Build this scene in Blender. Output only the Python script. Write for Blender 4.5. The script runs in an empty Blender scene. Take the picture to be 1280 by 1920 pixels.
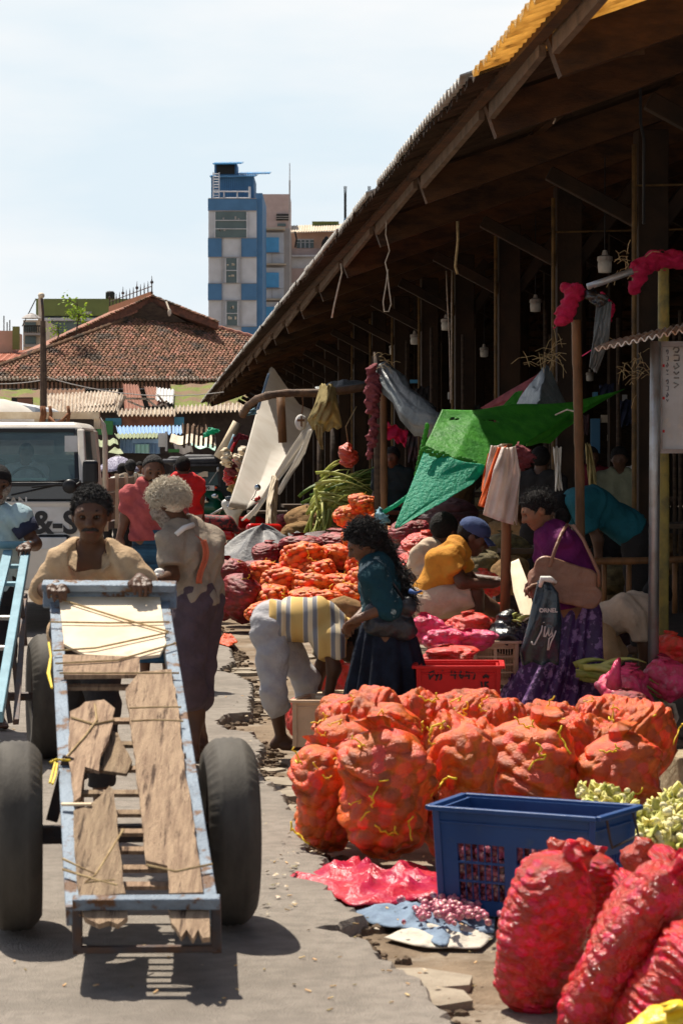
import bpy, math, random
import numpy as np
from mathutils import Vector, Matrix
R = math.radians
# ---------------------------------------------------------------- camera, world, sun, exposure
sc = bpy.context.scene
F, HX, HY, CH = 4533.0, 640.0, 868.0, 1.68     # focal length in px, principal column, horizon row, eye height (m)
cd = bpy.data.cameras.new('camera'); cam = bpy.data.objects.new('camera', cd); sc.collection.objects.link(cam)
cam.location = (0, 0, CH); cam.rotation_euler = (R(90), 0, 0)
cd.sensor_fit = 'VERTICAL'; cd.sensor_height = 36; cd.lens = F / 1920 * 36
cd.shift_y = -92 / 1920; cd.clip_start = .1; cd.clip_end = 3000
cd.dof.use_dof = True; cd.dof.focus_distance = 24; cd.dof.aperture_fstop = 9.0
sc.camera = cam
SUN_AZ, SUN_EL = (-.26, .452), R(62)           # towards the sun in plan; elevation
w = bpy.data.worlds.new('World'); sc.world = w; w.use_nodes = True
nt = w.node_tree; nt.nodes.clear()
wo = nt.nodes.new('ShaderNodeOutputWorld'); bg = nt.nodes.new('ShaderNodeBackground')
sky = nt.nodes.new('ShaderNodeTexSky'); sky.sky_type = 'NISHITA'; sky.sun_disc = False
sky.sun_elevation = SUN_EL; sky.sun_rotation = math.atan2(SUN_AZ[0], SUN_AZ[1])
sky.air_density = 1.0; sky.dust_density = 3.0; sky.ozone_density = 1.5; sky.altitude = 0
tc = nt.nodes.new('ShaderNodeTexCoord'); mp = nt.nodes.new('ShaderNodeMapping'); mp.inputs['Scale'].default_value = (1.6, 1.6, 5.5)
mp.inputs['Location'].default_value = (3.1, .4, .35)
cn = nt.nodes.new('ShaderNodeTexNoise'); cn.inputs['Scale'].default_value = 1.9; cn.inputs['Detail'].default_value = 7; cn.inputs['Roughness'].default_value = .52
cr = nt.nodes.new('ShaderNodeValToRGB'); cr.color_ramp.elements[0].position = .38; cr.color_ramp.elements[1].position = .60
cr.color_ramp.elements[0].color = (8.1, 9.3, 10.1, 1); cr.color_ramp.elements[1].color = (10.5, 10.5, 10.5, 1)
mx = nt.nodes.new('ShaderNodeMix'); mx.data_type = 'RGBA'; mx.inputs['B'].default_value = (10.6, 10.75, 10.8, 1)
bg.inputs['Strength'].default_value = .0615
L = nt.links.new
L(tc.outputs['Generated'], mp.inputs['Vector']); L(mp.outputs['Vector'], cn.inputs['Vector']); L(cn.outputs['Fac'], cr.inputs['Fac'])
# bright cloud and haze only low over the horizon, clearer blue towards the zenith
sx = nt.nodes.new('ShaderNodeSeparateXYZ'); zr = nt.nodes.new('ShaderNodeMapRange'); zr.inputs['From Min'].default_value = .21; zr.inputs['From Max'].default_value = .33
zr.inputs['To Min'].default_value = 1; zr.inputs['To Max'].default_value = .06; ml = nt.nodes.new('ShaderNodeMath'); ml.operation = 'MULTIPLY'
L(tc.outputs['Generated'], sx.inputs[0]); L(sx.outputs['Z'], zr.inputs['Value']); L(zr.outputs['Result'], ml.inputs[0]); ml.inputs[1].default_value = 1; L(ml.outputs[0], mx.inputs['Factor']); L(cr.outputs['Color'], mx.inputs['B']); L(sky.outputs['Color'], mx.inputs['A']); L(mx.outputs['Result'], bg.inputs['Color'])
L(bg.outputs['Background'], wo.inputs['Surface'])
sd = bpy.data.lights.new('sun', 'SUN'); sd.energy = 5; sd.angle = R(.53); sd.color = (1, .925, .80)
sun = bpy.data.objects.new('sun', sd); sc.collection.objects.link(sun)
_h = math.hypot(*SUN_AZ); sdir = Vector((SUN_AZ[0] / _h * math.cos(SUN_EL), SUN_AZ[1] / _h * math.cos(SUN_EL), math.sin(SUN_EL)))
sun.rotation_euler = sdir.to_track_quat('Z', 'Y').to_euler(); sun.location = (-20, 30, 60)
sc.view_settings.view_transform = 'Standard'; sc.view_settings.look = 'None'; sc.view_settings.gamma = 1; sc.view_settings.exposure = .62
sc.cycles.use_denoising = True; sc.cycles.use_adaptive_sampling = True; sc.cycles.adaptive_threshold = .02
sc.cycles.max_bounces = 7; sc.cycles.diffuse_bounces = 4; sc.cycles.glossy_bounces = 3; sc.cycles.transmission_bounces = 5; sc.cycles.transparent_max_bounces = 8
sc.cycles.sample_clamp_indirect = 6

# ---------------------------------------------------------------- geometry helpers
def P(px, py, Y): return np.array(((px - HX) / F * Y, Y, CH - (py - HY) / F * Y))
def GY(py, z=0): return (CH - z) * F / (py - HY)
def G(px, py, z=0): return P(px, py, GY(py, z))
TH = math.atan(355 / 4533); CT, SN = math.cos(TH), math.sin(TH)
def ST(a, t, z=0.0): return np.array((a * CT - t * SN, a * SN + t * CT, z))   # street frame: a metres right of the camera's line, t along the street
V = lambda *a: np.array(a, float)
def nrm(v): v = np.asarray(v, float); return v / (np.linalg.norm(v) + 1e-12)
def mixp(a, b, t): return np.asarray(a) * (1 - t) + np.asarray(b) * t
rnd = random.Random(7)
ORG = {}
class MB:
    def __init__(s): s.v = []; s.f = []; s.c = []; s.n = 0
    def add(s, vs, fs, col=None):
        vs = np.asarray(vs, float).reshape(-1, 3); s.v.append(vs)
        s.f += [tuple(int(i) + s.n for i in f) for f in fs]
        s.c.append(np.full(len(vs), rnd.random() if col is None else col)); s.n += len(vs); return s
    def addc(s, vs, fs, cs):
        vs = np.asarray(vs, float).reshape(-1, 3); s.v.append(vs); s.f += [tuple(int(i) + s.n for i in f) for f in fs]; s.c.append(np.asarray(cs, float)); s.n += len(vs); return s
    def hexa(s, p, col=None):       # 8 points: bottom ring 0-3, top ring 4-7
        return s.add(p, [(3, 2, 1, 0), (4, 5, 6, 7), (0, 1, 5, 4), (1, 2, 6, 5), (2, 3, 7, 6), (3, 0, 4, 7)], col)
    def box(s, c, d, X=(1, 0, 0), Y=(0, 1, 0), Z=(0, 0, 1), col=None):
        c = np.asarray(c, float); X, Y, Z = (nrm(X) * d[0] / 2, nrm(Y) * d[1] / 2, nrm(Z) * d[2] / 2)
        return s.hexa([c + a * X + b * Y + e * Z for e in (-1, 1) for a, b in ((-1, -1), (1, -1), (1, 1), (-1, 1))], col)
    def bar(s, p, q, wd, ht, up=(0, 0, 1), col=None):
        p, q = np.asarray(p, float), np.asarray(q, float); d = nrm(q - p); x = nrm(np.cross(d, up)); z = np.cross(x, d)
        return s.hexa([o + a * x * wd / 2 + e * z * ht / 2 for e in (-1, 1) for o, a in ((p, -1), (p, 1), (q, 1), (q, -1))], col)
    def tube(s, pts, r, n=8, cap=True, col=None):
        pts = [np.asarray(p, float) for p in pts]; m = len(pts); r = [r] * m if np.isscalar(r) else r
        d0 = nrm(pts[1] - pts[0]); ref = V(0, 0, 1) if abs(d0[2]) < .9 else V(1, 0, 0); x = nrm(np.cross(ref, d0)); vs = []
        for i, p in enumerate(pts):
            d = nrm(pts[min(i + 1, m - 1)] - pts[max(i - 1, 0)]); x = nrm(x - d * np.dot(x, d)); y = np.cross(d, x)
            for k in range(n): a = 2 * math.pi * k / n; vs.append(p + r[i] * (x * math.cos(a) + y * math.sin(a)))
        fs = [(i * n + k, i * n + (k + 1) % n, (i + 1) * n + (k + 1) % n, (i + 1) * n + k) for i in range(m - 1) for k in range(n)]
        if cap: fs += [tuple(range(n - 1, -1, -1)), tuple(range((m - 1) * n, m * n))]
        return s.add(vs, fs, col)
    def grid(s, fn, nu, nv, wrap=False, col=None, flip=False):
        vs = [fn(i / nu, j / nv) for j in range(nv + 1) for i in range(nu + (0 if wrap else 1))]; W = nu if wrap else nu + 1
        fs = [(j * W + i, j * W + (i + 1) % W, (j + 1) * W + (i + 1) % W, (j + 1) * W + i) for j in range(nv) for i in range(nu)]
        if flip: fs = [f[::-1] for f in fs]
        return s.add(vs, fs, col)
    def ell(s, c, rad, nu=12, nv=8, X=(1, 0, 0), Y=(0, 1, 0), Z=(0, 0, 1), col=None):
        c = np.asarray(c, float); X, Y, Z = nrm(X), nrm(Y), nrm(Z); vs = [c - Z * rad[2]]
        for j in range(1, nv):
            a = math.pi * j / nv - math.pi / 2
            for i in range(nu):
                b = 2 * math.pi * i / nu; vs.append(c + X * rad[0] * math.cos(a) * math.cos(b) + Y * rad[1] * math.cos(a) * math.sin(b) + Z * rad[2] * math.sin(a))
        vs.append(c + Z * rad[2]); e = len(vs) - 1; fs = []
        for i in range(nu):
            k = (i + 1) % nu; fs.append((0, 1 + k, 1 + i))
            for j in range(nv - 2): fs.append((1 + j * nu + i, 1 + j * nu + k, 1 + (j + 1) * nu + k, 1 + (j + 1) * nu + i))
            fs.append((1 + (nv - 2) * nu + i, 1 + (nv - 2) * nu + k, e))
        return s.add(vs, fs, col)
    def poly(s, pts, th, n=None, col=None):      # flat outline extruded by th along its normal
        pts = [np.asarray(p, float) for p in pts]; m = len(pts)
        if n is None: n = nrm(np.cross(pts[1] - pts[0], pts[2] - pts[0]))
        q = [p + nrm(n) * th for p in pts]
        return s.add(pts + q, [tuple(range(m - 1, -1, -1)), tuple(range(m, 2 * m))] + [(i, (i + 1) % m, m + (i + 1) % m, m + i) for i in range(m)], col)
    def build(s, name, mt, parent=None, smooth=False, solid=0, bevel=0, **kw):
        v = np.concatenate(s.v); c = np.concatenate(s.c)
        if parent is None: org = V((v[:, 0].min() + v[:, 0].max()) / 2, (v[:, 1].min() + v[:, 1].max()) / 2, v[:, 2].min())
        else: org = ORG[parent.name]
        me = bpy.data.meshes.new(name); me.from_pydata((v - org).tolist(), [], s.f)
        at = me.attributes.new('cell', 'FLOAT', 'POINT'); at.data.foreach_set('value', c.astype(np.float32))
        if smooth: me.polygons.foreach_set('use_smooth', [True] * len(me.polygons))
        me.materials.append(mt); me.update()
        o = bpy.data.objects.new(name, me); sc.collection.objects.link(o)
        if parent is None: o.location = org
        else: o.parent = parent
        ORG[o.name] = org
        if bevel: b = o.modifiers.new('bevel', 'BEVEL'); b.width = bevel; b.segments = 2; b.limit_method = 'ANGLE'
        if solid: m_ = o.modifiers.new('solid', 'SOLIDIFY'); m_.thickness = solid; m_.offset = 0
        if kw: tag(o, **kw)
        return o
def tag(o, label=None, cat=None, group=None, kind=None):
    if label: o['label'] = label
    if cat: o['category'] = cat
    if group: o['group'] = group
    if kind: o['kind'] = kind
    return o
def empty(name, loc, label, cat, group=None):
    o = bpy.data.objects.new(name, None); sc.collection.objects.link(o); o.location = tuple(loc); o.empty_display_size = .1
    ORG[o.name] = np.asarray(loc, float); return tag(o, label, cat, group)
def copy_tree(o, loc=None, rot=None, scale=None, label=None, parent=None):
    c = o.copy(); sc.collection.objects.link(c); ORG[c.name] = ORG.get(o.name, V(0, 0, 0))
    if parent is not None: c.parent = parent
    if loc is not None: c.location = tuple(loc)
    if rot is not None: c.rotation_euler = rot
    if scale is not None: c.scale = scale
    if label: c['label'] = label
    for ch in [x for x in o.children]: copy_tree(ch, parent=c)
    return c
def to_local(o, origin):
    """shift a top-level mesh (and children) so that its meshes were made about `origin`"""
    return o

# ---------------------------------------------------------------- materials
def mat(name, col, col2=None, rough=.7, ns=6, bump=.15, bs=40, metal=0, spec=.25, cell=0, lo=.4, hi=.65, coat=0, stretch=None, sub=None, trans=0, col3=None, s3=1.2, lo3=.5, hi3=.62, oni=None):
    m = bpy.data.materials.new(name); m.use_nodes = True; n = m.node_tree; N = n.nodes; K = n.links.new
    b = N['Principled BSDF']; b.inputs['Roughness'].default_value = rough; b.inputs['Metallic'].default_value = metal
    b.inputs['Specular IOR Level'].default_value = spec; b.inputs['Coat Weight'].default_value = coat
    t = N.new('ShaderNodeTexCoord'); src = t.outputs['Object']
    if stretch:
        q = N.new('ShaderNodeMapping'); q.inputs['Scale'].default_value = stretch; K(src, q.inputs['Vector']); src = q.outputs['Vector']
    def noise_(sc_, det=5, ro=.6):
        x = N.new('ShaderNodeTexNoise'); x.inputs['Scale'].default_value = sc_; x.inputs['Detail'].default_value = det; x.inputs['Roughness'].default_value = ro; K(src, x.inputs['Vector']); return x.outputs['Fac']
    def ramp(f, a, c):
        x = N.new('ShaderNodeMapRange'); x.inputs['From Min'].default_value = a; x.inputs['From Max'].default_value = c; K(f, x.inputs['Value']); return x.outputs['Result']
    def mixc(f, A, B):
        x = N.new('ShaderNodeMix'); x.data_type = 'RGBA'
        if isinstance(f, float): x.inputs['Factor'].default_value = f
        else: K(f, x.inputs['Factor'])
        for s_, y in (('A', A), ('B', B)):
            if isinstance(y, tuple): x.inputs[s_].default_value = (*y, 1)
            else: K(y, x.inputs[s_])
        return x.outputs['Result']
    if col2 is None: col2 = tuple(x * .72 for x in col)
    c = mixc(ramp(noise_(ns), lo, hi), col, col2)
    if col3: c = mixc(ramp(noise_(s3, 8, .65), lo3, hi3), c, col3)
    if oni:
        ao = N.new('ShaderNodeAttribute'); ao.attribute_name = 'onion'; c = mixc(ao.outputs['Fac'], c, oni)
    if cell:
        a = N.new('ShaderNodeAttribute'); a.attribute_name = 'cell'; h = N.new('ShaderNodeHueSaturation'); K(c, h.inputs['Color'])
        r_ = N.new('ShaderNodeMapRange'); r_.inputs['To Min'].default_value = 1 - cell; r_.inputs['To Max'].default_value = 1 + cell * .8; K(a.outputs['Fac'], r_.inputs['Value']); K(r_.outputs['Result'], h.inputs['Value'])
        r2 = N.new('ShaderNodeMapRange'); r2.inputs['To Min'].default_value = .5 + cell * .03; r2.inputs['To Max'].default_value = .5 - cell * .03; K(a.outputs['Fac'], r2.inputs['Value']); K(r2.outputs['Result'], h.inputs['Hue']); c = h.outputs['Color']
    K(c, b.inputs['Base Color'])
    if bump:
        u = N.new('ShaderNodeBump'); u.inputs['Strength'].default_value = bump; u.inputs['Distance'].default_value = .02; K(noise_(bs, 4), u.inputs['Height']); K(u.outputs['Normal'], b.inputs['Normal'])
    if trans:
        tr = N.new('ShaderNodeBsdfTranslucent'); K(c, tr.inputs['Color']); ms = N.new('ShaderNodeMixShader'); ms.inputs['Fac'].default_value = trans
        K(b.outputs['BSDF'], ms.inputs[1]); K(tr.outputs['BSDF'], ms.inputs[2]); K(ms.outputs['Shader'], N['Material Output'].inputs['Surface'])
    return m
def glass(name, col, rough=.05, alpha=.35):
    m = bpy.data.materials.new(name); m.use_nodes = True; N = m.node_tree.nodes; K = m.node_tree.links.new; b = N['Principled BSDF']
    b.inputs['Base Color'].default_value = (*col, 1); b.inputs['Roughness'].default_value = rough; b.inputs['Specular IOR Level'].default_value = .8
    b.inputs['Alpha'].default_value = alpha
    t = N.new('ShaderNodeTexCoord'); x = N.new('ShaderNodeTexNoise'); x.inputs['Scale'].default_value = 4; K(t.outputs['Object'], x.inputs['Vector'])
    r_ = N.new('ShaderNodeMapRange'); r_.inputs['To Min'].default_value = rough; r_.inputs['To Max'].default_value = rough + .12; K(x.outputs['Fac'], r_.inputs['Value']); K(r_.outputs['Result'], b.inputs['Roughness'])
    return m
M = {}
M['asphalt'] = mat('asphalt', (.285, .248, .21), (.215, .187, .158), .9, 14, .8, 110, col3=(.18, .155, .13), s3=1.3, lo3=.50, hi3=.70, spec=.25)
M['dirt'] = mat('dirt', (.23, .17, .115), (.13, .092, .06), .95, 3.5, .8, 45, col3=(.30, .25, .195), s3=1.4, spec=.2)
M['earth'] = mat('earth', (.17, .12, .08), (.10, .07, .045), .95, 9, 1., 60, spec=.2)
M['concrete'] = mat('concrete', (.33, .28, .215), (.22, .18, .135), .9, 5, .5, 60, spec=.2)
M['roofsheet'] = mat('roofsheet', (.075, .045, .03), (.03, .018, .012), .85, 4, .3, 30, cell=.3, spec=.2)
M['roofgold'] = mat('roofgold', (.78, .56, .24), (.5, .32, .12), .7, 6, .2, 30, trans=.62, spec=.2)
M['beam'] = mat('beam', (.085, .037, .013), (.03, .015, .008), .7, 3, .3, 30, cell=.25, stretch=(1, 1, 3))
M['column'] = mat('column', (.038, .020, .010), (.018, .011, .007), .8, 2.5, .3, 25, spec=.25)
M['pipe_y'] = mat('pipe_y', (.14, .075, .02), (.06, .035, .012), .6, 8, .1, 20)
M['darkwood'] = mat('darkwood', (.085, .055, .035), (.04, .025, .018), .8, 5, .3, 30, stretch=(1, 1, 4))
M['bamboo'] = mat('bamboo', (.20, .095, .038), (.10, .05, .022), .55, 10, .2, 40, stretch=(1, 1, .3))
M['bamboo_y'] = mat('bamboo_y', (.32, .24, .06), (.14, .12, .05), .6, 9, .2, 40)
M['wood'] = mat('wood', (.50, .35, .23), (.31, .205, .135), .85, 7, .8, 40, col3=(.10, .06, .04), s3=5, lo3=.56, hi3=.66, stretch=(8, .5, 2), cell=.22, spec=.2)
M['wood_pale'] = mat('wood_pale', (.78, .66, .48), (.6, .46, .30), .75, 4, .3, 40, spec=.2)
M['cartmetal'] = mat('cartmetal', (.20, .25, .31), (.12, .15, .19), .6, 6, .4, 60, metal=.1, col3=(.12, .06, .03), s3=12, lo3=.53, hi3=.60)
M['darkmetal'] = mat('darkmetal', (.06, .055, .06), (.10, .055, .035), .6, 12, .2, 40, metal=.4)
M['bluecart'] = mat('bluecart', (.17, .32, .39), (.12, .24, .30), .5, 5, .15, 50, col3=(.2, .13, .09), s3=11, lo3=.64, hi3=.74)
M['rubber'] = mat('rubber', (.085, .075, .062), (.038, .033, .028), .75, 5, .12, 60, spec=.25, stretch=(1, .4, .4))
M['metal'] = mat('metal', (.42, .42, .42), (.3, .26, .22), .45, 6, .1, 20, metal=.6)
M['rope'] = mat('rope', (.45, .33, .17), (.3, .2, .1), .9, 30, .3, 90)
M['string_y'] = mat('string_y', (.85, .62, .04), (.7, .45, .03), .5, 30, .1, 90)
M['black'] = mat('black', (.02, .02, .022), (.035, .033, .035), .45, 8, .1, 30)
M['chrome'] = mat('chrome', (.7, .7, .7), None, .2, 5, 0, metal=1)
# ---------------------------------------------------------------- ground, road
def flat(name, pts, z, mt, th=.0, kind='structure'):
    b = MB(); b.add([V(p[0], p[1], z) for p in pts], [tuple(range(len(pts)))]); return b.build(name, mt, kind=kind)
flat('ground', [(-1500, -30), (1500, -30), (1500, 2500), (-1500, 2500)], -.07, M['dirt'])
# asphalt slab with a broken right edge (real step down to the dirt)
edge_px = [(930, 2060), (858, 1935), (800, 1868), (778, 1838), (716, 1800), (690, 1772), (640, 1745), (600, 1742), (672, 1716), (622, 1680), (598, 1636), (606, 1608), (566, 1588), (572, 1560), (548, 1530), (528, 1490), (498, 1462), (470, 1430), (492, 1400), (470, 1372), (424, 1368), (404, 1352), (428, 1338), (466, 1335), (468, 1306), (470, 1280), (438, 1262), (404, 1258), (436, 1240), (432, 1214), (398, 1196), (404, 1178), (372, 1150), (366, 1115)]
ed = [G(x, y) for x, y in edge_px]; fine = []
r1 = random.Random(3)
for i in range(len(ed) - 1):
    n = max(2, int(np.linalg.norm(ed[i + 1] - ed[i]) / .05))
    for k in range(n):
        p = mixp(ed[i], ed[i + 1], k / n); j = .022; fine.append(p + V(r1.uniform(-j, j), r1.uniform(-j, j) * 1.5, 0))
far = [ST(.62, t) for t in (34, 50, 80, 110)]
for i in range(1, len(fine)): fine[i][1] = max(fine[i][1], fine[i - 1][1] + .002)
rt = fine + far; road = MB(); nx = 14
rows = []
for k, p in enumerate(rt):
    lx = -60; row = [V(lx + (p[0] - lx) * (1 - (1 - i / nx) ** 3), p[1], 0) for i in range(nx + 1)]
    row[-1] = p
    row.append(V(p[0] + .012, p[1], -.02)); row.append(V(p[0] + .03, p[1], -.12)); rows.append(row)
rows.insert(0, [q * V(1, 0, 1) + V(0, -20, 0) for q in rows[0]])
# keep rows ordered in depth so that the sheet never folds
nn = len(rows[0]); road.add([q for r_ in rows for q in r_], [(j * nn + i, j * nn + i + 1, (j + 1) * nn + i + 1, (j + 1) * nn + i) for j in range(len(rows) - 1) for i in range(nn - 1)])
road.build('road', M['asphalt'], kind='structure')
# broken paving blocks and lumps of the verge
pv = MB(); r2 = random.Random(5)
for (x0, x1, y0, y1) in [(700, 1010, 1700, 1990), (470, 560, 1390, 1560), (430, 560, 1220, 1330)]:
    for _ in range(9):
        c = G(r2.uniform(x0, x1), r2.uniform(y0, y1)); a = r2.uniform(0, 3); s_ = r2.uniform(.10, .26); X = V(math.cos(a), math.sin(a), 0); Y_ = V(-X[1], X[0], 0)
        n = 7; pts = [c + X * s_ * math.cos(2 * math.pi * k / n) * r2.uniform(.7, 1.15) + Y_ * s_ * .7 * math.sin(2 * math.pi * k / n) * r2.uniform(.7, 1.15) for k in range(n)]
        pts = [V(p[0], p[1], -.09) for p in pts]; pv.poly(pts, r2.uniform(.03, .055), V(0, 0, 1))
pv.build('broken_paving', M['concrete'], kind='structure')
cr_ = MB()
for i in range(0, len(fine), 1):
    for _ in range(5):
        p = fine[i] + V(abs(r2.gauss(0, .06)), r2.gauss(0, .05), -.075); s_ = r2.uniform(.008, .028) * (1.6 if r2.random() < .1 else 1)
        cr_.ell(p, (s_ * r2.uniform(.7, 1.5), s_, s_ * r2.uniform(.6, 1.4)), 5, 4)
cr_.build('rubble', M['earth'], kind='stuff')
# hairline dark crack patches and litter
lit = MB()
for _ in range(130):
    p = G(r2.uniform(420, 900), r2.uniform(1180, 1900)) if r2.random() < .75 else G(r2.uniform(-50, 560), r2.uniform(1200, 1900))
    s_ = r2.uniform(.003, .011); a = r2.uniform(0, 3.1); X = V(math.cos(a), math.sin(a), r2.uniform(-.3, .3)); lit.box(p + V(0, 0, .006), (s_ * 2.2, s_ * .8, .003), X, V(-X[1], X[0], 0))
lb2 = MB(); q = random.Random(31)
for _ in range(150):
    x, y = (q.gauss(640, 190), q.uniform(1180, 1900)) if q.random() < .6 else (q.gauss(560, 60), q.uniform(1560, 1720)); p = G(x, y, -.045 if x > 560 else 0); s_ = q.uniform(.008, .03); a = q.uniform(0, 6); X = V(math.cos(a), math.sin(a), q.uniform(-.2, .5)); Y_ = V(-X[1], X[0], q.uniform(-.3, .4)); lb2.add([p + V(0, 0, .012), p + X * s_ + V(0, 0, .01), p + X * s_ * .8 + Y_ * s_ * .7 + V(0, 0, .012), p + Y_ * s_ * .6 + V(0, 0, .008)], [(0, 1, 2, 3)])
lb2.build('leaf_litter', mat('litter2', (.30, .22, .10), (.55, .50, .42), .8, 60, .2, 40, cell=.6), kind='stuff')
lit.build('onion_skin_litter', mat('litter', (.55, .42, .2), (.4, .2, .08), .7, 40, 0, cell=.5), kind='stuff')

# ---------------------------------------------------------------- market hall
M['plankgrey'] = mat('plankgrey', (.12, .08, .055), (.07, .045, .035), .85, 6, .4, 40)
hall = empty('market_hall', ST(10, 40), 'long dark open-sided market hall with corrugated roof and many columns along the street', 'market building')
A0, B0, SL = 1.9, 1.68 + 2.05, .36            # eave line: lateral, height, roof slope
def roofz(a): return B0 + (a - A0) * SL if a < 13 else B0 + (13 - A0) * SL - (a - 13) * SL
def corr(mb, a0, a1, t0, t1, pitch=.16, amp=.022, th=.012, jag=.0):
    n = int((t1 - t0) / pitch); sub = 6; ts = [t0 + i * pitch / sub for i in range(n * sub + 1)]; av = np.linspace(a0, a1, 4); vs = []
    rr = random.Random(int(t0 * 10 + a0 * 100)); jo = [rr.uniform(-jag, jag) for _ in range(n + 1)]
    for lay in (0, 1):
        for a in av:
            for i, t in enumerate(ts):
                aa = a + (jo[i // (sub)] if a == av[0] else 0); vs.append(ST(aa, t, roofz(aa) + .27 + amp * math.cos(2 * math.pi * i / sub) - lay * th))
    W = len(ts); H = len(av); o = W * H; fs = []
    for j in range(H - 1):
        for i in range(W - 1):
            fs.append((j * W + i, j * W + i + 1, (j + 1) * W + i + 1, (j + 1) * W + i)); fs.append((o + (j + 1) * W + i, o + (j + 1) * W + i + 1, o + j * W + i + 1, o + j * W + i))
    fs += [(o + i, o + i + 1, i + 1, i) for i in range(W - 1)] + [(o + (H - 1) * W + i, (H - 1) * W + i, (H - 1) * W + i + 1, o + (H - 1) * W + i + 1) for i in range(W - 1)]
    mb.add(vs, fs)
rb = MB(); gb = MB(); eb = MB(); rr = random.Random(11); t = 9.0
while t < 93:
    L_ = 2.08 if t > 14 else 2.56
    gold = 11.4 < t + 1 < 14.6
    (gb if gold else rb).n
    corr(gb if gold else rb, A0 + rr.uniform(-.04, .03), 5.2, t, t + L_ + .17, jag=.012)
    corr(rb, 5.0, 13.02, t, t + L_ + .17); corr(rb, 12.98, 24, t, t + L_ + .17)
    t += int(L_ / .16) * .16
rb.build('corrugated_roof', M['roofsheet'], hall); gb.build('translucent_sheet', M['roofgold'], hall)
# ragged weathered lip, sunlight put into its pale colour; debris lying on the eave
for k in range(170):
    t = 13 + 78 * (k / 170) ** 1.2; s_ = rr.uniform(.008, .022); eb.ell(ST(A0 + rr.uniform(.03, .12), t, B0 + .31 + rr.uniform(-.01, .01)), (s_, s_ * 2, s_ * .6), 5, 4)
tag(eb.build('eave_debris', mat('eavepale', (.5, .5, .48), (.3, .28, .25), .8, 20, .2, 40), hall), kind='stuff')
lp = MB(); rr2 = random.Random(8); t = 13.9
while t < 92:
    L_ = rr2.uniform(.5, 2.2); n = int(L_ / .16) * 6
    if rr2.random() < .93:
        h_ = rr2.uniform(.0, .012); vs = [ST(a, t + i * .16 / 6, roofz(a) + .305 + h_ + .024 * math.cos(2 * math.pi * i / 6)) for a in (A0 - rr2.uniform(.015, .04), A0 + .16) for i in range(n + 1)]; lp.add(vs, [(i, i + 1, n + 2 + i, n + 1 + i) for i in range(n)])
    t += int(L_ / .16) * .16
lp.build('sunlit_eave_lip', mat('eavelip', (.50, .49, .46), (.30, .26, .22), .8, 9, .3, 40), hall, solid=.012)
pu = MB(); fb = MB()
for a in (2.12, 3.15, 4.25, 5.4, 6.6, 7.8, 9.0, 10.2, 11.4, 12.7, 15, 17, 19, 21):
    pu.bar(ST(a, 9, roofz(a) + .23), ST(a, 93, roofz(a) + .23), .07, .07)
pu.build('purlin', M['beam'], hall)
for tt in [9.2, 13.2] + [15.7 + 4 * k for k in range(20)]:
    if tt > 92.5: break
    b = MB(); far_ = tt > 60
    a0 = 2.2
    b.bar(ST(a0, tt, roofz(a0) + .08), ST(13, tt, roofz(13) + .08), .12, .24); b.bar(ST(13, tt, roofz(13) + .08), ST(24, tt, roofz(24) + .08), .12, .24)
    b.build('rafter', M['beam'], hall)
    # edge plank between rafters, sagging a little each bay
    if tt > 9:
        fb.bar(ST(2.16, tt + .1, roofz(2.16) + .17), ST(2.20, tt + (3.9 if tt != 13.2 else 2.4), roofz(2.16) + .15), .04, .11)
    for aa in (4.1, 9.2, 14.5, 20):
        c = MB(); z1 = roofz(aa) - .1
        c.box(ST(aa, tt, z1 / 2 - .05), (.25, .25, z1 + .1), ST(1, 0), ST(0, 1)); c.bar(ST(aa - .85, tt, roofz(aa - .85) - .15), ST(aa - .1, tt, z1 - .75), .10, .12); c.bar(ST(aa + .85, tt, roofz(aa + .85) - .15), ST(aa + .1, tt, z1 - .75), .10, .12)
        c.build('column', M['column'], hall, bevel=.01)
    if tt < 50:
        p = MB(); p.tube([ST(3.93, tt - .16, 0), ST(3.93, tt - .16, roofz(4) - .2)], .022, 6); 
        if tt < 24: p.tube([ST(3.93, tt - .16, 3.95), ST(9, tt - .16, 4.1)], .010, 5)
        p.build('conduit', M['pipe_y'], hall)
    # brace planks at the eave
    k = MB(); k.bar(ST(2.3, tt + .07, roofz(2.3) + .05), ST(2.9, tt + 1.0, roofz(2.9) + .06), .035, .08); k.build('eave_brace', M['plankgrey'], hall)
fb.build('edge_plank', mat('plank', (.17, .115, .08), (.10, .07, .05), .85, 6, .4, 40), hall)
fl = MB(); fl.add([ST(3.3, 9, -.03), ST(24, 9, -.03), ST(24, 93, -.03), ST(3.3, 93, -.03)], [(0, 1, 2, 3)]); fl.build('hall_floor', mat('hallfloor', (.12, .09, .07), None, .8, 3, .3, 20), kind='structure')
# far wall of the hall, bays closed to keep the inside near black
wb = MB()
tt = 9
while tt < 93:
    op = False
    if op: wb.box(ST(24, tt + 2, .6), (.15, 4, 1.2), ST(1, 0), ST(0, 1)); wb.box(ST(24, tt + 2, 2.75), (.15, 4, 1.0), ST(1, 0), ST(0, 1))
    else: wb.box(ST(24, tt + 2, 1.65), (.15, 4, 3.3), ST(1, 0), ST(0, 1))
    tt += 4
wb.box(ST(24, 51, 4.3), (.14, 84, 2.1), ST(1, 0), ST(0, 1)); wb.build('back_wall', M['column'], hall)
ew = MB(); ew.poly([ST(4, 92.9, 0), ST(23.8, 92.9, 0), ST(23.8, 92.9, roofz(23.8) + .1), ST(13, 92.9, roofz(13) + .1), ST(4, 92.9, roofz(4) + .1)], .2, ST(0, 1)); ew.build('end_wall', M['darkwood'], hall)
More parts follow.
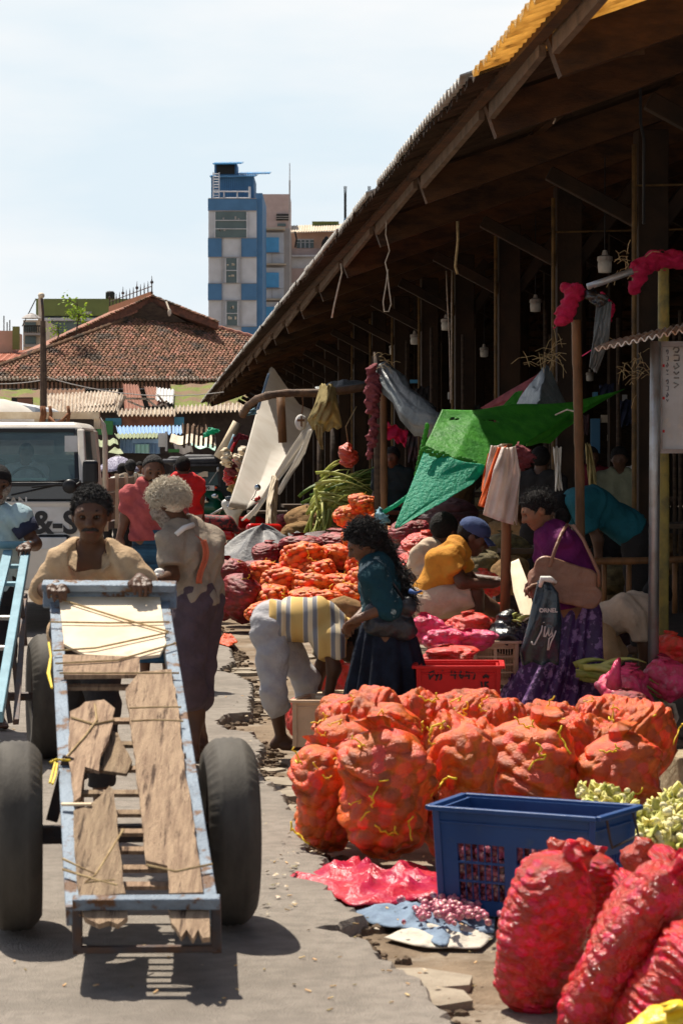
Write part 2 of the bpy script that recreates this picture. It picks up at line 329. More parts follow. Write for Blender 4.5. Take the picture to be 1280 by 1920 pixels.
# tie beams across the inside
tb = MB()
for tt in range(0, 20):
    t = 15.7 + 4 * tt
    if t < 70:
        tb.bar(ST(9.2, t, 4.9), ST(17, t, 4.9), .09, .14); tb.bar(ST(9.2, t, 4.9), ST(13, t, 7.6), .08, .1); tb.bar(ST(17, t, 4.9), ST(13, t, 7.6), .08, .1)
tb.build('tie_beam', M['beam'], hall)
# roof lights: panes of clear sheet let sun in deep inside
# ---- hanging lamps
M['lampglass'] = mat('lampglass', (.75, .72, .66), (.6, .56, .5), .4, 4, 0, trans=.3)
M['lampcap'] = mat('lampcap', (.38, .34, .3), (.25, .2, .17), .5, 8, .1, 30)
def lamp(px, py, Y, lab, s=1.0):
    c = P(px, py, Y); e = empty('hanging_lamp', c, lab, 'lamp', 'glass jar lamps hanging inside the hall')
    g = MB(); g.tube([c + V(0, 0, -.085 * s), c + V(0, 0, -.08 * s), c + V(0, 0, -.02 * s), c + V(0, 0, .03 * s)], [.035 * s, .062 * s, .068 * s, .064 * s], 14); g.build('lamp_glass', M['lampglass'], e, smooth=True)
    k = MB(); k.tube([c + V(0, 0, .028 * s), c + V(0, 0, .07 * s), c + V(0, 0, .085 * s), c + V(0, 0, .13 * s)], [.075 * s, .072 * s, .03 * s, .02 * s], 14); k.build('lamp_cap', M['lampcap'], e)
    x, y = c[0], c[1]; a = x * CT + y * SN
    k = MB(); k.tube([c + V(0, 0, .12), V(x, y, roofz(a))], .006, 5); k.build('cord', M['black'], e)
for i, (x, y, Y, l) in enumerate([(1133, 495, 23, 'large glass jar lamp hanging right of the near column, biggest of the lamps'), (836, 608, 33, 'white jar lamp hanging between two ropes'), (777, 636, 38, 'white jar lamp just right of the looped rope'),
        (737, 656, 42, 'small white jar lamp behind the looped rope'), (907, 660, 40, 'white jar lamp hanging low right of the middle columns'), (664, 690, 52, 'tiny jar lamp above the hanging yellow cloth'), (1003, 572, 30, 'dim jar lamp over the dark tarp'), (1105, 706, 44, 'faint low lamp deep inside behind the bamboo pole'), (860, 672, 46, 'faint lamp low beside the middle column')]): lamp(x, y, Y, l)
# ---- ropes hanging from the eave
def rope(pts, Y, r, lab, m='rope'):
    b = MB(); b.tube([P(x, y, Y + (q[0] if q else 0)) for x, y, *q in pts], r, 6); return b.build('hanging_rope', M[m], smooth=True, label=lab, cat='rope')
M['rope_pale'] = mat('rope_pale', (.62, .52, .42), (.4, .32, .25), .9, 30, .3, 90)
rope([(639, 494), (641, 510), (634, 540), (627, 570), (622, 596)], 27, .012, 'pale frayed rope end dangling from the eave left of the loop', 'rope_pale')
rope([(724, 412), (723, 440), (730, 470), (722, 492), (726, 510), (729, 540), (733, 570), (728, 584), (720, 584), (718, 566), (724, 530), (727, 505)], 22.5, .007, 'rope tied in a long loop hanging from a rafter', 'rope_pale')
rope([(836, 508), (838, 560), (842, 640), (844, 756)], 29, .008, 'left of two thin straight ropes hanging in front of a column', 'rope_pale')
rope([(847, 508), (846, 560), (846, 640), (846, 750)], 29.1, .008, 'right of two thin straight ropes hanging in front of a column', 'rope_pale')
rope([(857, 415), (858, 450), (853, 500), (857, 514)], 22, .014, 'thick brown rope end with a hook hanging from the rafter')
rope([(1040, 130), (1042, 180), (1040, 225), (1036, 232)], 16.5, .006, 'short knotted string under the near rafter', 'rope_pale')
rope([(1197, 0), (1199, 120), (1200, 230), (1206, 260), (1206, 420)], 18, .012, 'dark cable drop running down the near column', 'black')

# ---------------------------------------------------------------- far buildings
def cm(name, col, **k): return mat(name, col, tuple(c * .85 for c in col), k.pop('rough', .7), k.pop('ns', 1.2), .05, 10, **k)
M['f_blue'] = cm('f_blue', (.085, .20, .36)); M['f_white'] = cm('f_white', (.58, .58, .60), col3=(.46, .44, .42), s3=.35, lo3=.5, hi3=.75); M['f_grey'] = cm('f_grey', (.36, .33, .31)); M['f_pink'] = cm('f_pink', (.44, .33, .30))
M['f_peach'] = cm('f_peach', (.58, .36, .26)); M['f_sky'] = cm('f_sky', (.10, .38, .68), rough=.25); M['f_glass'] = cm('f_glass', (.10, .14, .14), rough=.15); M['f_green'] = cm('f_green', (.17, .20, .065))
M['f_cream'] = cm('f_cream', (.62, .52, .40)); M['f_rust'] = cm('f_rust', (.27, .12, .075)); M['f_blue2'] = cm('f_blue2', (.10, .26, .46)); M['f_dark'] = cm('f_dark', (.03, .028, .025))
def pbox(mb, x0, y0, x1, y1, Y, D, col=None):
    a, b = P(x0, y1, Y), P(x1, y0, Y); return mb.hexa([V(a[0], Y, a[2]), V(b[0], Y, a[2]), V(b[0], Y + D, a[2]), V(a[0], Y + D, a[2]), V(a[0], Y, b[2]), V(b[0], Y, b[2]), V(b[0], Y + D, b[2]), V(a[0], Y + D, b[2])], col)
def part(name, m, par, *rects):
    b = MB()
    for r_ in rects: pbox(b, *r_)
    return b.build(name, M[m], par)
YT = 172
tw = empty('office_tower', P(440, 868, YT) * V(1, 1, 0), 'tall office tower clad in blue and white checker panels with blue rooftop shed', 'building')
part('wall', 'f_white', tw, (391, 372, 481, 900, YT, 9))
for (x0, y0, x1, y1) in [(390, 372, 481, 395), (390, 446, 416, 482), (452, 446, 481, 482), (390, 531, 417, 563), (452, 531, 481, 563), (390, 612, 418, 648), (453, 612, 481, 648)]: b = MB(); pbox(b, x0, y0, x1, y1, YT - .12, .2); b.build('blue_cladding', M['f_blue'], tw)
b = MB(); pbox(b, 480, 362, 492, 900, YT + .3, 9); b.build('side_wall', M['f_blue'], tw)
for (x0, y0, x1, y1) in [(404, 397, 462, 445), (424, 484, 444, 530), (425, 565, 445, 610)]:
    wn = part('window', 'f_glass', tw, (x0, y0, x1, y1, YT - .1, .15)); b = MB(); n = 3 if x1 - x0 > 40 else 2
    for k in range(1, n): yy = y0 + (y1 - y0) * k / n; pbox(b, x0, yy - .7, x1, yy + .7, YT - .2, .1)
    pbox(b, x0 - 2, y0, x0, y1, YT - .2, .2); pbox(b, x1, y0, x1 + 2, y1, YT - .2, .2); b.build('frame', M['f_white'], wn)
    b = MB(); q = random.Random(int(y0))
    for k in range(6): xx = q.uniform(x0 + 1, x1 - 4); yy = y0 + (y1 - y0) * (.3 if k % 2 else .75); pbox(b, xx, yy - q.uniform(2, 6), xx + 3, yy, YT - .15, .04)
    b.build('blind', M['f_cream'] if y0 > 480 else M['f_grey'], wn)
b = MB()   # panel joints
for yy in (372, 395, 446, 482, 531, 563, 612): pbox(b, 390.5, yy - .5, 481.2, yy + .5, YT - .16, .1)
for xx in (416.5, 452): pbox(b, xx - .4, 446, xx + .4, 880, YT - .16, .1)
b.build('panel_joint', M['f_grey'], tw)
sh = part('rooftop_shed', 'f_blue', tw, (396, 330, 476, 372, YT + 2, 5)); part('shed_top', 'f_blue', tw, (402, 305, 444, 328, YT + 3, 3))
b = MB()
for k in range(22): xx = 398 + k * 3.6; pbox(b, xx, 334, xx + .8, 372, YT + 1.9, .1)
b.build('rib', M['f_blue2'], sh)
for (x0, x1, y0, y1, dz) in [(399, 453, 302, 307, 2), (393, 480, 326, 331, 1.4), (446, 506, 320, 326, 4)]:
    b = MB(); p0, p1 = P(x0, y1, YT + dz), P(x1, y1 - 1, YT + dz)
    up = V(0, 4, .55); b.grid(lambda u, v: mixp(p0, p1, u) + up * v + V(0, 0, .05 * math.cos(u * 120)), 80, 2); b.build('shed_roof', M['f_sky'] if y0 != 326 else M['f_blue2'], tw, solid=.05)
b = MB()
for (x, y, x1, y1) in [(400, 359, 469, 359), (400, 371, 469, 371), (400, 359, 400, 372), (420, 359, 420, 372), (445, 359, 445, 372), (468, 350, 468, 372)]: b.tube([P(x, y, YT + .2), P(x1, y1, YT + .2)], .045 if x != 468 else .09, 5)
b.build('railing', M['f_white'], tw)
b = MB()
for xx in (400, 411): b.tube([P(xx, 323, YT + 1), P(xx, 372, YT + 1)], .04, 4)
for k in range(9): b.tube([P(400, 326 + k * 5, YT + 1), P(411, 326 + k * 5, YT + 1)], .03, 4)
b.build('ladder', M['f_white'], tw)
part('dark_opening', 'f_dark', tw, (406, 309, 440, 326, YT + 2.9, .2))
YB = 182
nb_ = empty('concrete_block', P(512, 868, YB) * V(1, 1, 0), 'grey and white block with square sky blue windows beside the checker tower', 'building')
part('wall', 'f_grey', nb_, (480, 428, 543, 900, YB, 8)); part('parapet_roof', 'f_cream', nb_, (488, 426, 534, 430, YB - 1, 3))
for y0 in (436, 502, 566):
    part('panel', 'f_white', nb_, (488, y0, 532, y0 + 57, YB - .3, .3)); w_ = part('window', 'f_sky', nb_, (497, y0 + 9, 523, y0 + 37, YB - .45, .2)); part('sill', 'f_grey', w_, (495, y0 + 37.5, 525, y0 + 39, YB - .6, .3)); part('panel_joint', 'f_grey', nb_, (488, y0 + 38.5, 532, y0 + 39.3, YB - .34, .1), (509.6, y0 + 39, 510.4, y0 + 57, YB - .34, .1)); part('ledge', 'f_cream', nb_, (484, y0 + 57.5, 536, y0 + 60, YB - .8, .8))
ph = empty('stair_tower', P(518, 868, 192) * V(1, 1, 0), 'plain pinkish concrete stair tower with antenna rising behind the grey block', 'building')
part('wall', 'f_pink', ph, (492, 364, 543, 880, 192, 6)); w_ = part('window', 'f_dark', ph, (518, 401, 541, 413, 191.8, .2)); part('louvre', 'f_grey', w_, (518, 405, 541, 406, 191.7, .1), (518, 409, 541, 410, 191.7, .1)); part('small_window', 'f_glass', ph, (520, 419, 536, 424, 191.8, .2))
b = MB(); b.tube([P(543, 440, 190), P(543, 338, 190)], .06, 5); b.tube([P(543, 338, 190), P(543, 306, 190)], .03, 4); b.build('antenna', M['f_grey'], ph)
YP = 190
pb = empty('peach_building', P(600, 868, YP) * V(1, 1, 0), 'peach and white building with pale tiled roof seen just above the hall eave', 'building')
part('wall', 'f_peach', pb, (544, 434, 690, 480, YP + 1, 8)); part('lower_wall', 'f_white', pb, (542, 466, 700, 880, YP, 7)); part('band', 'f_pink', pb, (542, 466, 700, 478, YP - .2, .3), (542, 503, 700, 530, YP - .2, .3), (542, 560, 700, 585, YP - .2, .3)); part('ledge', 'f_white', pb, (542, 478, 700, 481, YP - .6, .5))
b = MB(); q0, q1 = P(545, 436, YP - .5), P(660, 432, YP - .5); b.grid(lambda u, v: mixp(q0, q1, u) + V(0, 4, .9) * v + V(0, 0, .05 * math.cos(u * 150)), 100, 2); b.build('roof', M['f_cream'], pb, solid=.06)
part('roof_hatch', 'f_green', pb, (585, 415, 635, 424, YP + 3, 3), (588, 415, 632, 417, YP + 2.8, 3))
wn = part('window', 'f_glass', pb, (556, 449, 588, 465, YP + .9, .2)); part('frame', 'f_white', wn, (556, 448, 588, 450, YP + .8, .1), (563, 449, 565, 465, YP + .8, .1), (571, 449, 573, 465, YP + .8, .1), (579, 449, 581, 465, YP + .8, .1), (556, 454, 588, 455, YP + .8, .1))
part('blue_cap', 'f_blue2', pb, (645, 409, 668, 428, YP - 2, 2)); b = MB()
for xx in (647, 692):
    b.bar(P(xx, 440, YP - 1), P(xx, 362, YP - 1), .2, .2, (0, 1, 0))
    for d in (-1.6, 0, 1.6): b.tube([P(xx + d, 364, YP - 1), P(xx + d * 1.4, 349, YP - 1)], .03, 4)
b.build('unfinished_column', M['f_dark'], pb)
b = MB(); b.ell(P(608, 462, YP - .5), (.25, .25, .6)); b.ell(P(612, 450, YP - .5), (.2, .2, .3)); b.tube([P(553, 434, YP - 1), P(556, 448, YP - 1), P(553, 464, YP - 1)], .07, 5); b.build('roof_clutter', M['f_dark'], pb)
# green building far left
YGB = 150
gbd = empty('green_building', P(140, 868, YGB) * V(1, 1, 0), 'olive green flat-roofed building behind the tiled roof with black water tank', 'building')
part('wall', 'f_green', gbd, (68, 560, 260, 592, YGB, 8)); part('lower_wall', 'f_glass', gbd, (82, 592, 260, 700, YGB + .5, 7)); part('ledge', 'f_white', gbd, (84, 596, 260, 601, YGB, .5)); part('sign_panel', 'f_grey', gbd, (154, 584, 172, 589, YGB - .1, .1))
b = MB(); b.tube([P(207, 560, YGB + 1), P(207, 549, YGB + 1), P(207, 546, YGB + 1)], [.29, .29, .2], 14); b.build('water_tank', M['f_dark'], gbd, smooth=True)
YLB = 140
lb = empty('balcony_house', P(60, 868, YLB) * V(1, 1, 0), 'small cream house with round balconies left of the green building', 'building')
part('wall', 'f_cream', lb, (44, 600, 84, 700, YLB, 6), (72, 558, 78, 620, YLB - .5, 1)); part('balcony', 'f_grey', lb, (44, 624, 78, 628, YLB - 1, 1), (44, 646, 78, 650, YLB - 1, 1)); part('window', 'f_glass', lb, (47, 604, 68, 622, YLB - .1, .2), (47, 630, 68, 645, YLB - .1, .2))
b = MB()
for k in range(10): b.tube([P(46 + k * 3.3, 612, YLB - 1), P(46 + k * 3.3, 624, YLB - 1)], .03, 4)
b.tube([P(45, 611, YLB - 1), P(78, 611, YLB - 1)], .04, 4); b.tube([P(42, 612, YLB - 1), P(68, 560, YLB - 1)], .03, 4); b.build('railing', M['f_dark'], lb)
b = MB(); b.tube([P(60, 597, YLB - 1), P(60, 591, YLB - 1), P(60, 587, YLB - 1)], [.6, .35, .05], 10); b.build('canopy', M['f_grey'], lb)
bh = empty('brown_shed', P(5, 868, 128) * V(1, 1, 0), 'low brown walled shed with red tiled roof at the far left edge', 'building')
part('wall', 'f_peach', bh, (-40, 620, 24, 700, 130, 4)); part('dark_panel', 'f_green', bh, (24, 612, 36, 655, 129.5, .4)); b = MB(); q0, q1 = P(-60, 680, 126), P(52, 676, 126)
b.grid(lambda u, v: mixp(q0, q1, u) + V(0, 5, .75) * v + V(0, 0, .04 * math.cos(u * 160)), 110, 3); b.build('roof', cm('redtile', (.42, .15, .09)), bh, solid=.08)
b = MB()
for x, y0 in ((8, 592), (14, 604), (19, 600)): b.tube([P(x, 622, 131), P(x, y0, 131)], .03, 4)
b.build('rebar', M['f_dark'], bh)

# ---- old hall with a barrel tiled hip roof
th_ = empty('tiled_hall', P(285, 868, 118) * V(1, 1, 0), 'old hall with weathered barrel tiled hip roof and iron cresting on its ridge', 'building')
M['tile'] = mat('tile', (.33, .165, .10), (.17, .095, .068), .9, 14, .3, 20, cell=.55, col3=(.10, .08, .065), s3=1.1, lo3=.5, hi3=.62, spec=.15)
C0, C1, AP = P(-62, 712, 111), P(760, 712, 119), P(285, 584, 123)
ux = nrm(C1 - C0); nn_ = nrm(np.cross(C1 - C0, AP - C0)); up_ = nrm(np.cross(nn_, ux)); Hs = np.dot(AP - C0, up_); Lx = np.linalg.norm(C1 - C0); ax_ = np.dot(AP - C0, ux)
if nn_[1] > 0: nn_ = -nn_
tl = MB(); q = random.Random(9); rows_ = 34; rh = Hs / rows_; cw = .19
for j in range(rows_ + 1):
    v0 = j * rh; f = v0 / Hs; xa, xb = ax_ * f, Lx + (ax_ - Lx) * f; n = int((xb - xa) / cw)
    if f > .97: continue
    for i in range(n):
        x = xa + (i + .5) * cw + q.gauss(0, .008); w2 = cw * .44; tilt = q.gauss(0, .03); cv = min(1, max(0, q.gauss(.45, .25))); pts = []; hi_ = .06 + q.uniform(0, .02)
        for vv, lift in ((-.05 + q.gauss(0, .02), .07), (rh * 1.05, .02)):
            for k in range(5):
                an = math.pi * k / 4; pts.append(C0 + ux * (x - w2 * math.cos(an) + tilt * vv * 3) + up_ * (v0 + vv) + nn_ * (lift + hi_ * math.sin(an)))
        tl.add(pts, [(k, k + 1, k + 6, k + 5) for k in range(4)] + [(0, 1, 2, 3, 4)], cv)
tl.build('roof_tiles', M['tile'], th_)
b = MB(); [b.tube([C0 + ux * (i + .5) * cw * 1.0 - up_ * .12 + nn_ * .05, C0 + ux * (i + .5) * cw + up_ * .12 + nn_ * .07], .07, 5) for i in range(int(Lx / cw))]; b.build('eave_tile', mat('eavetile', (.48, .42, .34), (.3, .22, .16), .9, 9, .2, 20, cell=.4), th_)
b = MB(); b.poly([C0, C1, AP], -.05, nn_); b.build('roof_bed', M['earth'], th_)
b = MB()
for A, B in ((C0, AP), (C1, AP)): b.tube([mixp(A, B, k / 60) + V(0, -.05, .08 + .02 * (k % 2)) for k in range(61)], [.11 + .015 * (k % 2) for k in range(61)], 7)
b.build('hip_ridge', M['tile'], th_)
b = MB(); b.box(mixp(C0, C1, .5) + V(.2, .5, -.22), (Lx * 1.0, .3, .38), ux, np.cross(V(0, 0, 1), ux)); b.build('fascia', M['darkwood'], th_)
b = MB()
for k in range(110): p = mixp(C0, C1, k / 110) + V(.2, .3, -.25); b.box(p, (.10, .05, .32), ux, np.cross(V(0, 0, 1), ux))
b.build('louvre', mat('louv', (.25, .14, .09), (.14, .08, .05), .9, 10, .2, 30, cell=.3), th_)
b = MB(); b.box(mixp(C0, C1, .5) + V(.2, 1.3, -3.0), (Lx * .96, .5, 5.2), ux, np.cross(V(0, 0, 1), ux)); b.build('wall', M['f_dark'], th_)
# raised ridge roof: gable strips and cresting
A1, A2, A3 = P(285, 557, 122), P(95, 645, 118.5), P(409, 606, 120.5); rdg = V(-3.6, 13, .0) * .9
for A, nm in ((A2, 'raised_roof'), (A3, 'raised_roof')):
    b = MB(); b.hexa([A1 - V(0, 0, .45), A - V(0, 0, .3), A - V(0, 0, .3) + rdg, A1 - V(0, 0, .45) + rdg, A1, A, A + rdg, A1 + rdg]); b.build(nm, M['tile'], th_)
    b = MB(); n = 44
    for k in range(n): p = mixp(A1, A, (k + .5) / n) + V(0, -.12, .05 + q.uniform(0, .04)); b.ell(p, (.12, .25, .06), 6, 4)
    b.build('verge_tile', M['tile'], th_)
b = MB()
for A in (A2, A3): b.bar(A1 + V(0, -.1, -.15), A + V(0, -.1, -.15), .1, .3)
b.build('bargeboard', mat('barge', (.2, .085, .055), (.1, .05, .035), .85, 6, .3, 20), th_)
b = MB(); b.poly([P(205, 604, 121.5), P(350, 604, 121.5), P(285, 566, 121.5)], .4, V(0, 1, 0)); b.build('gable_wall', M['darkwood'], th_)
b = MB(); b.bar(A1 + V(0, 0, .12), A1 + rdg + V(0, 0, .12), .12, .32)
b.build('ridge_board', mat('rust2', (.3, .13, .06), None, .9, 10, .2, 30), th_)
b = MB()
for k in range(13):
    p = A1 + rdg * (k / 12); hgt = (.85 if k % 4 == 0 else .62); b.tube([p + V(0, 0, .2), p + V(0, 0, .2 + hgt * .7), p + V(0, 0, .25 + hgt)], [.035, .03, .008], 5)
    if k % 4 == 0: b.ell(p + V(0, 0, .75), (.09, .09, .09), 6, 4)
b.tube([A1 + V(0, 0, .55), A1 + rdg + V(0, 0, .55)], .025, 4); b.build('iron_cresting', M['darkmetal'], th_)
b = MB(); b.tube([P(312, 566, 121), P(317, 580, 120.6)], .05, 5); b.ell(P(318, 586, 120.5), (.1, .1, .2), 6, 5); b.build('roof_lamp', M['f_cream'], th_)
# ---- shanty stalls in front of the tiled hall
def sheet(par, name, m, c, pitch=.14, amp=.02, th=.015, vertical=False):
    """corrugated sheet between four corner pixels (x,y,Y): top-left, top-right, bottom-right, bottom-left"""
    p = [P(*k) for k in c]; wd = np.linalg.norm(p[1] - p[0]); n = max(6, int(wd / pitch * 6)); nz = nrm(np.cross(p[3] - p[0], p[1] - p[0]))
    if nz[2] < 0: nz = -nz
    b = MB(); b.grid(lambda u, v: mixp(mixp(p[0], p[1], u), mixp(p[3], p[2], u), v) + nz * amp * math.cos(u * wd / pitch * 2 * math.pi), n, 3); return b.build(name, M[m], par, solid=th)
def cs(n, c, c2=None, **k): M[n] = mat(n, c, c2, .8, 3, .2, 20, cell=.1, **k)
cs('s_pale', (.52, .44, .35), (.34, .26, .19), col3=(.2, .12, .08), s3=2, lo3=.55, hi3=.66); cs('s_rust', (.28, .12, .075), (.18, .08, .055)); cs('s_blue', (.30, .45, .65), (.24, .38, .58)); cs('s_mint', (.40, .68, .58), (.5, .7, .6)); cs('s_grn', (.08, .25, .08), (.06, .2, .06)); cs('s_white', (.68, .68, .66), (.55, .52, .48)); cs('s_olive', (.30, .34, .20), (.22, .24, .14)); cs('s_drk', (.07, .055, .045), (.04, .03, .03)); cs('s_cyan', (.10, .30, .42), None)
M['moss'] = mat('moss', (.13, .17, .03), (.20, .20, .06), .95, 5, 1., 40, col3=(.20, .13, .08), s3=.9, lo3=.48, hi3=.56)
s1 = empty('long_shack', P(250, 868, 100) * V(1, 1, 0), 'long shack under patched corrugated and mossy roofing below the tiled hall', 'shack')
sheet(s1, 'mossy_roof', 'moss', [(-30, 732, 106), (78, 730, 106), (76, 780, 101), (-30, 785, 101)], .9, .03); sheet(s1, 'mossy_roof', 'moss', [(320, 722, 106), (470, 716, 106), (460, 768, 101), (325, 768, 101)], .9, .03)
sheet(s1, 'corrugated_sheet', 'tile', [(80, 730, 106), (160, 730, 106), (160, 752, 103), (80, 752, 103)], .2, .04)
sheet(s1, 'corrugated_sheet', 's_pale', [(88, 740, 104), (222, 732, 104), (214, 758, 101), (88, 772, 101)], .16, .05); sheet(s1, 'corrugated_sheet', 's_pale', [(165, 748, 103), (232, 738, 103), (222, 772, 100.5), (168, 772, 100.5)], .16, .05)
sheet(s1, 'corrugated_sheet', 's_pale', [(100, 758, 101.5), (220, 757, 101.5), (215, 771, 100), (100, 775, 100)], .16, .05)
sheet(s1, 'rusty_sheet', 's_rust', [(231, 720, 105), (260, 722, 105), (272, 768, 100.6), (234, 770, 100.6)], .12, .03); sheet(s1, 'rusty_sheet', 's_rust', [(270, 725, 105), (294, 726, 105), (312, 760, 101), (280, 762, 101)], .12, .03)
sheet(s1, 'white_sheet', 's_white', [(294, 727, 104), (327, 731, 104), (325, 757, 101), (292, 750, 101)], .14, .03)
sheet(s1, 'corrugated_sheet', 's_pale', [(222, 768, 100), (328, 765, 100), (329, 779, 98.6), (220, 779, 98.6)], .17, .06); sheet(s1, 'corrugated_sheet', 's_pale', [(330, 762, 101), (468, 756, 101), (468, 770, 99.5), (330, 774, 99.5)], .17, .06)
b = MB()
for (x, y, x1, y1) in [(222, 768, 236, 742), (240, 752, 270, 764), (275, 748, 300, 768), (296, 740, 318, 768), (236, 747, 290, 748), (288, 768, 314, 752)]: b.bar(P(x, y, 100.3), P(x1, y1, 100.3), .28, .08)
b.build('loose_plank', M['s_pale'], s1)
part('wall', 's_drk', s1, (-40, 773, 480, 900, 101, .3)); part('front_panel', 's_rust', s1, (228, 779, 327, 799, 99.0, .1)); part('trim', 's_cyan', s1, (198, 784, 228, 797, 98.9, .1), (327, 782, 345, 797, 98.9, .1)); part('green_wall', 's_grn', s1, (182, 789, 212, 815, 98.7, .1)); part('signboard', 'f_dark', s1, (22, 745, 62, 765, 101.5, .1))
b = MB(); pbox(b, 33, 747, 61, 762, 101.4, .08); b.build('sign_face', M['f_rust'], s1)
s2 = empty('blue_roofed_stall', P(280, 868, 93) * V(1, 1, 0), 'stall with pale blue corrugated awning and blue and mint wall sheets', 'shack')
sheet(s2, 'awning', 's_blue', [(218, 800, 95), (340, 799, 95), (342, 814, 92.5), (222, 815, 92.5)], .15, .04); sheet(s2, 'lower_awning', 's_olive', [(215, 814, 92), (296, 812, 92), (296, 821, 90.5), (220, 822, 90.5)], .15, .03)
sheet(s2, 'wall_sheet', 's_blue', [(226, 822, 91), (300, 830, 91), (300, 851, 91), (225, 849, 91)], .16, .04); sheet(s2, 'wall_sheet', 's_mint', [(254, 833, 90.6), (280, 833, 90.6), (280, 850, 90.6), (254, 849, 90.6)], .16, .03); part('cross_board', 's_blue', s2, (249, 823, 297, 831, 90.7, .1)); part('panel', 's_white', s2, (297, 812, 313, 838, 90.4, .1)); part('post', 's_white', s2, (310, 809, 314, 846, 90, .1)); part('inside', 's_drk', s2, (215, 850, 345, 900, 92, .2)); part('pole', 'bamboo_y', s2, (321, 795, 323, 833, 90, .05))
s3 = empty('green_roofed_stall', P(200, 868, 90) * V(1, 1, 0), 'low stall with small pale green corrugated roofs left of the blue one', 'shack')
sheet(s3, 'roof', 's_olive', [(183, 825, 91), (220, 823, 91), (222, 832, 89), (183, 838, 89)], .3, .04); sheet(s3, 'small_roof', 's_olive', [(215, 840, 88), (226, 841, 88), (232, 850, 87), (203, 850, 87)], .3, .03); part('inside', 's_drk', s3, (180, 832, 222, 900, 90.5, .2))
s4 = empty('tiled_stall', P(380, 868, 88) * V(1, 1, 0), 'stall under tile and canvas roofing at the street end beside the hall', 'shack')
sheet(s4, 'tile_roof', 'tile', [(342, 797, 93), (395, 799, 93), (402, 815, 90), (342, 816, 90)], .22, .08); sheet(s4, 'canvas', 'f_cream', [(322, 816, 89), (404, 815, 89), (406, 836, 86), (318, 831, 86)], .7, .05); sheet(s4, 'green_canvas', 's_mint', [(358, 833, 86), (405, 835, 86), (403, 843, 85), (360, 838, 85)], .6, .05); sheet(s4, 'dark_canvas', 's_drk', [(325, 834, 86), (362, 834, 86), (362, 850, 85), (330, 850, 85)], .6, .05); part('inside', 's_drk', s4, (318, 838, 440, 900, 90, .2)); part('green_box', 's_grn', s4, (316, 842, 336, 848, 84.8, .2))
for k in range(7):
    q = random.Random(k); x = 345 + k * 9; b = MB(); b.bar(P(x, 838 + q.uniform(-3, 3), 84.5), P(x + 3, 790 + q.uniform(-14, 10), 84.5), .08, .08, (0, 1, 0)); b.build('post', M['darkwood'], s4)
# ---- street lamp pole
sl = empty('street_lamp', P(82, 868, 60) * V(1, 1, 0), 'weathered concrete lamp post with small lamp head standing before the tiled roof', 'street lamp')
b = MB(); b.tube([P(82, 980, 60), P(82, 700, 60), P(81, 602, 60)], [.10, .085, .065], 8); b.build('post', M['plankgrey'], sl); b = MB(); b.tube([P(81, 605, 60), P(81, 585, 60), P(79, 562, 60), P(78, 557, 60)], .035, 6); b.build('arm', M['darkmetal'], sl)
b = MB(); b.ell(P(78, 554, 60), (.085, .16, .075)); b.build('lamp_head', M['f_cream'], sl, smooth=True)
b = MB(); pts = [P(84, 706, 60) * (1 - u) + P(420, 735, 60) * u - V(0, 0, 1.0 * u * (1 - u)) for u in np.linspace(0, 1, 14)]; b.tube(pts, .012, 4); pts = [P(84, 712, 60) * (1 - u) + P(-60, 716, 60) * u - V(0, 0, .3 * u * (1 - u)) for u in np.linspace(0, 1, 8)]; b.tube(pts, .012, 4); b.build('wire', M['f_grey'], sl)
# ---- sapling growing on the tiled roof, leaf by leaf
def leafy(name, base, top, spread, n, lab, m, ls=.16, seed=1):
    q = random.Random(seed); e = empty(name, base, lab, 'tree'); b = MB(); b.tube([base, mixp(base, top, .5) + V(.1, 0, 0), top], [.04, .03, .01], 5)
    tips = []
    for k in range(9):
        s_ = mixp(base, top, .45 + .55 * q.random()); d = V(q.uniform(-1, 1), q.uniform(-1, 1), q.uniform(-.2, .8)) * spread; b.tube([s_, s_ + d], [.015, .006], 4); tips += [s_ + d * f for f in (.5, .8, 1.0)]
    b.build('trunk', M['darkwood'], e); l = MB()
    for _ in range(n):
        c = tips[q.randrange(len(tips))] + V(q.gauss(0, 1), q.gauss(0, 1), q.gauss(0, 1)) * .16; u = nrm(V(q.uniform(-1, 1), q.uniform(-1, 1), q.uniform(-.7, .4))); vv = nrm(np.cross(u, V(q.uniform(-1, 1), q.uniform(-1, 1), q.uniform(-1, 1)))); l.add([c, c + u * ls * .5 + vv * ls * .28, c + u * ls, c + u * ls * .5 - vv * ls * .28], [(0, 1, 2, 3)])
    l.build('crown', M[m], e)
M['leaf'] = mat('leaf', (.30, .42, .04), (.16, .28, .03), .6, 8, 0, cell=.4, trans=.35)
leafy('sapling', P(143, 628, 117), P(145, 562, 117), .5, 170, 'yellow green sapling growing out of the tiled roof', 'leaf', .2); leafy('sapling', P(107, 640, 116), P(108, 612, 116), .35, 60, 'small green seedling lower left on the tiled roof', 'leaf', .17, 4)
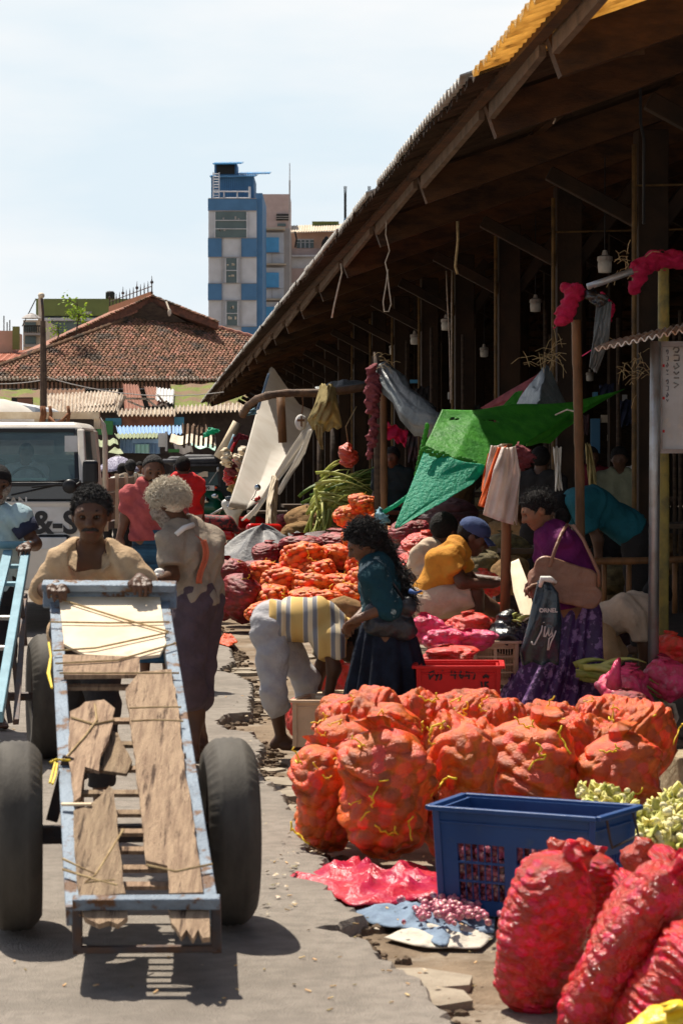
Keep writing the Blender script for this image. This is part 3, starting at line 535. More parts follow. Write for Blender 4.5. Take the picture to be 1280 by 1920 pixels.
# ---------------------------------------------------------------- bodies: signed distance shapes meshed as one continuous surface
def smin(a, b, k):
    if k <= 0: return np.minimum(a, b)
    h = np.clip(.5 + .5 * (b - a) / k, 0, 1); return b * (1 - h) + a * h - k * h * (1 - h)
def cap(p, q, r1, r2=None, c0=False, c1=False): return ('c', np.asarray(p, float), np.asarray(q, float), r1, r1 if r2 is None else r2, c0, c1)
def ellp(c, rad, Rm=None): return ('e', np.asarray(c, float), np.asarray(rad, float), np.eye(3) if Rm is None else Rm)
def sdf1(pr, x):
    if pr[0] == 'c':
        _, p, q, r1, r2, c0, c1 = pr; d = q - p; L2 = max(np.dot(d, d), 1e-9); tr = (x - p) @ d / L2; t = np.clip(tr, 0, 1)
        v = np.linalg.norm(x - p - t[:, None] * d, axis=1) - (r1 + t * (r2 - r1)); l = math.sqrt(L2)
        if c1: v = np.maximum(v, (tr - 1) * l)
        if c0: v = np.maximum(v, -tr * l)
        return v
    _, c, rad, Rm = pr; y = (x - c) @ Rm.T; k0 = np.linalg.norm(y / rad, axis=1); k1 = np.linalg.norm(y / rad ** 2, axis=1) + 1e-9; return k0 * (k0 - 1) / k1
def union(prs, k=.03):
    def f(x):
        d = sdf1(prs[0], x)
        for p in prs[1:]: d = smin(d, sdf1(p, x), k)
        return d
    return f
def fold(x, amp, fr, sd=0, axis=(0, 0, 1)):
    a = np.asarray(axis, float); u = x @ a * fr; s = x[:, 0] * fr * .9 + sd; t = x[:, 1] * fr * .8 - sd; z = x[:, 2] * fr * .7
    n = (.9 - 1.8 * np.abs(np.sin(.5 * u * 1.3 + 1.3 * np.sin(s * .45 + z * .3) + sd))) * .45 + np.sin(u + 1.7 * np.sin(s * .6 + 1.3 * np.sin(z * .5 + sd)) + 1.2 * np.sin(t * .7)) * .6 + np.sin(u * 2.3 + 2.1 * np.sin(t * 1.1 + s)) * .4
    return amp * n
def bounds(prs):
    lo = np.full(3, 1e9); hi = -lo
    for p in prs:
        if p[0] == 'c': r = max(p[3], p[4]); a = np.minimum(p[1], p[2]) - r; b = np.maximum(p[1], p[2]) + r
        else: r = max(p[2]); a = p[1] - r; b = p[1] + r
        lo = np.minimum(lo, a); hi = np.maximum(hi, b)
    return lo, hi
def surf(f, lo, hi, h):
    lo = lo - 2.5 * h; n = np.ceil((hi - lo) / h).astype(int) + 3; c = 5; nc = -(-n // c)
    g = np.stack(np.meshgrid(*[np.arange(k) for k in nc], indexing='ij'), -1).reshape(-1, 3); ctr = lo + (g * c + (c - 1) / 2) * h
    dc = f(ctr); near = np.abs(dc) < c * h * 1.35
    D = np.repeat(np.repeat(np.repeat(dc.reshape(nc), c, 0), c, 1), c, 2); m = np.repeat(np.repeat(np.repeat(near.reshape(nc), c, 0), c, 1), c, 2)
    idx = np.argwhere(m); D[m] = f(lo + idx * h)
    D[D == 0] = 1e-7; S = D < 0; nx, ny, nz = D.shape
    cor = [(i, j, k) for i in (0, 1) for j in (0, 1) for k in (0, 1)]; sl = lambda A, o: A[o[0]:nx - 1 + o[0], o[1]:ny - 1 + o[1], o[2]:nz - 1 + o[2]]
    cnt = sum(sl(S, o).astype(np.int8) for o in cor); act = (cnt > 0) & (cnt < 8); ids = np.argwhere(act); vid = np.full(act.shape, -1); vid[act] = np.arange(len(ids))
    pos = np.zeros((len(ids), 3)); wt = np.zeros(len(ids)); I, J, Kk = ids.T
    for a in cor:
        for ax in range(3):
            if a[ax]: continue
            b = list(a); b[ax] = 1; d0 = D[I + a[0], J + a[1], Kk + a[2]]; d1 = D[I + b[0], J + b[1], Kk + b[2]]; cx = (d0 < 0) != (d1 < 0)
            t = np.where(cx, d0 / np.where(cx, d0 - d1, 1), 0); o = np.tile(np.array(a, float), (len(ids), 1)); o[:, ax] += t; pos += o * cx[:, None]; wt += cx
    vs = lo + (ids + pos / wt[:, None]) * h; fs = []
    for ax in range(3):
        A = [slice(1, -1)] * 3; B = [slice(1, -1)] * 3; A[ax] = slice(0, -1); B[ax] = slice(1, None); s0, s1 = S[tuple(A)], S[tuple(B)]; E = np.argwhere(s0 != s1); off = np.ones(3, int); off[ax] = 0; E = E + off
        fl = S[tuple(E.T)]; u, v = [(1, 2), (2, 0), (0, 1)][ax]; q = []
        for du, dv in ((-1, -1), (0, -1), (0, 0), (-1, 0)):
            e = E.copy(); e[:, u] += du; e[:, v] += dv; e = np.clip(e, 0, np.array(vid.shape) - 1); q.append(vid[tuple(e.T)])
        q = np.stack(q, 1); ok = (q >= 0).all(1); q = q[ok]; fl = fl[ok]; q[~fl] = q[~fl][:, ::-1]; fs.append(q)
    return vs, np.concatenate(fs)
def smesh(name, f, prs, h, mt, parent, pad=.0, **kw):
    lo, hi = bounds(prs); vs, fs = surf(f, lo - pad, hi + pad, h)
    if len(vs) == 0: return None
    org = ORG[parent.name] if parent is not None else V((lo[0] + hi[0]) / 2, (lo[1] + hi[1]) / 2, vs[:, 2].min())
    me = bpy.data.meshes.new(name); me.vertices.add(len(vs)); me.vertices.foreach_set('co', (vs - org).astype(np.float32).ravel()); me.loops.add(len(fs) * 4); me.loops.foreach_set('vertex_index', fs.astype(np.int32).ravel())
    me.polygons.add(len(fs)); me.polygons.foreach_set('loop_start', np.arange(0, len(fs) * 4, 4, dtype=np.int32)); me.polygons.foreach_set('use_smooth', np.ones(len(fs), bool)); me.update(calc_edges=True); me.validate(); me.materials.append(mt)
    o = bpy.data.objects.new(name, me); sc.collection.objects.link(o); ORG[o.name] = org
    if parent is not None: o.parent = parent
    else: o.location = org
    if kw: tag(o, **kw)
    return o
def skin(n, c, **k): M[n] = mat(n, c, tuple(x * .7 for x in c), .52, 9, .2, 60, spec=.32, **k)
skin('skin_dark', (.098, .045, .024)); skin('skin_brown', (.155, .07, .038)); skin('skin_mid', (.24, .115, .062))
M['hair_black'] = mat('hair_black', (.014, .012, .012), (.022, .02, .019), .75, 60, .8, 120, spec=.12); M['hair_greyblack'] = mat('hair_greyblack', (.018, .017, .017), (.06, .058, .058), .75, 26, .8, 90, stretch=(1, 1, 3), spec=.12)
M['hair_curlgrey'] = mat('hair_curlgrey', (.80, .72, .58), (.55, .47, .36), .8, 45, 1., 60, spec=.3); M['beard_grey'] = mat('beard_grey', (.35, .3, .26), (.12, .09, .07), .9, 50, .8, 90); M['eye'] = mat('eye', (.16, .13, .11), None, .2, 5, 0); M['iris'] = mat('iris', (.012, .008, .006), None, .15, 5, 0)
M['lip'] = mat('lip', (.13, .045, .035), None, .4, 20, .1, 40)
def cloth(n, c, c2=None, rough=.85, **k):
    k.setdefault('bump', .7); k.setdefault('bs', 17); M[n] = mat(n, c, c2 or tuple(x * .85 for x in c), rough, k.pop('ns', 9), k.pop('bump'), k.pop('bs'), spec=k.pop('spec', .2), **k)
class Person:
    """joints in world metres; body, clothes, hair, face built from them"""
    def __init__(s, label, J, Y, skin_='skin_brown', h=.011, scale=1.0, fat=1.0, face=(0, -1, 0), up=(0, 0, 1), group=None, hands=True, flat=False):
        s.J = {}
        for k, v in J.items(): s.J[k] = P(v[0], v[1], Y + (v[2] if len(v) > 2 else 0)) if not isinstance(v, np.ndarray) else v
        s.s = scale; s.w = fat * scale; s.h = h; s.skin = skin_; j = s.J
        s.fw = nrm(face); u = nrm(up); s.rt = nrm(np.cross(s.fw, u)); s.up = np.cross(s.rt, s.fw)
        zs = [v[2] for v in j.values()]; b = j['pv'] * V(1, 1, 0) + V(0, 0, max(0, min(zs) - .04)); s.e = empty('person', b, label, 'person', group)
        if 'ch' not in j: j['ch'] = mixp(j['nk'], j['pv'], .42)
        s.body(hands)
    def torso(s, inf=0, k0=0, low=None):
        j = s.J; w = s.w; nk, ch, pv = j['nk'], j['ch'], j['pv']; l1 = nrm(j['sr'] - j['sl']); l2 = nrm(j['hr'] - j['hl']) if 'hr' in j else l1; wa = mixp(ch, pv, .6); pv2 = pv if low is None else mixp(ch, pv, low); out = []
        for g in (-1, 1):
            out += [cap(mixp(nk, ch, .12) + l1 * g * .055 * w, ch + l1 * g * .075 * w, .062 * w + inf, .088 * w + inf), cap(ch + l1 * g * .075 * w, wa + nrm(l1 + l2) * g * .055 * w, .088 * w + inf, .078 * w + inf), cap(wa + nrm(l1 + l2) * g * .055 * w, pv2 + l2 * g * .065 * w, .08 * w + inf, .098 * w + inf)]
            sh = j['sr' if g > 0 else 'sl']; out.append(cap(mixp(mixp(nk, ch, .12), sh, .35), sh, .05 * w + inf, .05 * w + inf))
        return out
    def arm(s, d, inf=0, e1=1.0, e2=1.0):
        j = s.J; a, b, c = j['s' + d], j['e' + d], j['w' + d]; w = s.w; out = []
        if e1 > 0: out.append(cap(a, mixp(a, b, e1), .05 * w + inf, (.05 - .012 * e1) * w + inf, c1=e1 < 1 or (inf > 0 and e2 <= 0)))
        if e2 > 0: out.append(cap(b, mixp(b, c, e2), .039 * w + inf, (.039 - .013 * e2) * w + inf, c1=inf > 0))
        return out
    def leg(s, d, inf=0, e1=1.0, e2=1.0, i2=None):
        j = s.J; a, b, c = j['h' + d], j['k' + d], j['a' + d]; w = s.w; i2 = inf if i2 is None else i2; out = []
        if e1 > 0: out.append(cap(a, mixp(a, b, e1), .084 * w + inf, (.084 - .03 * e1) * w + i2, c1=e1 < 1))
        if e2 > 0: out += [cap(b, mixp(b, c, .35 if e2 > .35 else e2), .052 * w + i2, .05 * w + i2, c1=inf > 0 and e2 <= .35)] + ([cap(mixp(b, c, .35), mixp(b, c, e2), .05 * w + i2, (.05 - .018 * e2) * w + i2, c1=inf > 0)] if e2 > .35 else [])
        return out
    def hand(s, d):
        j = s.J; w, e = j['w' + d], j['e' + d]; k = s.s; fdir = nrm(j['f' + d] - w) if 'f' + d in j else nrm(w - e); pn = j.get('p' + d); pn = nrm(pn) if pn is not None else nrm(V(0, 0, -1) - fdir * np.dot(V(0, 0, -1), fdir)); lt = np.cross(fdir, pn) * (1 if d == 'r' else -1)
        out = [cap(w, w + fdir * .03 * k, .024 * k, .026 * k)]; kn = w + fdir * .085 * k
        for t in (-1, 1): out.append(cap(w + fdir * .03 * k + lt * t * .016 * k, kn + lt * t * .024 * k, .016 * k, .013 * k))
        curl = s.J.get('curl', .55)
        for i, (o, ln) in enumerate(((-.034, .058), (-.012, .075), (.011, .080), (.033, .070))):
            b0 = kn + lt * o * k; c1 = fdir * math.cos(curl) + pn * math.sin(curl); c2 = fdir * math.cos(curl * 2.3) + pn * math.sin(curl * 2.3); b1 = b0 + c1 * ln * .5 * k; out += [cap(b0 - fdir * .01 * k, b1, .0105 * k, .0095 * k), cap(b1, b1 + c2 * ln * .5 * k, .0095 * k, .0075 * k)]
        th0 = w + fdir * .03 * k + lt * .022 * k; td = nrm(fdir * .75 + lt * .6 + pn * .3); out += [cap(th0, th0 + td * .04 * k, .014 * k, .011 * k), cap(th0 + td * .04 * k, th0 + td * .04 * k + nrm(fdir + pn * .3) * .03 * k, .011 * k, .009 * k)]
        return out
    def foot(s, d):
        j = s.J; a = j['a' + d]; t = j.get('t' + d); k = s.s
        if t is None: t = a + s.fw * V(1, 1, 0) * .16 + V(0, 0, -.05)
        dr = nrm((t - a) * V(1, 1, 0)); lt = np.cross(dr, V(0, 0, 1)); heel = a - dr * .04 * k + V(0, 0, -.045 * k); o = [cap(a, heel, .034 * k, .03 * k), cap(a, mixp(a, t, .6), .034 * k, .028 * k)]
        for g in (-1, 1): o.append(cap(mixp(heel, t, .4) + lt * g * .015 * k, t + lt * g * .024 * k, .026 * k, .02 * k))
        for i in range(5): tt = t + lt * (i - 2) * .017 * k; o.append(cap(tt, tt + dr * (.035 - abs(i - 1) * .004) * k, .011 * k, .009 * k))
        return o
    def headp(s):
        c, f, u, r, k = s.J['hd'], s.fw, s.up, s.rt, s.s; Rm = np.stack([r, f, u]); E = lambda a, b, d, rad, RR=None: ellp(c + (r * a + f * b + u * d) * k, V(*rad) * k, Rm if RR is None else RR)
        base = [E(0, -.012, .028, (.074, .094, .088)), E(0, .022, -.035, (.056, .066, .078)), E(0, .05, -.083, (.028, .028, .022)), E(0, .035, .01, (.064, .062, .06))]
        for g in (-1, 1): base += [E(g * .038, .052, -.018, (.026, .028, .02)), E(g * .027, .08, .026, (.026, .012, .008))]
        fine = [cap(c + (f * .088 + u * .018) * k, c + (f * .112 - u * .02) * k, .010 * k, .014 * k), cap(c + (f * .096 - u * .025 - r * .012) * k, c + (f * .096 - u * .025 + r * .012) * k, .0115 * k), cap(c + (f * .083 - u * .055 - r * .018) * k, c + (f * .083 - u * .055 + r * .018) * k, .009 * k)]
        for g in (-1, 1): fine += [E(g * .078, -.004, .0, (.009, .022, .032))]
        eyes = [ellp(c + (r * g * .03 + f * .088 + u * .009) * k, V(.017, .016, .010) * k, Rm) for g in (-1, 1)]
        return base, fine, eyes
    def body(s, hands):
        j = s.J; pr = s.torso(); pr += [cap(j['nk'], mixp(j['nk'], j['hd'], .75), .054 * s.w, .05 * s.w)]
        for d in 'lr':
            if 'e' + d in j and 'w' + d in j: pr += s.arm(d)
            if 'k' + d in j: pr += s.leg(d)
        fine = []
        for d in 'lr':
            if hands and 'w' + d in j: fine += s.hand(d)
            if 'a' + d in j: fine += s.foot(d)
        base, hf, eyes = s.headp(); fb, fh, ff = union(pr, .035), union(base, .028), union(hf, .012); fx = union(fine, .007) if fine else None
        def f(x):
            hd = smin(fh(x), ff(x), .01)
            for e in eyes: hd = -smin(-hd, sdf1(e, x), .006)
            d = smin(fb(x), hd, .02)
            return d if fx is None else smin(d, fx(x), .008)
        s.bd = smesh('body', f, pr + base + hf + fine, s.h, M[s.skin], s.e)
        c, f_, u, r, k = j['hd'], s.fw, s.up, s.rt, s.s
        if s.h <= .013:
            for g in (-1, 1):
                b = MB(); p = c + (r * g * .03 + f_ * .079 + u * .010) * k; b.ell(p, V(.0125, .010, .0058) * k, 10, 7, r, f_, u); ey = b.build('eye', M['eye'], s.e, True); b = MB(); b.ell(p + f_ * .0075 * k, V(.006, .004, .006) * k, 8, 6, r, f_, u); b.build('pupil', M['iris'], ey, True)
            b = MB(); b.ell(c + (f_ * .087 - u * .053) * k, V(.024, .007, .009) * k, 10, 6, r, f_, u); b.build('lips', M['lip'], s.e, True)
            for g in (-1, 1):
                b = MB(); b.tube([c + (r * g * a_ + f_ * b_ + u * d_) * k for a_, b_, d_ in ((.012, .094, .030), (.03, .092, .037), (.047, .077, .031))], [.004 * k, .005 * k, .003 * k], 6); b.build('eyebrow', M['hair_black'], s.e, True)
    def hair(s, m='hair_black', th=.012, line=.035, back=-.06, curl=0, fr=60, long=None, bun=None, name='hair', side=-.02):
        curl = curl or .0032 * s.s; fr = fr if curl > .0035 else 120
        c, f, u, r, k = s.J['hd'], s.fw, s.up, s.rt, s.s; Rm = np.stack([r, f, u]); sh = ellp(c + (-f * .014 + u * .032) * k, V(.077 + th, .095 + th, .089 + th) * k, Rm); prs = [sh]; ext = []
        if long: ext += [cap(a, b, ra, rb_) for a, b, ra, rb_ in long]
        if bun is not None: ext.append(ellp(bun[0], bun[1]))
        g = union(ext, .04) if ext else None
        def F_(x):
            y = (x - c) / k; yf, yu = y @ f, y @ u; d = sdf1(sh, x)
            cl = np.maximum(-(yu - back - np.clip(yf + .03, -.02, .2) * 1.0), (yf * .8 - yu * .6) - (.082 - line * 1.0))   # nape line and hair line
            d = np.maximum(d, cl * .8 * k)
            if g is not None: d = smin(d, g(x), .03)
            if curl: d = d + curl * (np.sin(x[:, 0] * fr + 2 * np.sin(x[:, 2] * fr * .6)) * np.sin(x[:, 1] * fr * 1.1 + 1.5 * np.sin(x[:, 0] * fr * .5)) * np.sin(x[:, 2] * fr * .9 + 1.4 * np.sin(x[:, 1] * fr * .7)))
            return d
        return smesh(name, F_, prs + ext, min(s.h, .01), M[m], s.e, pad=curl)
    def locks(s, m, n, path=None, r0=.007, ln=.05, coil=.010, sd=1, name='curls', cover=-.25):
        # individual curls rooted on the scalp, or strung along a path of (point, radius)
        q = random.Random(sd); c, f, u, r, k = s.J['hd'], s.fw, s.up, s.rt, s.s; b = MB()
        for _ in range(n):
            if path is None:
                d = nrm(V(q.gauss(0, 1), q.gauss(0, 1), q.gauss(0, 1)))
                if d[2] < cover - .6 * max(0, -d[1]) or (d[1] > .55 and d[2] < .48): continue
                o = c + (-f * .014 + u * .032) * k + (r * d[0] * .082 + f * d[1] * .100 + u * d[2] * .094) * k; dr = nrm(r * d[0] + f * d[1] + u * (d[2] * .7)); dr = nrm(dr + V(q.gauss(0, .5), q.gauss(0, .5), q.gauss(0, .5)))
            else:
                t = q.random() * (len(path) - 1.001); i = int(t); fr_ = t - i; o = mixp(path[i][0], path[i + 1][0], fr_); rad = path[i][1] * (1 - fr_) + path[i + 1][1] * fr_; dd = nrm(V(q.gauss(0, 1), q.gauss(0, 1), q.gauss(0, 1))); o = o + dd * rad; dr = nrm(nrm(path[i + 1][0] - path[i][0]) + dd * .25 + V(q.gauss(0, .25), q.gauss(0, .25), q.gauss(0, .15)))
            a = nrm(np.cross(dr, V(.3, .5, .8))); bb = np.cross(dr, a); L_ = ln * q.uniform(.5, 1.2) * k; p0 = q.uniform(0, 6); tw = q.uniform(1.0, 2.2)
            pts = [o + dr * L_ * t + (a * math.cos(p0 + tw * 6 * t) + bb * math.sin(p0 + tw * 6 * t)) * coil * k * (.4 + t * .6) for t in np.linspace(0, 1, 7)]; b.tube(pts, [r0 * k * (1 - .55 * t) for t in np.linspace(0, 1, 7)], 5)
        return b.build(name, M[m], s.e, True)
    def beard(s, m, th=.006, top=-.02, mous=True):
        c, f, u, r, k = s.J['hd'], s.fw, s.up, s.rt, s.s; base, hf, e = s.headp(); g = union(base, .028)
        def F_(x):
            y = (x - c) / k; yf, yu = y @ f, y @ u; a = np.abs(y @ r); d = g(x) - th * k; reg = np.maximum(yu - top - a * .5, -(yf - .005)); mouth = .03 - np.sqrt((a * 1.1) ** 2 + ((yu + .055) * 1.9) ** 2 + ((yf - .09) * .8) ** 2); d = np.maximum(d, np.maximum(reg, mouth) * k * .9)
            return d + .0015 * np.sin(x[:, 0] * 300) * np.sin(x[:, 2] * 280)
        return smesh('beard', F_, base, min(s.h, .009), M[m], s.e, pad=.02)
    def moustache(s, m='hair_black'):
        c, f, u, r, k = s.J['hd'], s.fw, s.up, s.rt, s.s; b = MB(); b.tube([c + (r * a + f * b_ + u * d) * k for a, b_, d in ((-.036, .078, -.052), (-.018, .094, -.043), (0, .1, -.041), (.018, .094, -.043), (.036, .078, -.052))], [.004 * k, .008 * k, .008 * k, .008 * k, .004 * k], 6); b.build('moustache', M[m], s.e, True)
    def shirt(s, m, sleeve=(.6, 0), low=1.15, inf=.020, name='shirt', open_=None, amp=.006, hem=True, fr=34, k=.03, collar=None, arms='lr', extra=None):
        j = s.J; prs = s.torso(inf, low=low)
        for d in arms:
            if 'e' + d in j: prs += s.arm(d, inf + .006, sleeve[0], sleeve[1])
        if extra: prs += extra
        amp *= 1.7; g = union(prs, k); dn = nrm(j['pv'] - j['ch']); hp = mixp(j['ch'], j['pv'], low); sd = rnd.random() * 9
        nk_ = cap(j['nk'] + (j['hd'] - j['nk']) * .02, mixp(j['nk'], j['hd'], .9), .064 * s.w, .07 * s.w)
        def F_(x):
            d = g(x) + fold(x, amp, fr, sd, nrm(dn + s.rt * .6))
            if hem: d = np.maximum(d, (x - hp) @ dn)
            d = np.maximum(d, -sdf1(nk_, x))
            if open_: d = np.maximum(d, -sdf1(open_, x))
            return d
        o = smesh(name, F_, prs, s.h, M[m], s.e, pad=.02)
        if collar:
            b = MB(); up = nrm(j['hd'] - j['nk']); x1 = nrm(np.cross(up, s.fw)); y1 = np.cross(up, x1); c0 = j['nk'] + up * .022 * s.s; ra = .068 * s.w
            b.tube([c0 + (x1 * math.cos(a) + y1 * math.sin(a)) * ra - up * .012 * math.cos(a - math.pi / 2) * 0 for a in np.linspace(-math.pi / 2 + .35, 1.5 * math.pi - .35, 16)], .013 * s.s, 6); b.build('collar', M[collar], o, True)
        return o
    def pants(s, m, e1=1.0, e2=.0, inf=.022, i2=None, top=.35, amp=.006, name='trousers', k=.03, fr=30):
        j = s.J; l2 = nrm(j['hr'] - j['hl']); wa = mixp(j['pv'], j['ch'], top); prs = [cap(wa + l2 * g * .055 * s.w, j['pv'] + l2 * g * .06 * s.w, .088 * s.w + inf * .6, .10 * s.w + inf * .7, c0=True) for g in (-1, 1)]
        for d in 'lr':
            if 'k' + d in j: prs += s.leg(d, inf, e1, e2, i2)
        g = union(prs, k); sd = rnd.random() * 9
        return smesh(name, lambda x: g(x) + fold(x, amp, fr, sd), prs, s.h, M[m], s.e, pad=.02)
def skirt(par, rings, m, pleats=18, amp=.012, n=120, name='skirt', seed=0):
    """rings: (centre, half width vector, half depth vector, pleat factor)"""
    b = MB(); q = random.Random(seed); ph = [q.uniform(0, 6) for _ in range(4)]; K_ = len(rings) - 1; nv = 30
    def fn(u, v):
        t = v * K_; i = min(int(t), K_ - 1); f = t - i; f = f * f * (3 - 2 * f) if K_ > 1 else f; A, B = rings[i], rings[i + 1]; c, X, Y_ = mixp(A[0], B[0], f), mixp(A[1], B[1], f), mixp(A[2], B[2], f); a = u * 2 * math.pi
        w_ = 1 + amp / .2 * (A[3] * (1 - f) + B[3] * f) * (math.sin(a * pleats + 1.2 * math.sin(a * 3 + ph[0]) + v * 1.5) + .5 * math.sin(a * pleats * .43 + ph[1] + v * 2)); return c + (X * math.cos(a) + Y_ * math.sin(a)) * w_
    b.grid(fn, n, nv, wrap=True); return b.build(name, M[m], par, True, solid=.006)
# ---------------------------------------------------------------- handcarts
def raydir(px, py): return V((px - HX) / F, 1, -(py - HY) / F)
class Plane:
    def __init__(s, o, n): s.o, s.n = np.asarray(o, float), nrm(n)
    def at(s, px, py, lift=0):
        d = raydir(px, py); c = V(0, 0, CH); t = np.dot(s.o + s.n * lift - c, s.n) / np.dot(d, s.n); return c + d * t
def text(par, name, txt, size, org, X, Z, m, bold=0, th=.004, sx=1.0):
    cu = bpy.data.curves.new('t', 'FONT'); cu.body = txt; cu.size = size; cu.offset = bold; cu.extrude = th / 2; cu.resolution_u = 4; o = bpy.data.objects.new('t', cu); sc.collection.objects.link(o)
    me = bpy.data.meshes.new_from_object(o.evaluated_get(bpy.context.evaluated_depsgraph_get())); bpy.data.objects.remove(o); X, Z = nrm(X), nrm(Z); N = np.cross(X, Z)
    co = np.zeros(len(me.vertices) * 3); me.vertices.foreach_get('co', co); co = co.reshape(-1, 3); w_ = np.asarray(org, float) + np.outer(co[:, 0] * sx, X) + np.outer(co[:, 1], Z) + np.outer(co[:, 2], N)
    me.vertices.foreach_set('co', (w_ - ORG[par.name]).astype(np.float32).ravel()); me.materials.clear(); me.materials.append(M[m]); me.update(); n = bpy.data.objects.new(name, me); sc.collection.objects.link(n); n.parent = par; ORG[n.name] = ORG[par.name]; return n
def wheel(par, c, axis, rad, wd, ribs=True, m='rubber'):
    ax = nrm(axis); u = nrm(np.cross(ax, V(0, 0, 1))); v = np.cross(ax, u); b = MB(); prof = []
    for k in range(15):
        t = -1 + 2 * k / 14; prof.append((t * wd / 2, rad - .055 * rad / .34 * abs(t) ** 3.2))
    prof = [(-wd * .36, rad * .58), (-wd * .47, rad * .70)] + prof + [(wd * .47, rad * .70), (wd * .36, rad * .58)]
    N_ = 144; vs = []
    for i in range(N_):
        a = 2 * math.pi * i / N_
        for k, (x, r_) in enumerate(prof):
            t = (k - 2) / 14; rr_ = r_
            if 2 <= k <= 16:
                if ribs and k in (3, 4, 14, 15) and i % 3 == 0: rr_ -= .006
                if k in (7, 9, 11): rr_ -= .005
            vs.append(c + ax * x + (u * math.cos(a) + v * math.sin(a)) * rr_)
    m_ = len(prof); b.add(vs, [(i * m_ + k, i * m_ + k + 1, ((i + 1) % N_) * m_ + k + 1, ((i + 1) % N_) * m_ + k) for i in range(N_) for k in range(m_ - 1)]); ty = b.build('wheel', M[m], par, True)
    b = MB(); pr = [(-wd * .36, .58), (-wd * .2, .55), (-wd * .05, .30), (-wd * .12, .12), (wd * .12, .12), (wd * .05, .30), (wd * .2, .55), (wd * .36, .58)]; vs = []
    for i in range(32):
        a = 2 * math.pi * i / 32; vs += [c + ax * x + (u * math.cos(a) + v * math.sin(a)) * rad * r_ for x, r_ in pr]
    b.add(vs, [(i * 8 + k, i * 8 + k + 1, ((i + 1) % 32) * 8 + k + 1, ((i + 1) % 32) * 8 + k) for i in range(32) for k in range(7)]); b.tube([c - ax * wd * .3, c + ax * wd * .3], rad * .12, 10); b.build('rim', M['darkmetal'], ty, True)
YH, YF = 10.12, 7.72
TL, TR, BL, BR = P(105, 1128, YH), P(307, 1128, YH), P(138, 1700, YF), P(396, 1700, YF); cn_ = nrm(np.cross(TR - TL, BL - TL)); cn_ = cn_ if cn_[2] > 0 else -cn_; CP = Plane(TL, cn_)
ct = empty('handcart', V((TL[0] + BR[0]) / 2, 8.7, 0), 'long blue grey steel handcart with broken wooden planks, tilted nose down in the foreground', 'handcart')
ca = nrm(BL + BR - TL - TR); cx = nrm(TR - TL); b = MB(); b.bar(TL - cn_ * .035, BL - cn_ * .035, .05, .07, cn_); b.build('side_rail', M['cartmetal'], ct, bevel=.004); b = MB(); b.bar(TR - cn_ * .035, BR - cn_ * .035, .05, .07, cn_); b.build('side_rail', M['cartmetal'], ct, bevel=.004)
hb = (P(80, 1098, YH), P(331, 1100, YH)); b = MB(); b.bar(hb[0], hb[1], .06, .032, cn_); b.bar(hb[0] - V(0, -.03, .055), hb[1] - V(0, -.03, .055), .03, .08, V(0, .2, 1)); b.build('handle_bar', M['cartmetal'], ct, bevel=.005)
b = MB(); b.bar(TL + ca * .02 - cn_ * .06, TR + ca * .02 - cn_ * .06, .05, .03, cn_); b.build('cross_bar', M['darkmetal'], ct)
L0, R0 = TL - cn_ * .045, TR - cn_ * .045; vL = BL - TL; vR = BR - TR
for f in (.16, .30, .42, .50, .58, .655, .715, .77, .82, .87, .915, .955): b = MB(); b.bar(L0 + vL * f, R0 + vR * f, .032, .014, cn_); b.build('slat', M['wood'] if f > .2 else M['darkmetal'], ct)
# nose frame: upper bar, uprights, lower bar (stands just off the ground)
q0, q1 = P(137, 1693, YF), P(413, 1691, YF); dn = nrm(V(0, .10, -1)); b = MB(); b.bar(q0, q1, .035, .04, cn_); b.build('nose_bar', M['cartmetal'], ct, bevel=.004)
b = MB(); g0, g1 = q0 + V(.012, .03, -.155), q1 + V(-.012, .03, -.155); b.bar(q0 + V(.014, .012, 0), g0, .03, .03, (0, 1, 0)); b.bar(q1 + V(-.014, .012, 0), g1, .03, .03, (0, 1, 0)); b.bar(g0, g1, .03, .022); b.build('nose_frame', M['darkmetal'], ct, bevel=.003)
AX = P(234, 1573, 8.72); AX[2] = .345; axd = nrm(V(1, .135, 0)); wl_, wr_ = AX - axd * .388, AX + axd * .375
# lower frame rails, stays and axle
b = MB()
for T_, B_, g in ((TL, g0, 1), (TR, g1, -1)):
    a = T_ - cn_ * .13 + ca * .25; m_ = mixp(T_, B_, .58) - cn_ * .25; m_[2] = .40; b.bar(a, m_, .03, .03, cn_); b.bar(m_, B_, .03, .035, cn_)
    for f in (.25, .45, .65, .85): b.bar(mixp(T_, B_ + V(0, 0, .16), f) - cn_ * .05, mixp(a, B_, f) - cn_ * .02, .022, .022, ca)
b.bar(AX - axd * .26 + V(0, 0, .05), AX - axd * .2 + V(0, 0, .28), .04, .04, (0, 1, 0)); b.bar(AX + axd * .26 + V(0, 0, .05), AX + axd * .2 + V(0, 0, .28), .04, .04, (0, 1, 0)); b.build('under_frame', M['darkmetal'], ct)
b = MB(); b.tube([AX - axd * .40, AX + axd * .40], .024, 10); b.bar(AX - axd * .3, AX + axd * .3, .06, .06); b.build('axle', M['darkmetal'], ct)
wheel(ct, wl_, axd, .34, .185); wheel(ct, wr_, axd, .34, .185)
def plank(pts, m='wood', lift=.006, th=.02, name='plank', col=None, rough=.0):
    b = MB(); q = random.Random(len(pts) + int(pts[0][0])); pp = [CP.at(x, y, lift) for x, y in pts]; out = []
    for i in range(len(pp)):
        A, B = pp[i], pp[(i + 1) % len(pp)]; n = max(1, int(np.linalg.norm(B - A) / .06)); out += [mixp(A, B, k / n) + (V(q.gauss(0, .0022), q.gauss(0, .003), 0) if k else 0) for k in range(n)]
    b.poly(out, th, cn_, col); return b.build(name, M[m], ct)
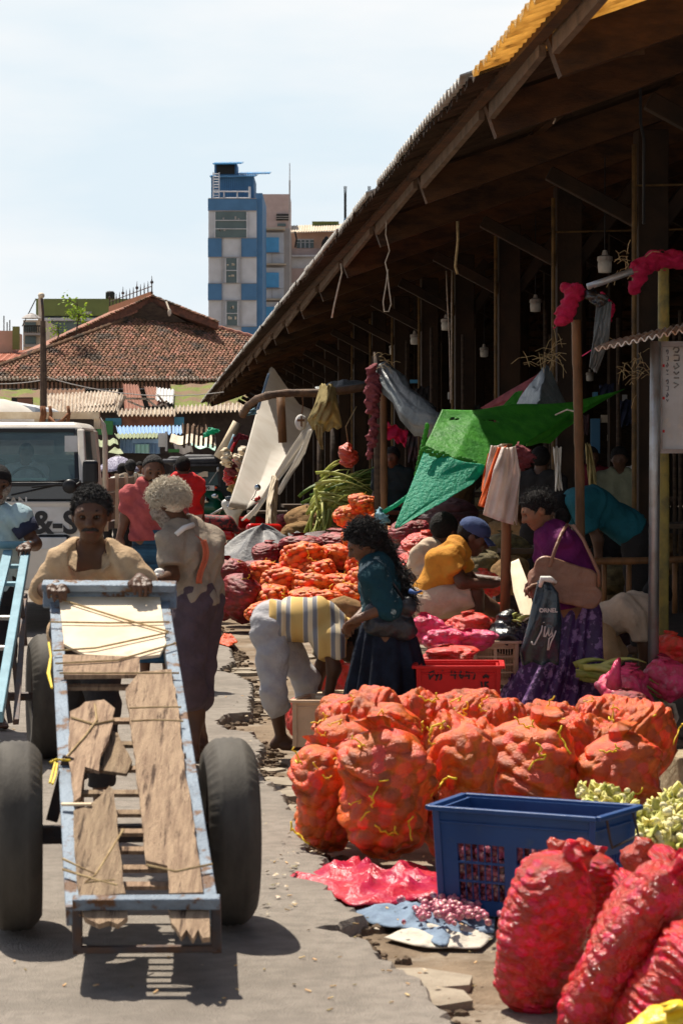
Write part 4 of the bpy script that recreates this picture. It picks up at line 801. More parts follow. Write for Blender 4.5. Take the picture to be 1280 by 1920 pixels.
M['cardboard'] = mat('cardboard', (.80, .68, .52), (.70, .55, .38), .9, 4, .1, 30, col3=(.45, .30, .16), s3=5, lo3=.62, hi3=.8, spec=.1); M['stain'] = mat('stain', (.45, .36, .45), None, .9, 5, 0)
plank([(112, 1122), (300, 1122), (312, 1210), (300, 1232), (255, 1238), (160, 1232), (120, 1212)], 'cardboard', .0, .012, 'tray_board')
plank([(118, 1234), (262, 1238), (262, 1266), (258, 1272), (120, 1274)], 'wood', .0, .016); plank([(236, 1300), (262, 1268), (322, 1262), (336, 1340), (346, 1440), (362, 1540), (376, 1640), (381, 1682), (317, 1684), (314, 1632), (274, 1622), (262, 1500), (250, 1400)], 'wood', .004, .018)
plank([(132, 1340), (150, 1332), (160, 1322), (196, 1318), (216, 1334), (204, 1395), (190, 1420), (186, 1452), (160, 1444), (152, 1500), (138, 1510), (130, 1420)], 'wood', .004, .014); plank([(190, 1500), (206, 1482), (214, 1490), (222, 1570), (236, 1684), (150, 1690), (140, 1600), (139, 1528), (166, 1520)], 'wood', .004, .018)
plank([(200, 1372), (222, 1380), (248, 1432), (238, 1456), (192, 1450)], 'wood', -.035, .012); plank([(150, 1706), (238, 1704), (240, 1728), (222, 1742), (205, 1736), (186, 1742), (160, 1730)], 'wood', -.03, .018); plank([(316, 1708), (392, 1704), (394, 1766), (380, 1768), (372, 1752), (362, 1770), (350, 1752), (340, 1766), (330, 1748), (322, 1740)], 'wood', -.03, .018)
b = MB()
for k in range(26): x = 150 + k * 1.0 if k < 13 else 317 + (k - 13) * 5.5; p = CP.at(x + (k % 13) * 5.5 if k < 13 else x, 1700, -.02); b.bar(p, p + ca * (.03 + .05 * rnd.random()) - V(0, 0, .006), .006, .006, cn_)
b.build('splinter', M['wood'], ct)
for pl in ([(96, 1118), (230, 1160), (316, 1184)], [(94, 1166), (206, 1168), (318, 1166)], [(100, 1220), (180, 1215), (316, 1186)], [(104, 1244), (220, 1238), (330, 1206)], [(112, 1262), (200, 1262), (336, 1262)], [(243, 1328), (290, 1326), (340, 1326)], [(246, 1352), (290, 1350), (344, 1352)], [(120, 1425), (160, 1380), (182, 1350), (178, 1320)], [(134, 1345), (176, 1358), (215, 1350)], [(118, 1610), (180, 1640), (232, 1555)], [(118, 1630), (180, 1650), (220, 1660)], [(275, 1622), (330, 1634), (398, 1620)], [(180, 1640), (160, 1655), (215, 1650)]):
    b = MB(); b.tube([CP.at(x, y, .022) for x, y in pl], .0042, 6); b.build('lashing', M['rope'], ct)
for pts in ([(92, 1205), (96, 1230), (93, 1262), (98, 1290)], [(98, 1290), (90, 1262), (95, 1235)], [(94, 1430), (106, 1424), (132, 1426)], [(104, 1430), (98, 1452), (94, 1468)], [(108, 1432), (104, 1456), (99, 1470)], [(116, 1507), (140, 1508), (172, 1507)]): b = MB(); b.tube([CP.at(x, y, .02) for x, y in pts], .0045, 6); b.build('yellow_cord', M['string_y'], ct)
b = MB(); b.bar(CP.at(116, 1508, .02), CP.at(172, 1508, .03), .012, .008, cn_); b.build('twig', M['wood_pale'], ct)
# blue cart at the left edge
YH2, YF2 = 14.9, 12.3
bc = empty('handcart', V(-1.9, 13.8, 0), 'pale blue painted handcart with round handle, cut by the left edge', 'handcart'); tl2, tr2, bl2, br2 = P(-72, 1032, YH2), P(50, 1032, YH2), P(-215, 1345, YF2), P(-3, 1345, YF2); n2 = nrm(np.cross(tr2 - tl2, bl2 - tl2)); n2 = n2 if n2[2] > 0 else -n2
for A, B in ((tl2, bl2), (tr2, br2)): b = MB(); b.bar(A, B, .05, .06, n2); b.build('side_rail', M['bluecart'], bc, bevel=.004)
b = MB(); b.bar(mixp(tl2, tr2, .72) - n2 * .01, mixp(bl2, br2, .72) - n2 * .01, .055, .03, n2); b.build('middle_rail', M['bluecart'], bc)
b = MB(); b.tube([P(-100, 1022, YH2), P(59, 1022, YH2)], .024, 12); b.build('handle_bar', M['bluecart'], bc, True)
for f in (.08, .2, .42, .6, .8): b = MB(); b.bar(mixp(tl2, bl2, f) - n2 * .03, mixp(tr2, br2, f) - n2 * .03, .03, .02, n2); b.build('slat', M['bluecart'] if f < .3 else M['metal'], bc)
b = MB()
for f in (.25, .55, .8): p = mixp(tr2, br2, f); b.bar(p - n2 * .03, V(p[0] + .03, p[1], max(.3, p[2] - .35)), .025, .025, (0, 1, 0))
p = mixp(tr2, br2, .1); b.bar(p - n2 * .2, V(br2[0] + .05, br2[1] + .3, .33), .03, .03, n2); b.build('under_frame', M['darkmetal'], bc)
wc = P(88, 1300, 13.75); wc[2] = .355; ax2 = nrm(V(1, .20, 0)); b = MB(); b.tube([wc - ax2 * .95, wc], .025, 8); b.build('axle', M['darkmetal'], bc); wheel(bc, wc, ax2, .355, .20); wheel(bc, wc - ax2 * .95, ax2, .355, .20)

# ---------------------------------------------------------------- people
cloth('sandshirt', (.50, .355, .215), (.36, .245, .145)); cloth('greige', (.29, .235, .18), (.21, .17, .13)); cloth('coral', (.50, .13, .07)); cloth('duskpants', (.085, .06, .075), (.06, .042, .05)); cloth('pinkred', (.40, .085, .085), (.30, .06, .06)); cloth('redpolo', (.58, .03, .03)); cloth('bluesarong', (.035, .10, .17), (.015, .03, .05), ns=3, stretch=(.3, .3, 6)); cloth('lightblue', (.34, .46, .50)); cloth('navy', (.022, .026, .05), (.03, .035, .07)); cloth('darkcloth', (.025, .022, .022)); cloth('track', (.42, .41, .42), (.33, .32, .34)); cloth('teal', (.010, .048, .065), (.007, .032, .045), col3=(.30, .38, .38), s3=9, lo3=.57, hi3=.62)
cloth('skirtnavy', (.007, .009, .018), (.012, .018, .035)); cloth('mustard', (.56, .25, .03), (.46, .19, .025)); cloth('beigesh', (.50, .38, .28)); cloth('magenta', (.12, .010, .085), (.075, .006, .055)); cloth('purplesk', (.065, .015, .11), (.035, .008, .06), rough=.5, col3=(.26, .14, .32), s3=22, lo3=.53, hi3=.58, spec=.5); cloth('tealplain', (.012, .10, .13), (.01, .08, .10)); cloth('tan', (.48, .30, .16), (.40, .25, .13)); cloth('stallteal', (.012, .022, .024)); cloth('olive', (.20, .20, .13)); cloth('whitecloth', (.72, .70, .66)); cloth('maroon', (.16, .02, .03)); cloth('bagdark', (.022, .022, .028), rough=.45, spec=.5); cloth('tanbag', (.25, .12, .07), (.19, .085, .05), rough=.5, spec=.5); cloth('capblue', (.05, .075, .17))
def stripes(n, A, B, C, sc_=10., direction='X'):
    m = bpy.data.materials.new(n); m.use_nodes = True; N = m.node_tree.nodes; K = m.node_tree.links.new; b = N['Principled BSDF']; b.inputs['Roughness'].default_value = .85; b.inputs['Specular IOR Level'].default_value = .2
    t = N.new('ShaderNodeTexCoord'); w_ = N.new('ShaderNodeTexWave'); w_.bands_direction = direction; w_.inputs['Scale'].default_value = sc_; w_.inputs['Distortion'].default_value = .9; w_.inputs['Detail Scale'].default_value = 1.2
    r_ = N.new('ShaderNodeValToRGB'); r_.color_ramp.interpolation = 'CONSTANT'; e = r_.color_ramp.elements; e[0].position = 0; e[0].color = (*A, 1); e[1].position = .42; e[1].color = (*C, 1); x = e.new(.50); x.color = (*B, 1); x = e.new(.92); x.color = (*C, 1)
    K(t.outputs['Object'], w_.inputs['Vector']); K(w_.outputs['Fac'], r_.inputs['Fac']); K(r_.outputs['Color'], b.inputs['Base Color']); M[n] = m
stripes('stripetee', (.60, .40, .14), (.22, .22, .24), (.66, .55, .38), 2.0)

# 1 cart pusher
j = dict(hd=(172, 967, -.05), nk=(172, 1036, .05), ch=(170, 1092, .16), pv=(165, 1185, .42), sr=(122, 1056, .02), sl=(226, 1056, .02), er=(80, 1108, .02), wr=(106, 1098, -.29), el=(268, 1095, .02), wl=(262, 1086, -.29), hr=(145, 1195, .45), hl=(188, 1195, .45), kr=(140, 1345, .5), kl=(192, 1330, .3), ar=(145, 1490, .95), al=(190, 1535, .35), fr=(108, 1102, -.42), fl=(268, 1092, -.42))
p = Person('man in open sand coloured shirt pushing the grey handcart towards us', j, 10.45, 'skin_dark', .0075, face=(.02, -1, -.16)); p.hair('hair_greyblack', .006, .062, curl=.0035, fr=110); p.locks('hair_greyblack', 1800, r0=.0024, ln=.014, coil=.004, sd=3); p.moustache('hair_greyblack')
p.shirt('sandshirt', (1, .2), 1.1, .014, open_=cap(p.J['nk'] + V(0, -.12, .02), p.J['ch'] + V(.0, -.18, -.03), .10, .05), amp=.007, fr=30, collar=None)
b = MB(); nk = p.J['nk']
for g in (-1, 1): b.poly([nk + V(g * .075, .0, .035), nk + V(g * .10, -.06, .01), nk + V(g * .085, -.125, -.05), nk + V(g * .055, -.135, -.075), nk + V(g * .055, -.09, -.01)], .007)
b.build('collar', M['sandshirt'], p.e); p.pants('darkcloth', 1, .7)
# 2 old man at the handle
j = dict(hd=(316, 948, 0), nk=(345, 992, .03), ch=(362, 1040, .0), pv=(374, 1125, .03), sl=(318, 1018, -.10), sr=(388, 1008, .12), el=(322, 1080, -.2), wl=(298, 1088, -.42), er=(352, 1085, .3), wr=(330, 1092, .22), hl=(362, 1140, -.05), hr=(380, 1140, .10), kl=(352, 1262, -.1), kr=(374, 1262, .1), al=(378, 1382, .12), ar=(362, 1402, -.02), tl=(362, 1412, .26), tr=(345, 1424, .10), fl=(286, 1086, -.5))
p = Person('stooped old man with bushy pale curly hair and torn greige shirt holding the cart handle', j, 13.4, 'skin_dark', .0095, face=(-.75, .28, -.42)); p.hair('hair_curlgrey', .014, .05, -.06, curl=.003, fr=90); p.beard('beard_grey', .012); p.locks('hair_curlgrey', 5200, r0=.0024, ln=.040, coil=.010, sd=5)
p.shirt('greige', (.75, 0), 1.08, .026, amp=.008, fr=26); p.pants('duskpants', 1, .38, .034, .034, name='rolled_trousers')
b = MB(); q = lambda x, y, d: P(x, y, 13.4 + d)
b.grid(lambda u, v: q(376 - 2 * v + 10 * u + 6 * math.sin(v * 5), 1012 + 82 * v, -.155 + .02 * math.sin(u * 3) - .01 * math.sin(v * 3)), 4, 14); b.grid(lambda u, v: q(312 + 66 * u, 1012 - 14 * math.sin(u * 3) + 10 * v, -.16 + .1 * u), 12, 2); b.build('coral_trim', M['coral'], p.e, True, solid=.006)
b = MB(); b.tube([q(330, 1003, -.16), q(345, 990, -.13), q(362, 984, -.05)], .016, 7); b.build('collar', M['whitecloth'], p.e, True)
b = MB(); b.ell(P(299, 1073, 12.9), (.028, .028, .022)); b.tube([P(299, 1073, 12.9), P(290, 1084, 12.85)], .012, 7); b.build('crumpled_cup', M['whitecloth'], smooth=True, label='small white crumpled cup in the old man\'s hand above the handle bar', cat='cup')
# 3 man in pink shirt
j = dict(hd=(288, 884, 0), nk=(288, 914, .03), pv=(292, 1008, .03), sr=(248, 928, 0), sl=(328, 928, .04), er=(236, 968, .02), wr=(226, 1003, -.03), el=(338, 970, .05), wl=(336, 1005, 0), hr=(278, 1020, .02), hl=(306, 1020, .05), kr=(274, 1140, -.05), kl=(310, 1140, .05), ar=(272, 1262, .05), al=(314, 1255, .2))
p = Person('balding man in dusty pink shirt and blue checked sarong walking towards us', j, 18.2, 'skin_brown', .0115, face=(.15, -1, -.25), fat=1.1); p.hair('hair_greyblack', .006, -.03, .0); p.moustache()
p.shirt('pinkred', (.85, 0), 1.08, .024, amp=.008, fr=24, collar='pinkred'); c = p.J['pv']; skirt(p.e, [(c + V(0, 0, .06), V(.17, 0, 0), V(0, .13, 0), .3), (c + V(.01, 0, -.3), V(.21, 0, 0), V(0, .15, 0), .8), (c + V(.02, 0, -.93), V(.25, 0, 0), V(0, .2, 0), 1)], 'bluesarong', 9, .01, name='sarong', seed=2)
# 4 man in red polo, seen from behind
j = dict(hd=(343, 876, 0), nk=(344, 896, -.02), pv=(348, 962, 0), sl=(322, 905, 0), sr=(369, 906, 0), el=(318, 934, -.02), wl=(322, 952, .1), er=(377, 934, -.02), wr=(378, 958, .03), hl=(338, 968, 0), hr=(358, 968, 0), kl=(338, 1045, 0), kr=(358, 1045, 0), al=(338, 1125, 0), ar=(358, 1125, 0))
p = Person('man in bright red polo shirt walking away towards the rickshaw', j, 27, 'skin_brown', .015, face=(-.2, 1, 0), fat=1.1); p.hair('hair_black', .008, .04, -.05); p.shirt('redpolo', (.75, 0), 1.1, .024, collar='redpolo'); p.pants('track', 1, 1, name='trousers')
# 5 man at the left edge with the blue cart
j = dict(hd=(-4, 910, 0), nk=(-14, 958, .03), ch=(-14, 1010, .1), pv=(-14, 1100, .25), sl=(38, 972, 0), sr=(-72, 972, 0), el=(66, 1020, .0), wl=(50, 1024, -.25), er=(-100, 1020, 0), wr=(-80, 1026, -.25), hl=(4, 1115, .25), hr=(-34, 1115, .25), kl=(6, 1230, .0), kr=(-40, 1240, .3), al=(-2, 1335, .25), ar=(-46, 1350, .7), fl=(44, 1026, -.4), tl=(4, 1362, .05))
p = Person('grey-bearded man in pale blue tee with navy sleeves at the left edge', j, 15.1, 'skin_dark', .0105, face=(.25, -1, -.2)); p.hair('hair_black', .012, .03); p.beard('beard_grey'); p.shirt('lightblue', (.22, 0), 1.15, .024)
[(lambda b: (b.tube([mixp(p.J['s' + d], p.J['e' + d], .18), mixp(p.J['s' + d], p.J['e' + d], .6)], [.083, .075], 14), b.build('navy_sleeve', M['navy'], p.e, True)))(MB()) for d in 'lr']; p.pants('darkcloth', 1, .1, .03)
# 6 man bending over the sacks
j = dict(hd=(660, 1205, .08), nk=(634, 1178, .05), ch=(590, 1162, .04), pv=(508, 1165, .05), sl=(618, 1196, .22), sr=(616, 1200, -.12), er=(626, 1254, -.12), wr=(614, 1312, -.1), el=(600, 1256, .25), wl=(592, 1300, .22), hl=(512, 1172, .15), hr=(508, 1182, -.04), kr=(512, 1288, -.1), kl=(572, 1272, .22), ar=(527, 1382, .0), al=(590, 1368, .3), tr=(556, 1402, .0), tl=(620, 1382, .3), fr=(612, 1325, -.1), fl=(590, 1316, .22))
p = Person('barefoot man in yellow and grey striped tee and grey track pants bending over', j, 14.3, 'skin_dark', .0105, face=(.75, -.1, -.65), up=(.65, 0, .75)); p.hair('hair_black', .012); p.shirt('stripetee', (.62, 0), 1.0, .032, amp=.008, fr=22, k=.05)
p.pants('track', 1, .36, .030, .024, top=.3, amp=.011, fr=24, name='track_pants', k=.03)
# 7 woman in teal
j = dict(hd=(684, 1020, 0), nk=(704, 1058, .02), ch=(712, 1100, .0), pv=(724, 1180, .02), sl=(704, 1080, -.15), sr=(708, 1078, .16), el=(728, 1138, -.2), wl=(672, 1160, -.22), er=(700, 1130, .22), wr=(668, 1160, .1), hl=(722, 1190, -.08), hr=(724, 1190, .10), kl=(724, 1290, -.08), kr=(724, 1290, .1), al=(728, 1395, -.05), ar=(730, 1385, .12), fl=(655, 1170, -.15), fr=(654, 1172, .05), tl=(708, 1403, -.05), tr=(708, 1393, .12))
p = Person('woman with long curly black hair, teal patterned blouse and wide navy skirt', j, 13.9, 'skin_brown', .0095, scale=.95, face=(-.85, -.12, -.45)); J = p.J
p.hair('hair_greyblack', .018, .04, -.05, curl=.011, fr=52, long=[(P(705, 1010, 13.95), P(716, 1050, 14.0), .05, .06), (P(716, 1050, 14.0), P(736, 1085, 13.9), .06, .065), (P(736, 1085, 13.9), P(750, 1112, 13.85), .065, .03)]); p.locks('hair_greyblack', 1500, r0=.0034, ln=.055, coil=.012, sd=7); p.locks('hair_greyblack', 2000, path=[(P(692, 1004, 13.9), .06), (P(710, 1032, 13.95), .065), (P(720, 1060, 14.0), .07), (P(738, 1088, 13.9), .07), (P(754, 1118, 13.85), .03)], r0=.0036, ln=.12, coil=.014, sd=8)
p.shirt('teal', (1, .05), 1.0, .028, amp=.008, fr=26); c = J['pv']; skirt(p.e, [(P(722, 1168, 13.92), V(.135, 0, 0), V(0, .15, 0), .2), (P(724, 1200, 13.92), V(.165, 0, 0), V(0, .18, 0), .6), (P(726, 1280, 13.92), V(.215, 0, 0), V(0, .22, 0), 1), (P(730, 1400, 13.95), V(.285, 0, 0), V(0, .26, 0), 1.2)], 'skirtnavy', 13, .022, seed=4)
# 8 seated man in mustard tee with blue cap
j = dict(hd=(886, 1008, 0), nk=(858, 1028, .03), ch=(832, 1062, .02), pv=(798, 1128, .03), sr=(845, 1046, -.13), sl=(852, 1042, .19), er=(866, 1092, -.20), wr=(922, 1096, -.18), el=(880, 1085, .25), wl=(928, 1088, .12), hr=(803, 1132, -.07), hl=(806, 1130, .14), kr=(890, 1114, -.12), kl=(900, 1128, .2), ar=(892, 1182, -.1), al=(952, 1160, .2), fr=(940, 1092, -.14), fl=(945, 1086, .05), tr=(912, 1198, -.1), tl=(968, 1172, .2))
p = Person('man in mustard tee, beige shorts and blue cap sitting with arms stretched out', j, 15.6, 'skin_dark', .0105, face=(.9, -.1, -.42)); p.hair('hair_black', .007); p.shirt('mustard', (.62, 0), 1.12, .028, amp=.008, fr=24, collar='mustard'); p.pants('beigesh', .95, 0, .034, name='shorts')
b = MB(); c, f_, u, r_ = J_ = p.J['hd'], p.fw, p.up, p.rt; b.ell(c + u * .055 - f_ * .01, (.092, .108, .078), 16, 10, r_, f_, u); cp_ = b.build('cap', M['capblue'], p.e, True); b = MB(); b.grid(lambda a, v: c + u * (.05 - .035 * v - .02 * (2 * a - 1) ** 2) + f_ * (.07 + (.085 - .04 * (2 * a - 1) ** 2) * v) + r_ * (.075 * (2 * a - 1)), 10, 4); b.build('visor', M['capblue'], cp_, True, solid=.006)
# 9 man behind him
j = dict(hd=(832, 996, 0), nk=(815, 1025, 0), pv=(800, 1120, 0), sr=(790, 1042, -.1), sl=(830, 1040, .2), er=(780, 1080, -.1), wr=(800, 1110, -.15), hr=(795, 1125, -.1), hl=(805, 1125, .1), kr=(830, 1120, -.1), kl=(840, 1120, .1), ar=(830, 1180, -.1), al=(840, 1180, .1))
p = Person('dark-haired figure in pale shirt hidden behind the mustard tee man', j, 16.7, 'skin_dark', .013, face=(.6, .7, -.3), hands=False); p.hair('hair_black', .014, curl=.003); p.shirt('beigesh', (.7, 0), 1.1, .028); p.pants('darkcloth', 1, .5)
# 10 woman in magenta and purple
j = dict(hd=(1008, 958, 0), nk=(1030, 1000, .03), ch=(1050, 1045, .02), pv=(1066, 1130, .03), sl=(1062, 1022, -.14), sr=(1040, 1020, .17), el=(1092, 1084, -.17), wl=(1022, 1094, -.30), er=(1040, 1078, .05), wr=(1004, 1080, -.12), hl=(1064, 1140, -.05), hr=(1064, 1140, .12), kl=(1060, 1260, -.05), kr=(1060, 1260, .12), al=(1068, 1368, 0), ar=(1064, 1362, .12), fl=(1008, 1096, -.30), fr=(994, 1098, -.16))
p = Person('older woman with black hair bun, magenta blouse and purple patterned skirt carrying bags', j, 14.9, 'skin_mid', .0095, face=(-.88, -.15, -.40), fat=1.1)
p.hair('hair_black', .007, .05, -.07, bun=(P(1052, 968, 14.95), V(.045, .045, .05))); p.locks('hair_greyblack', 900, r0=.0016, ln=.035, coil=.004, sd=11); p.shirt('magenta', (1, .0), 1.05, .034, amp=.009, fr=24)
skirt(p.e, [(P(1066, 1112, 14.95), V(.16, 0, 0), V(0, .16, 0), .2), (P(1066, 1150, 14.95), V(.19, 0, 0), V(0, .19, 0), .6), (P(1050, 1250, 14.95), V(.235, 0, 0), V(0, .24, 0), 1), (P(1014, 1385, 14.9), V(.36, 0, 0), V(0, .28, 0), 1.2)], 'purplesk', 11, .026, seed=6)
# 11 man in teal tee bending into the stall
j = dict(hd=(1052, 958, .0), nk=(1075, 942, .02), ch=(1110, 945, .02), pv=(1192, 1000, .05), sr=(1090, 948, -.12), sl=(1086, 945, .2), er=(1120, 1012, -.14), wr=(1122, 1070, -.1), el=(1080, 1000, .22), wl=(1078, 1050, .2), hr=(1190, 1012, -.06), hl=(1192, 1010, .14), kr=(1190, 1110, -.05), kl=(1200, 1110, .15), ar=(1195, 1210, 0), al=(1205, 1205, .2))
p = Person('man in plain teal tee bending forward at the wooden rail behind the woman in magenta', j, 19.2, 'skin_dark', .014, face=(-.8, 0, -.6), up=(-.5, 0, .8), fat=1.1); p.hair('hair_black', .012); p.shirt('tealplain', (.75, 0), .98, .038, amp=.008, fr=22, k=.05); p.pants('darkcloth', 1, 1)
# 12 man in tan shirt, bent low
j = dict(hd=(1228, 1122, .1), nk=(1210, 1140, .02), ch=(1180, 1145, .02), pv=(1118, 1172, .05), sr=(1198, 1156, -.12), sl=(1200, 1152, .2), er=(1206, 1210, -.12), wr=(1202, 1262, -.1), el=(1215, 1205, .2), wl=(1212, 1250, .2), hr=(1120, 1185, -.05), hl=(1118, 1182, .14), kr=(1135, 1225, -.2), kl=(1150, 1222, .2), ar=(1112, 1300, -.1), al=(1112, 1298, .15))
p = Person('man in tan shirt and tan trousers crouching low behind the pink bag at right', j, 16.8, 'skin_dark', .0125, face=(.7, -.1, -.7), up=(.6, 0, .8)); p.hair('hair_black', .012); p.shirt('beigesh', (.8, 0), 1.0, .034, amp=.008, fr=22, k=.05); p.pants('tan', 1, .6, .036, top=.3)
# figures in the shade of the hall
def standing(lab, px, py, Y, H, top, skin_='skin_dark', face=(0, -1, 0), low='darkcloth', h=.02, arms=(.1, .1), sl=.7, hair='hair_black', group=None):
    """head-top pixel, distance and height; feet land on the ground below"""
    c = P(px, py, Y); k = H / 1.7; z0 = c[2]; f = nrm(face); r_ = nrm(np.cross(f, V(0, 0, 1))); A = lambda x, y, z: V(c[0], c[1], z0) + r_ * x * k + f * y * k - V(0, 0, z * k); j = dict(hd=A(0, .02, .12), nk=A(0, 0, .25), pv=A(0, 0, .78), sr=A(.17, 0, .31), sl=A(-.17, 0, .31), er=A(.22, -.03, .60), el=A(-.22, -.03, .60), wr=A(.2, arms[0] + .02, .84 - arms[0]), wl=A(-.2, arms[1] + .02, .84 - arms[1]), hr=A(.09, 0, .84), hl=A(-.09, 0, .84), kr=A(.1, .03, 1.22), kl=A(-.1, .03, 1.22), ar=A(.1, 0, 1.61), al=A(-.1, 0, 1.61))
    p = Person(lab, j, Y, skin_, h, k, face=face, group=group); p.hair(hair, .01); p.shirt(top, (sl, 0), 1.12, .024); p.pants(low, 1, 1); return p
standing('man in olive tee standing inside the hall, facing out behind the bending teal tee man', 1160, 838, 24, 1.72, 'olive', face=(-.1, -1, -.1)); standing('shadowy figure in dark top inside the hall behind the bending teal tee man', 1106, 838, 27, 1.70, 'maroon', face=(.3, -1, 0)); standing('dark figure with his back turned beside the hanging plastic bags', 1012, 838, 22, 1.68, 'darkcloth', face=(.4, 1, 0)); standing('vendor in dark green top standing behind the leeks', 736, 838, 27, 1.66, 'stallteal', 'skin_dark', (-.3, -1, -.1), arms=(.25, .25)); standing('tiny far figure in white deep inside the hall', 1196, 848, 40, 1.7, 'whitecloth', h=.03)
# people in the street behind the truck
pu_ = standing('masked woman in dark red top under the open umbrella', 213, 865, 40, 1.6, 'maroon', 'skin_brown', (0, -1, -.1), arms=(.3, .3), h=.02); b = MB(); c = pu_.J['hd']; b.ell(c + V(0, -.075, -.05), (.055, .04, .045)); b.build('face_mask', M['darkcloth'], pu_.e, True)
standing('grey-haired man in brown shirt walking away under the umbrella edge', 245, 862, 36, 1.68, 'greige', 'skin_dark', (-.2, 1, 0), hair='hair_greyblack'); standing('person in white shirt half hidden left of the brown-shirted man', 230, 869, 37.5, 1.6, 'whitecloth', 'skin_brown', (.4, 1, 0))
standing('person in blue shirt half hidden left of the pink shirt man', 262, 866, 46, 1.66, 'lightblue', 'skin_brown', (.1, -1, 0), h=.025)
um = empty('umbrella', P(220, 862, 40), 'open umbrella with grey speckled canopy in the street beyond the truck', 'umbrella'); c = P(222, 853, 40.1); b = MB()
def umf(u, v): a = u * 2 * math.pi; r_ = .36 * v * (1 - .06 * abs(math.sin(a * 4))); return c + V(r_ * math.cos(a), r_ * math.sin(a), -.02 - .24 * v ** 1.9 - .02 * abs(math.sin(a * 4)) * v)
b.grid(umf, 48, 8, wrap=True); M['umb'] = mat('umb', (.42, .40, .50), (.20, .18, .26), .7, 28, .1, 30, lo=.47, hi=.53); b.build('canopy', M['umb'], um, True, solid=.004); b = MB(); b.tube([c, c - V(0, 0, .7)], .008, 6); b.build('shaft', M['metal'], um); b = MB()
for k in range(8): a = k * math.pi / 4; b.tube([umf(k / 8, 1), umf(k / 8, .5), c], .004, 4)
b.build('rib', M['metal'], um)
# ---------------------------------------------------------------- net bags of onions
def netmat(n, c, c2, rough=.38, cell=.5, spec=.5, **k): M[n] = mat(n, c, c2, rough, k.pop('ns', 16), k.pop('bump', .5), k.pop('bs', 90), cell=cell, spec=spec, lo=.42, hi=.6, **k)
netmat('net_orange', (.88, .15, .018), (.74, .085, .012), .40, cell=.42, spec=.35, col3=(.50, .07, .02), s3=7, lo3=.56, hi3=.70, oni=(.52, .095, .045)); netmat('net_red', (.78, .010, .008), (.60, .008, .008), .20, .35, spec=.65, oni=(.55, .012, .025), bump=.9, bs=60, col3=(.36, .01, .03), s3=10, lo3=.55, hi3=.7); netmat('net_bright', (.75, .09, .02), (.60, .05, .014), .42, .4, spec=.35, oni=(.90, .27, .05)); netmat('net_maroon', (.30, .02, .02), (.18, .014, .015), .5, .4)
netmat('pink_film', (.80, .05, .17), (.58, .05, .10), .22, .2, col3=(.72, .22, .33), s3=8, lo3=.55, hi3=.7); netmat('red_film', (.78, .04, .025), (.58, .06, .03), .3, .2); netmat('burlap', (.30, .18, .085), (.20, .12, .055), .95, .15, .1, ns=8, bs=200); netmat('net_dark', (.07, .016, .02), (.04, .012, .015), .6, .3); netmat('olivebag', (.13, .10, .045), (.08, .06, .03), .8, .2, .2)
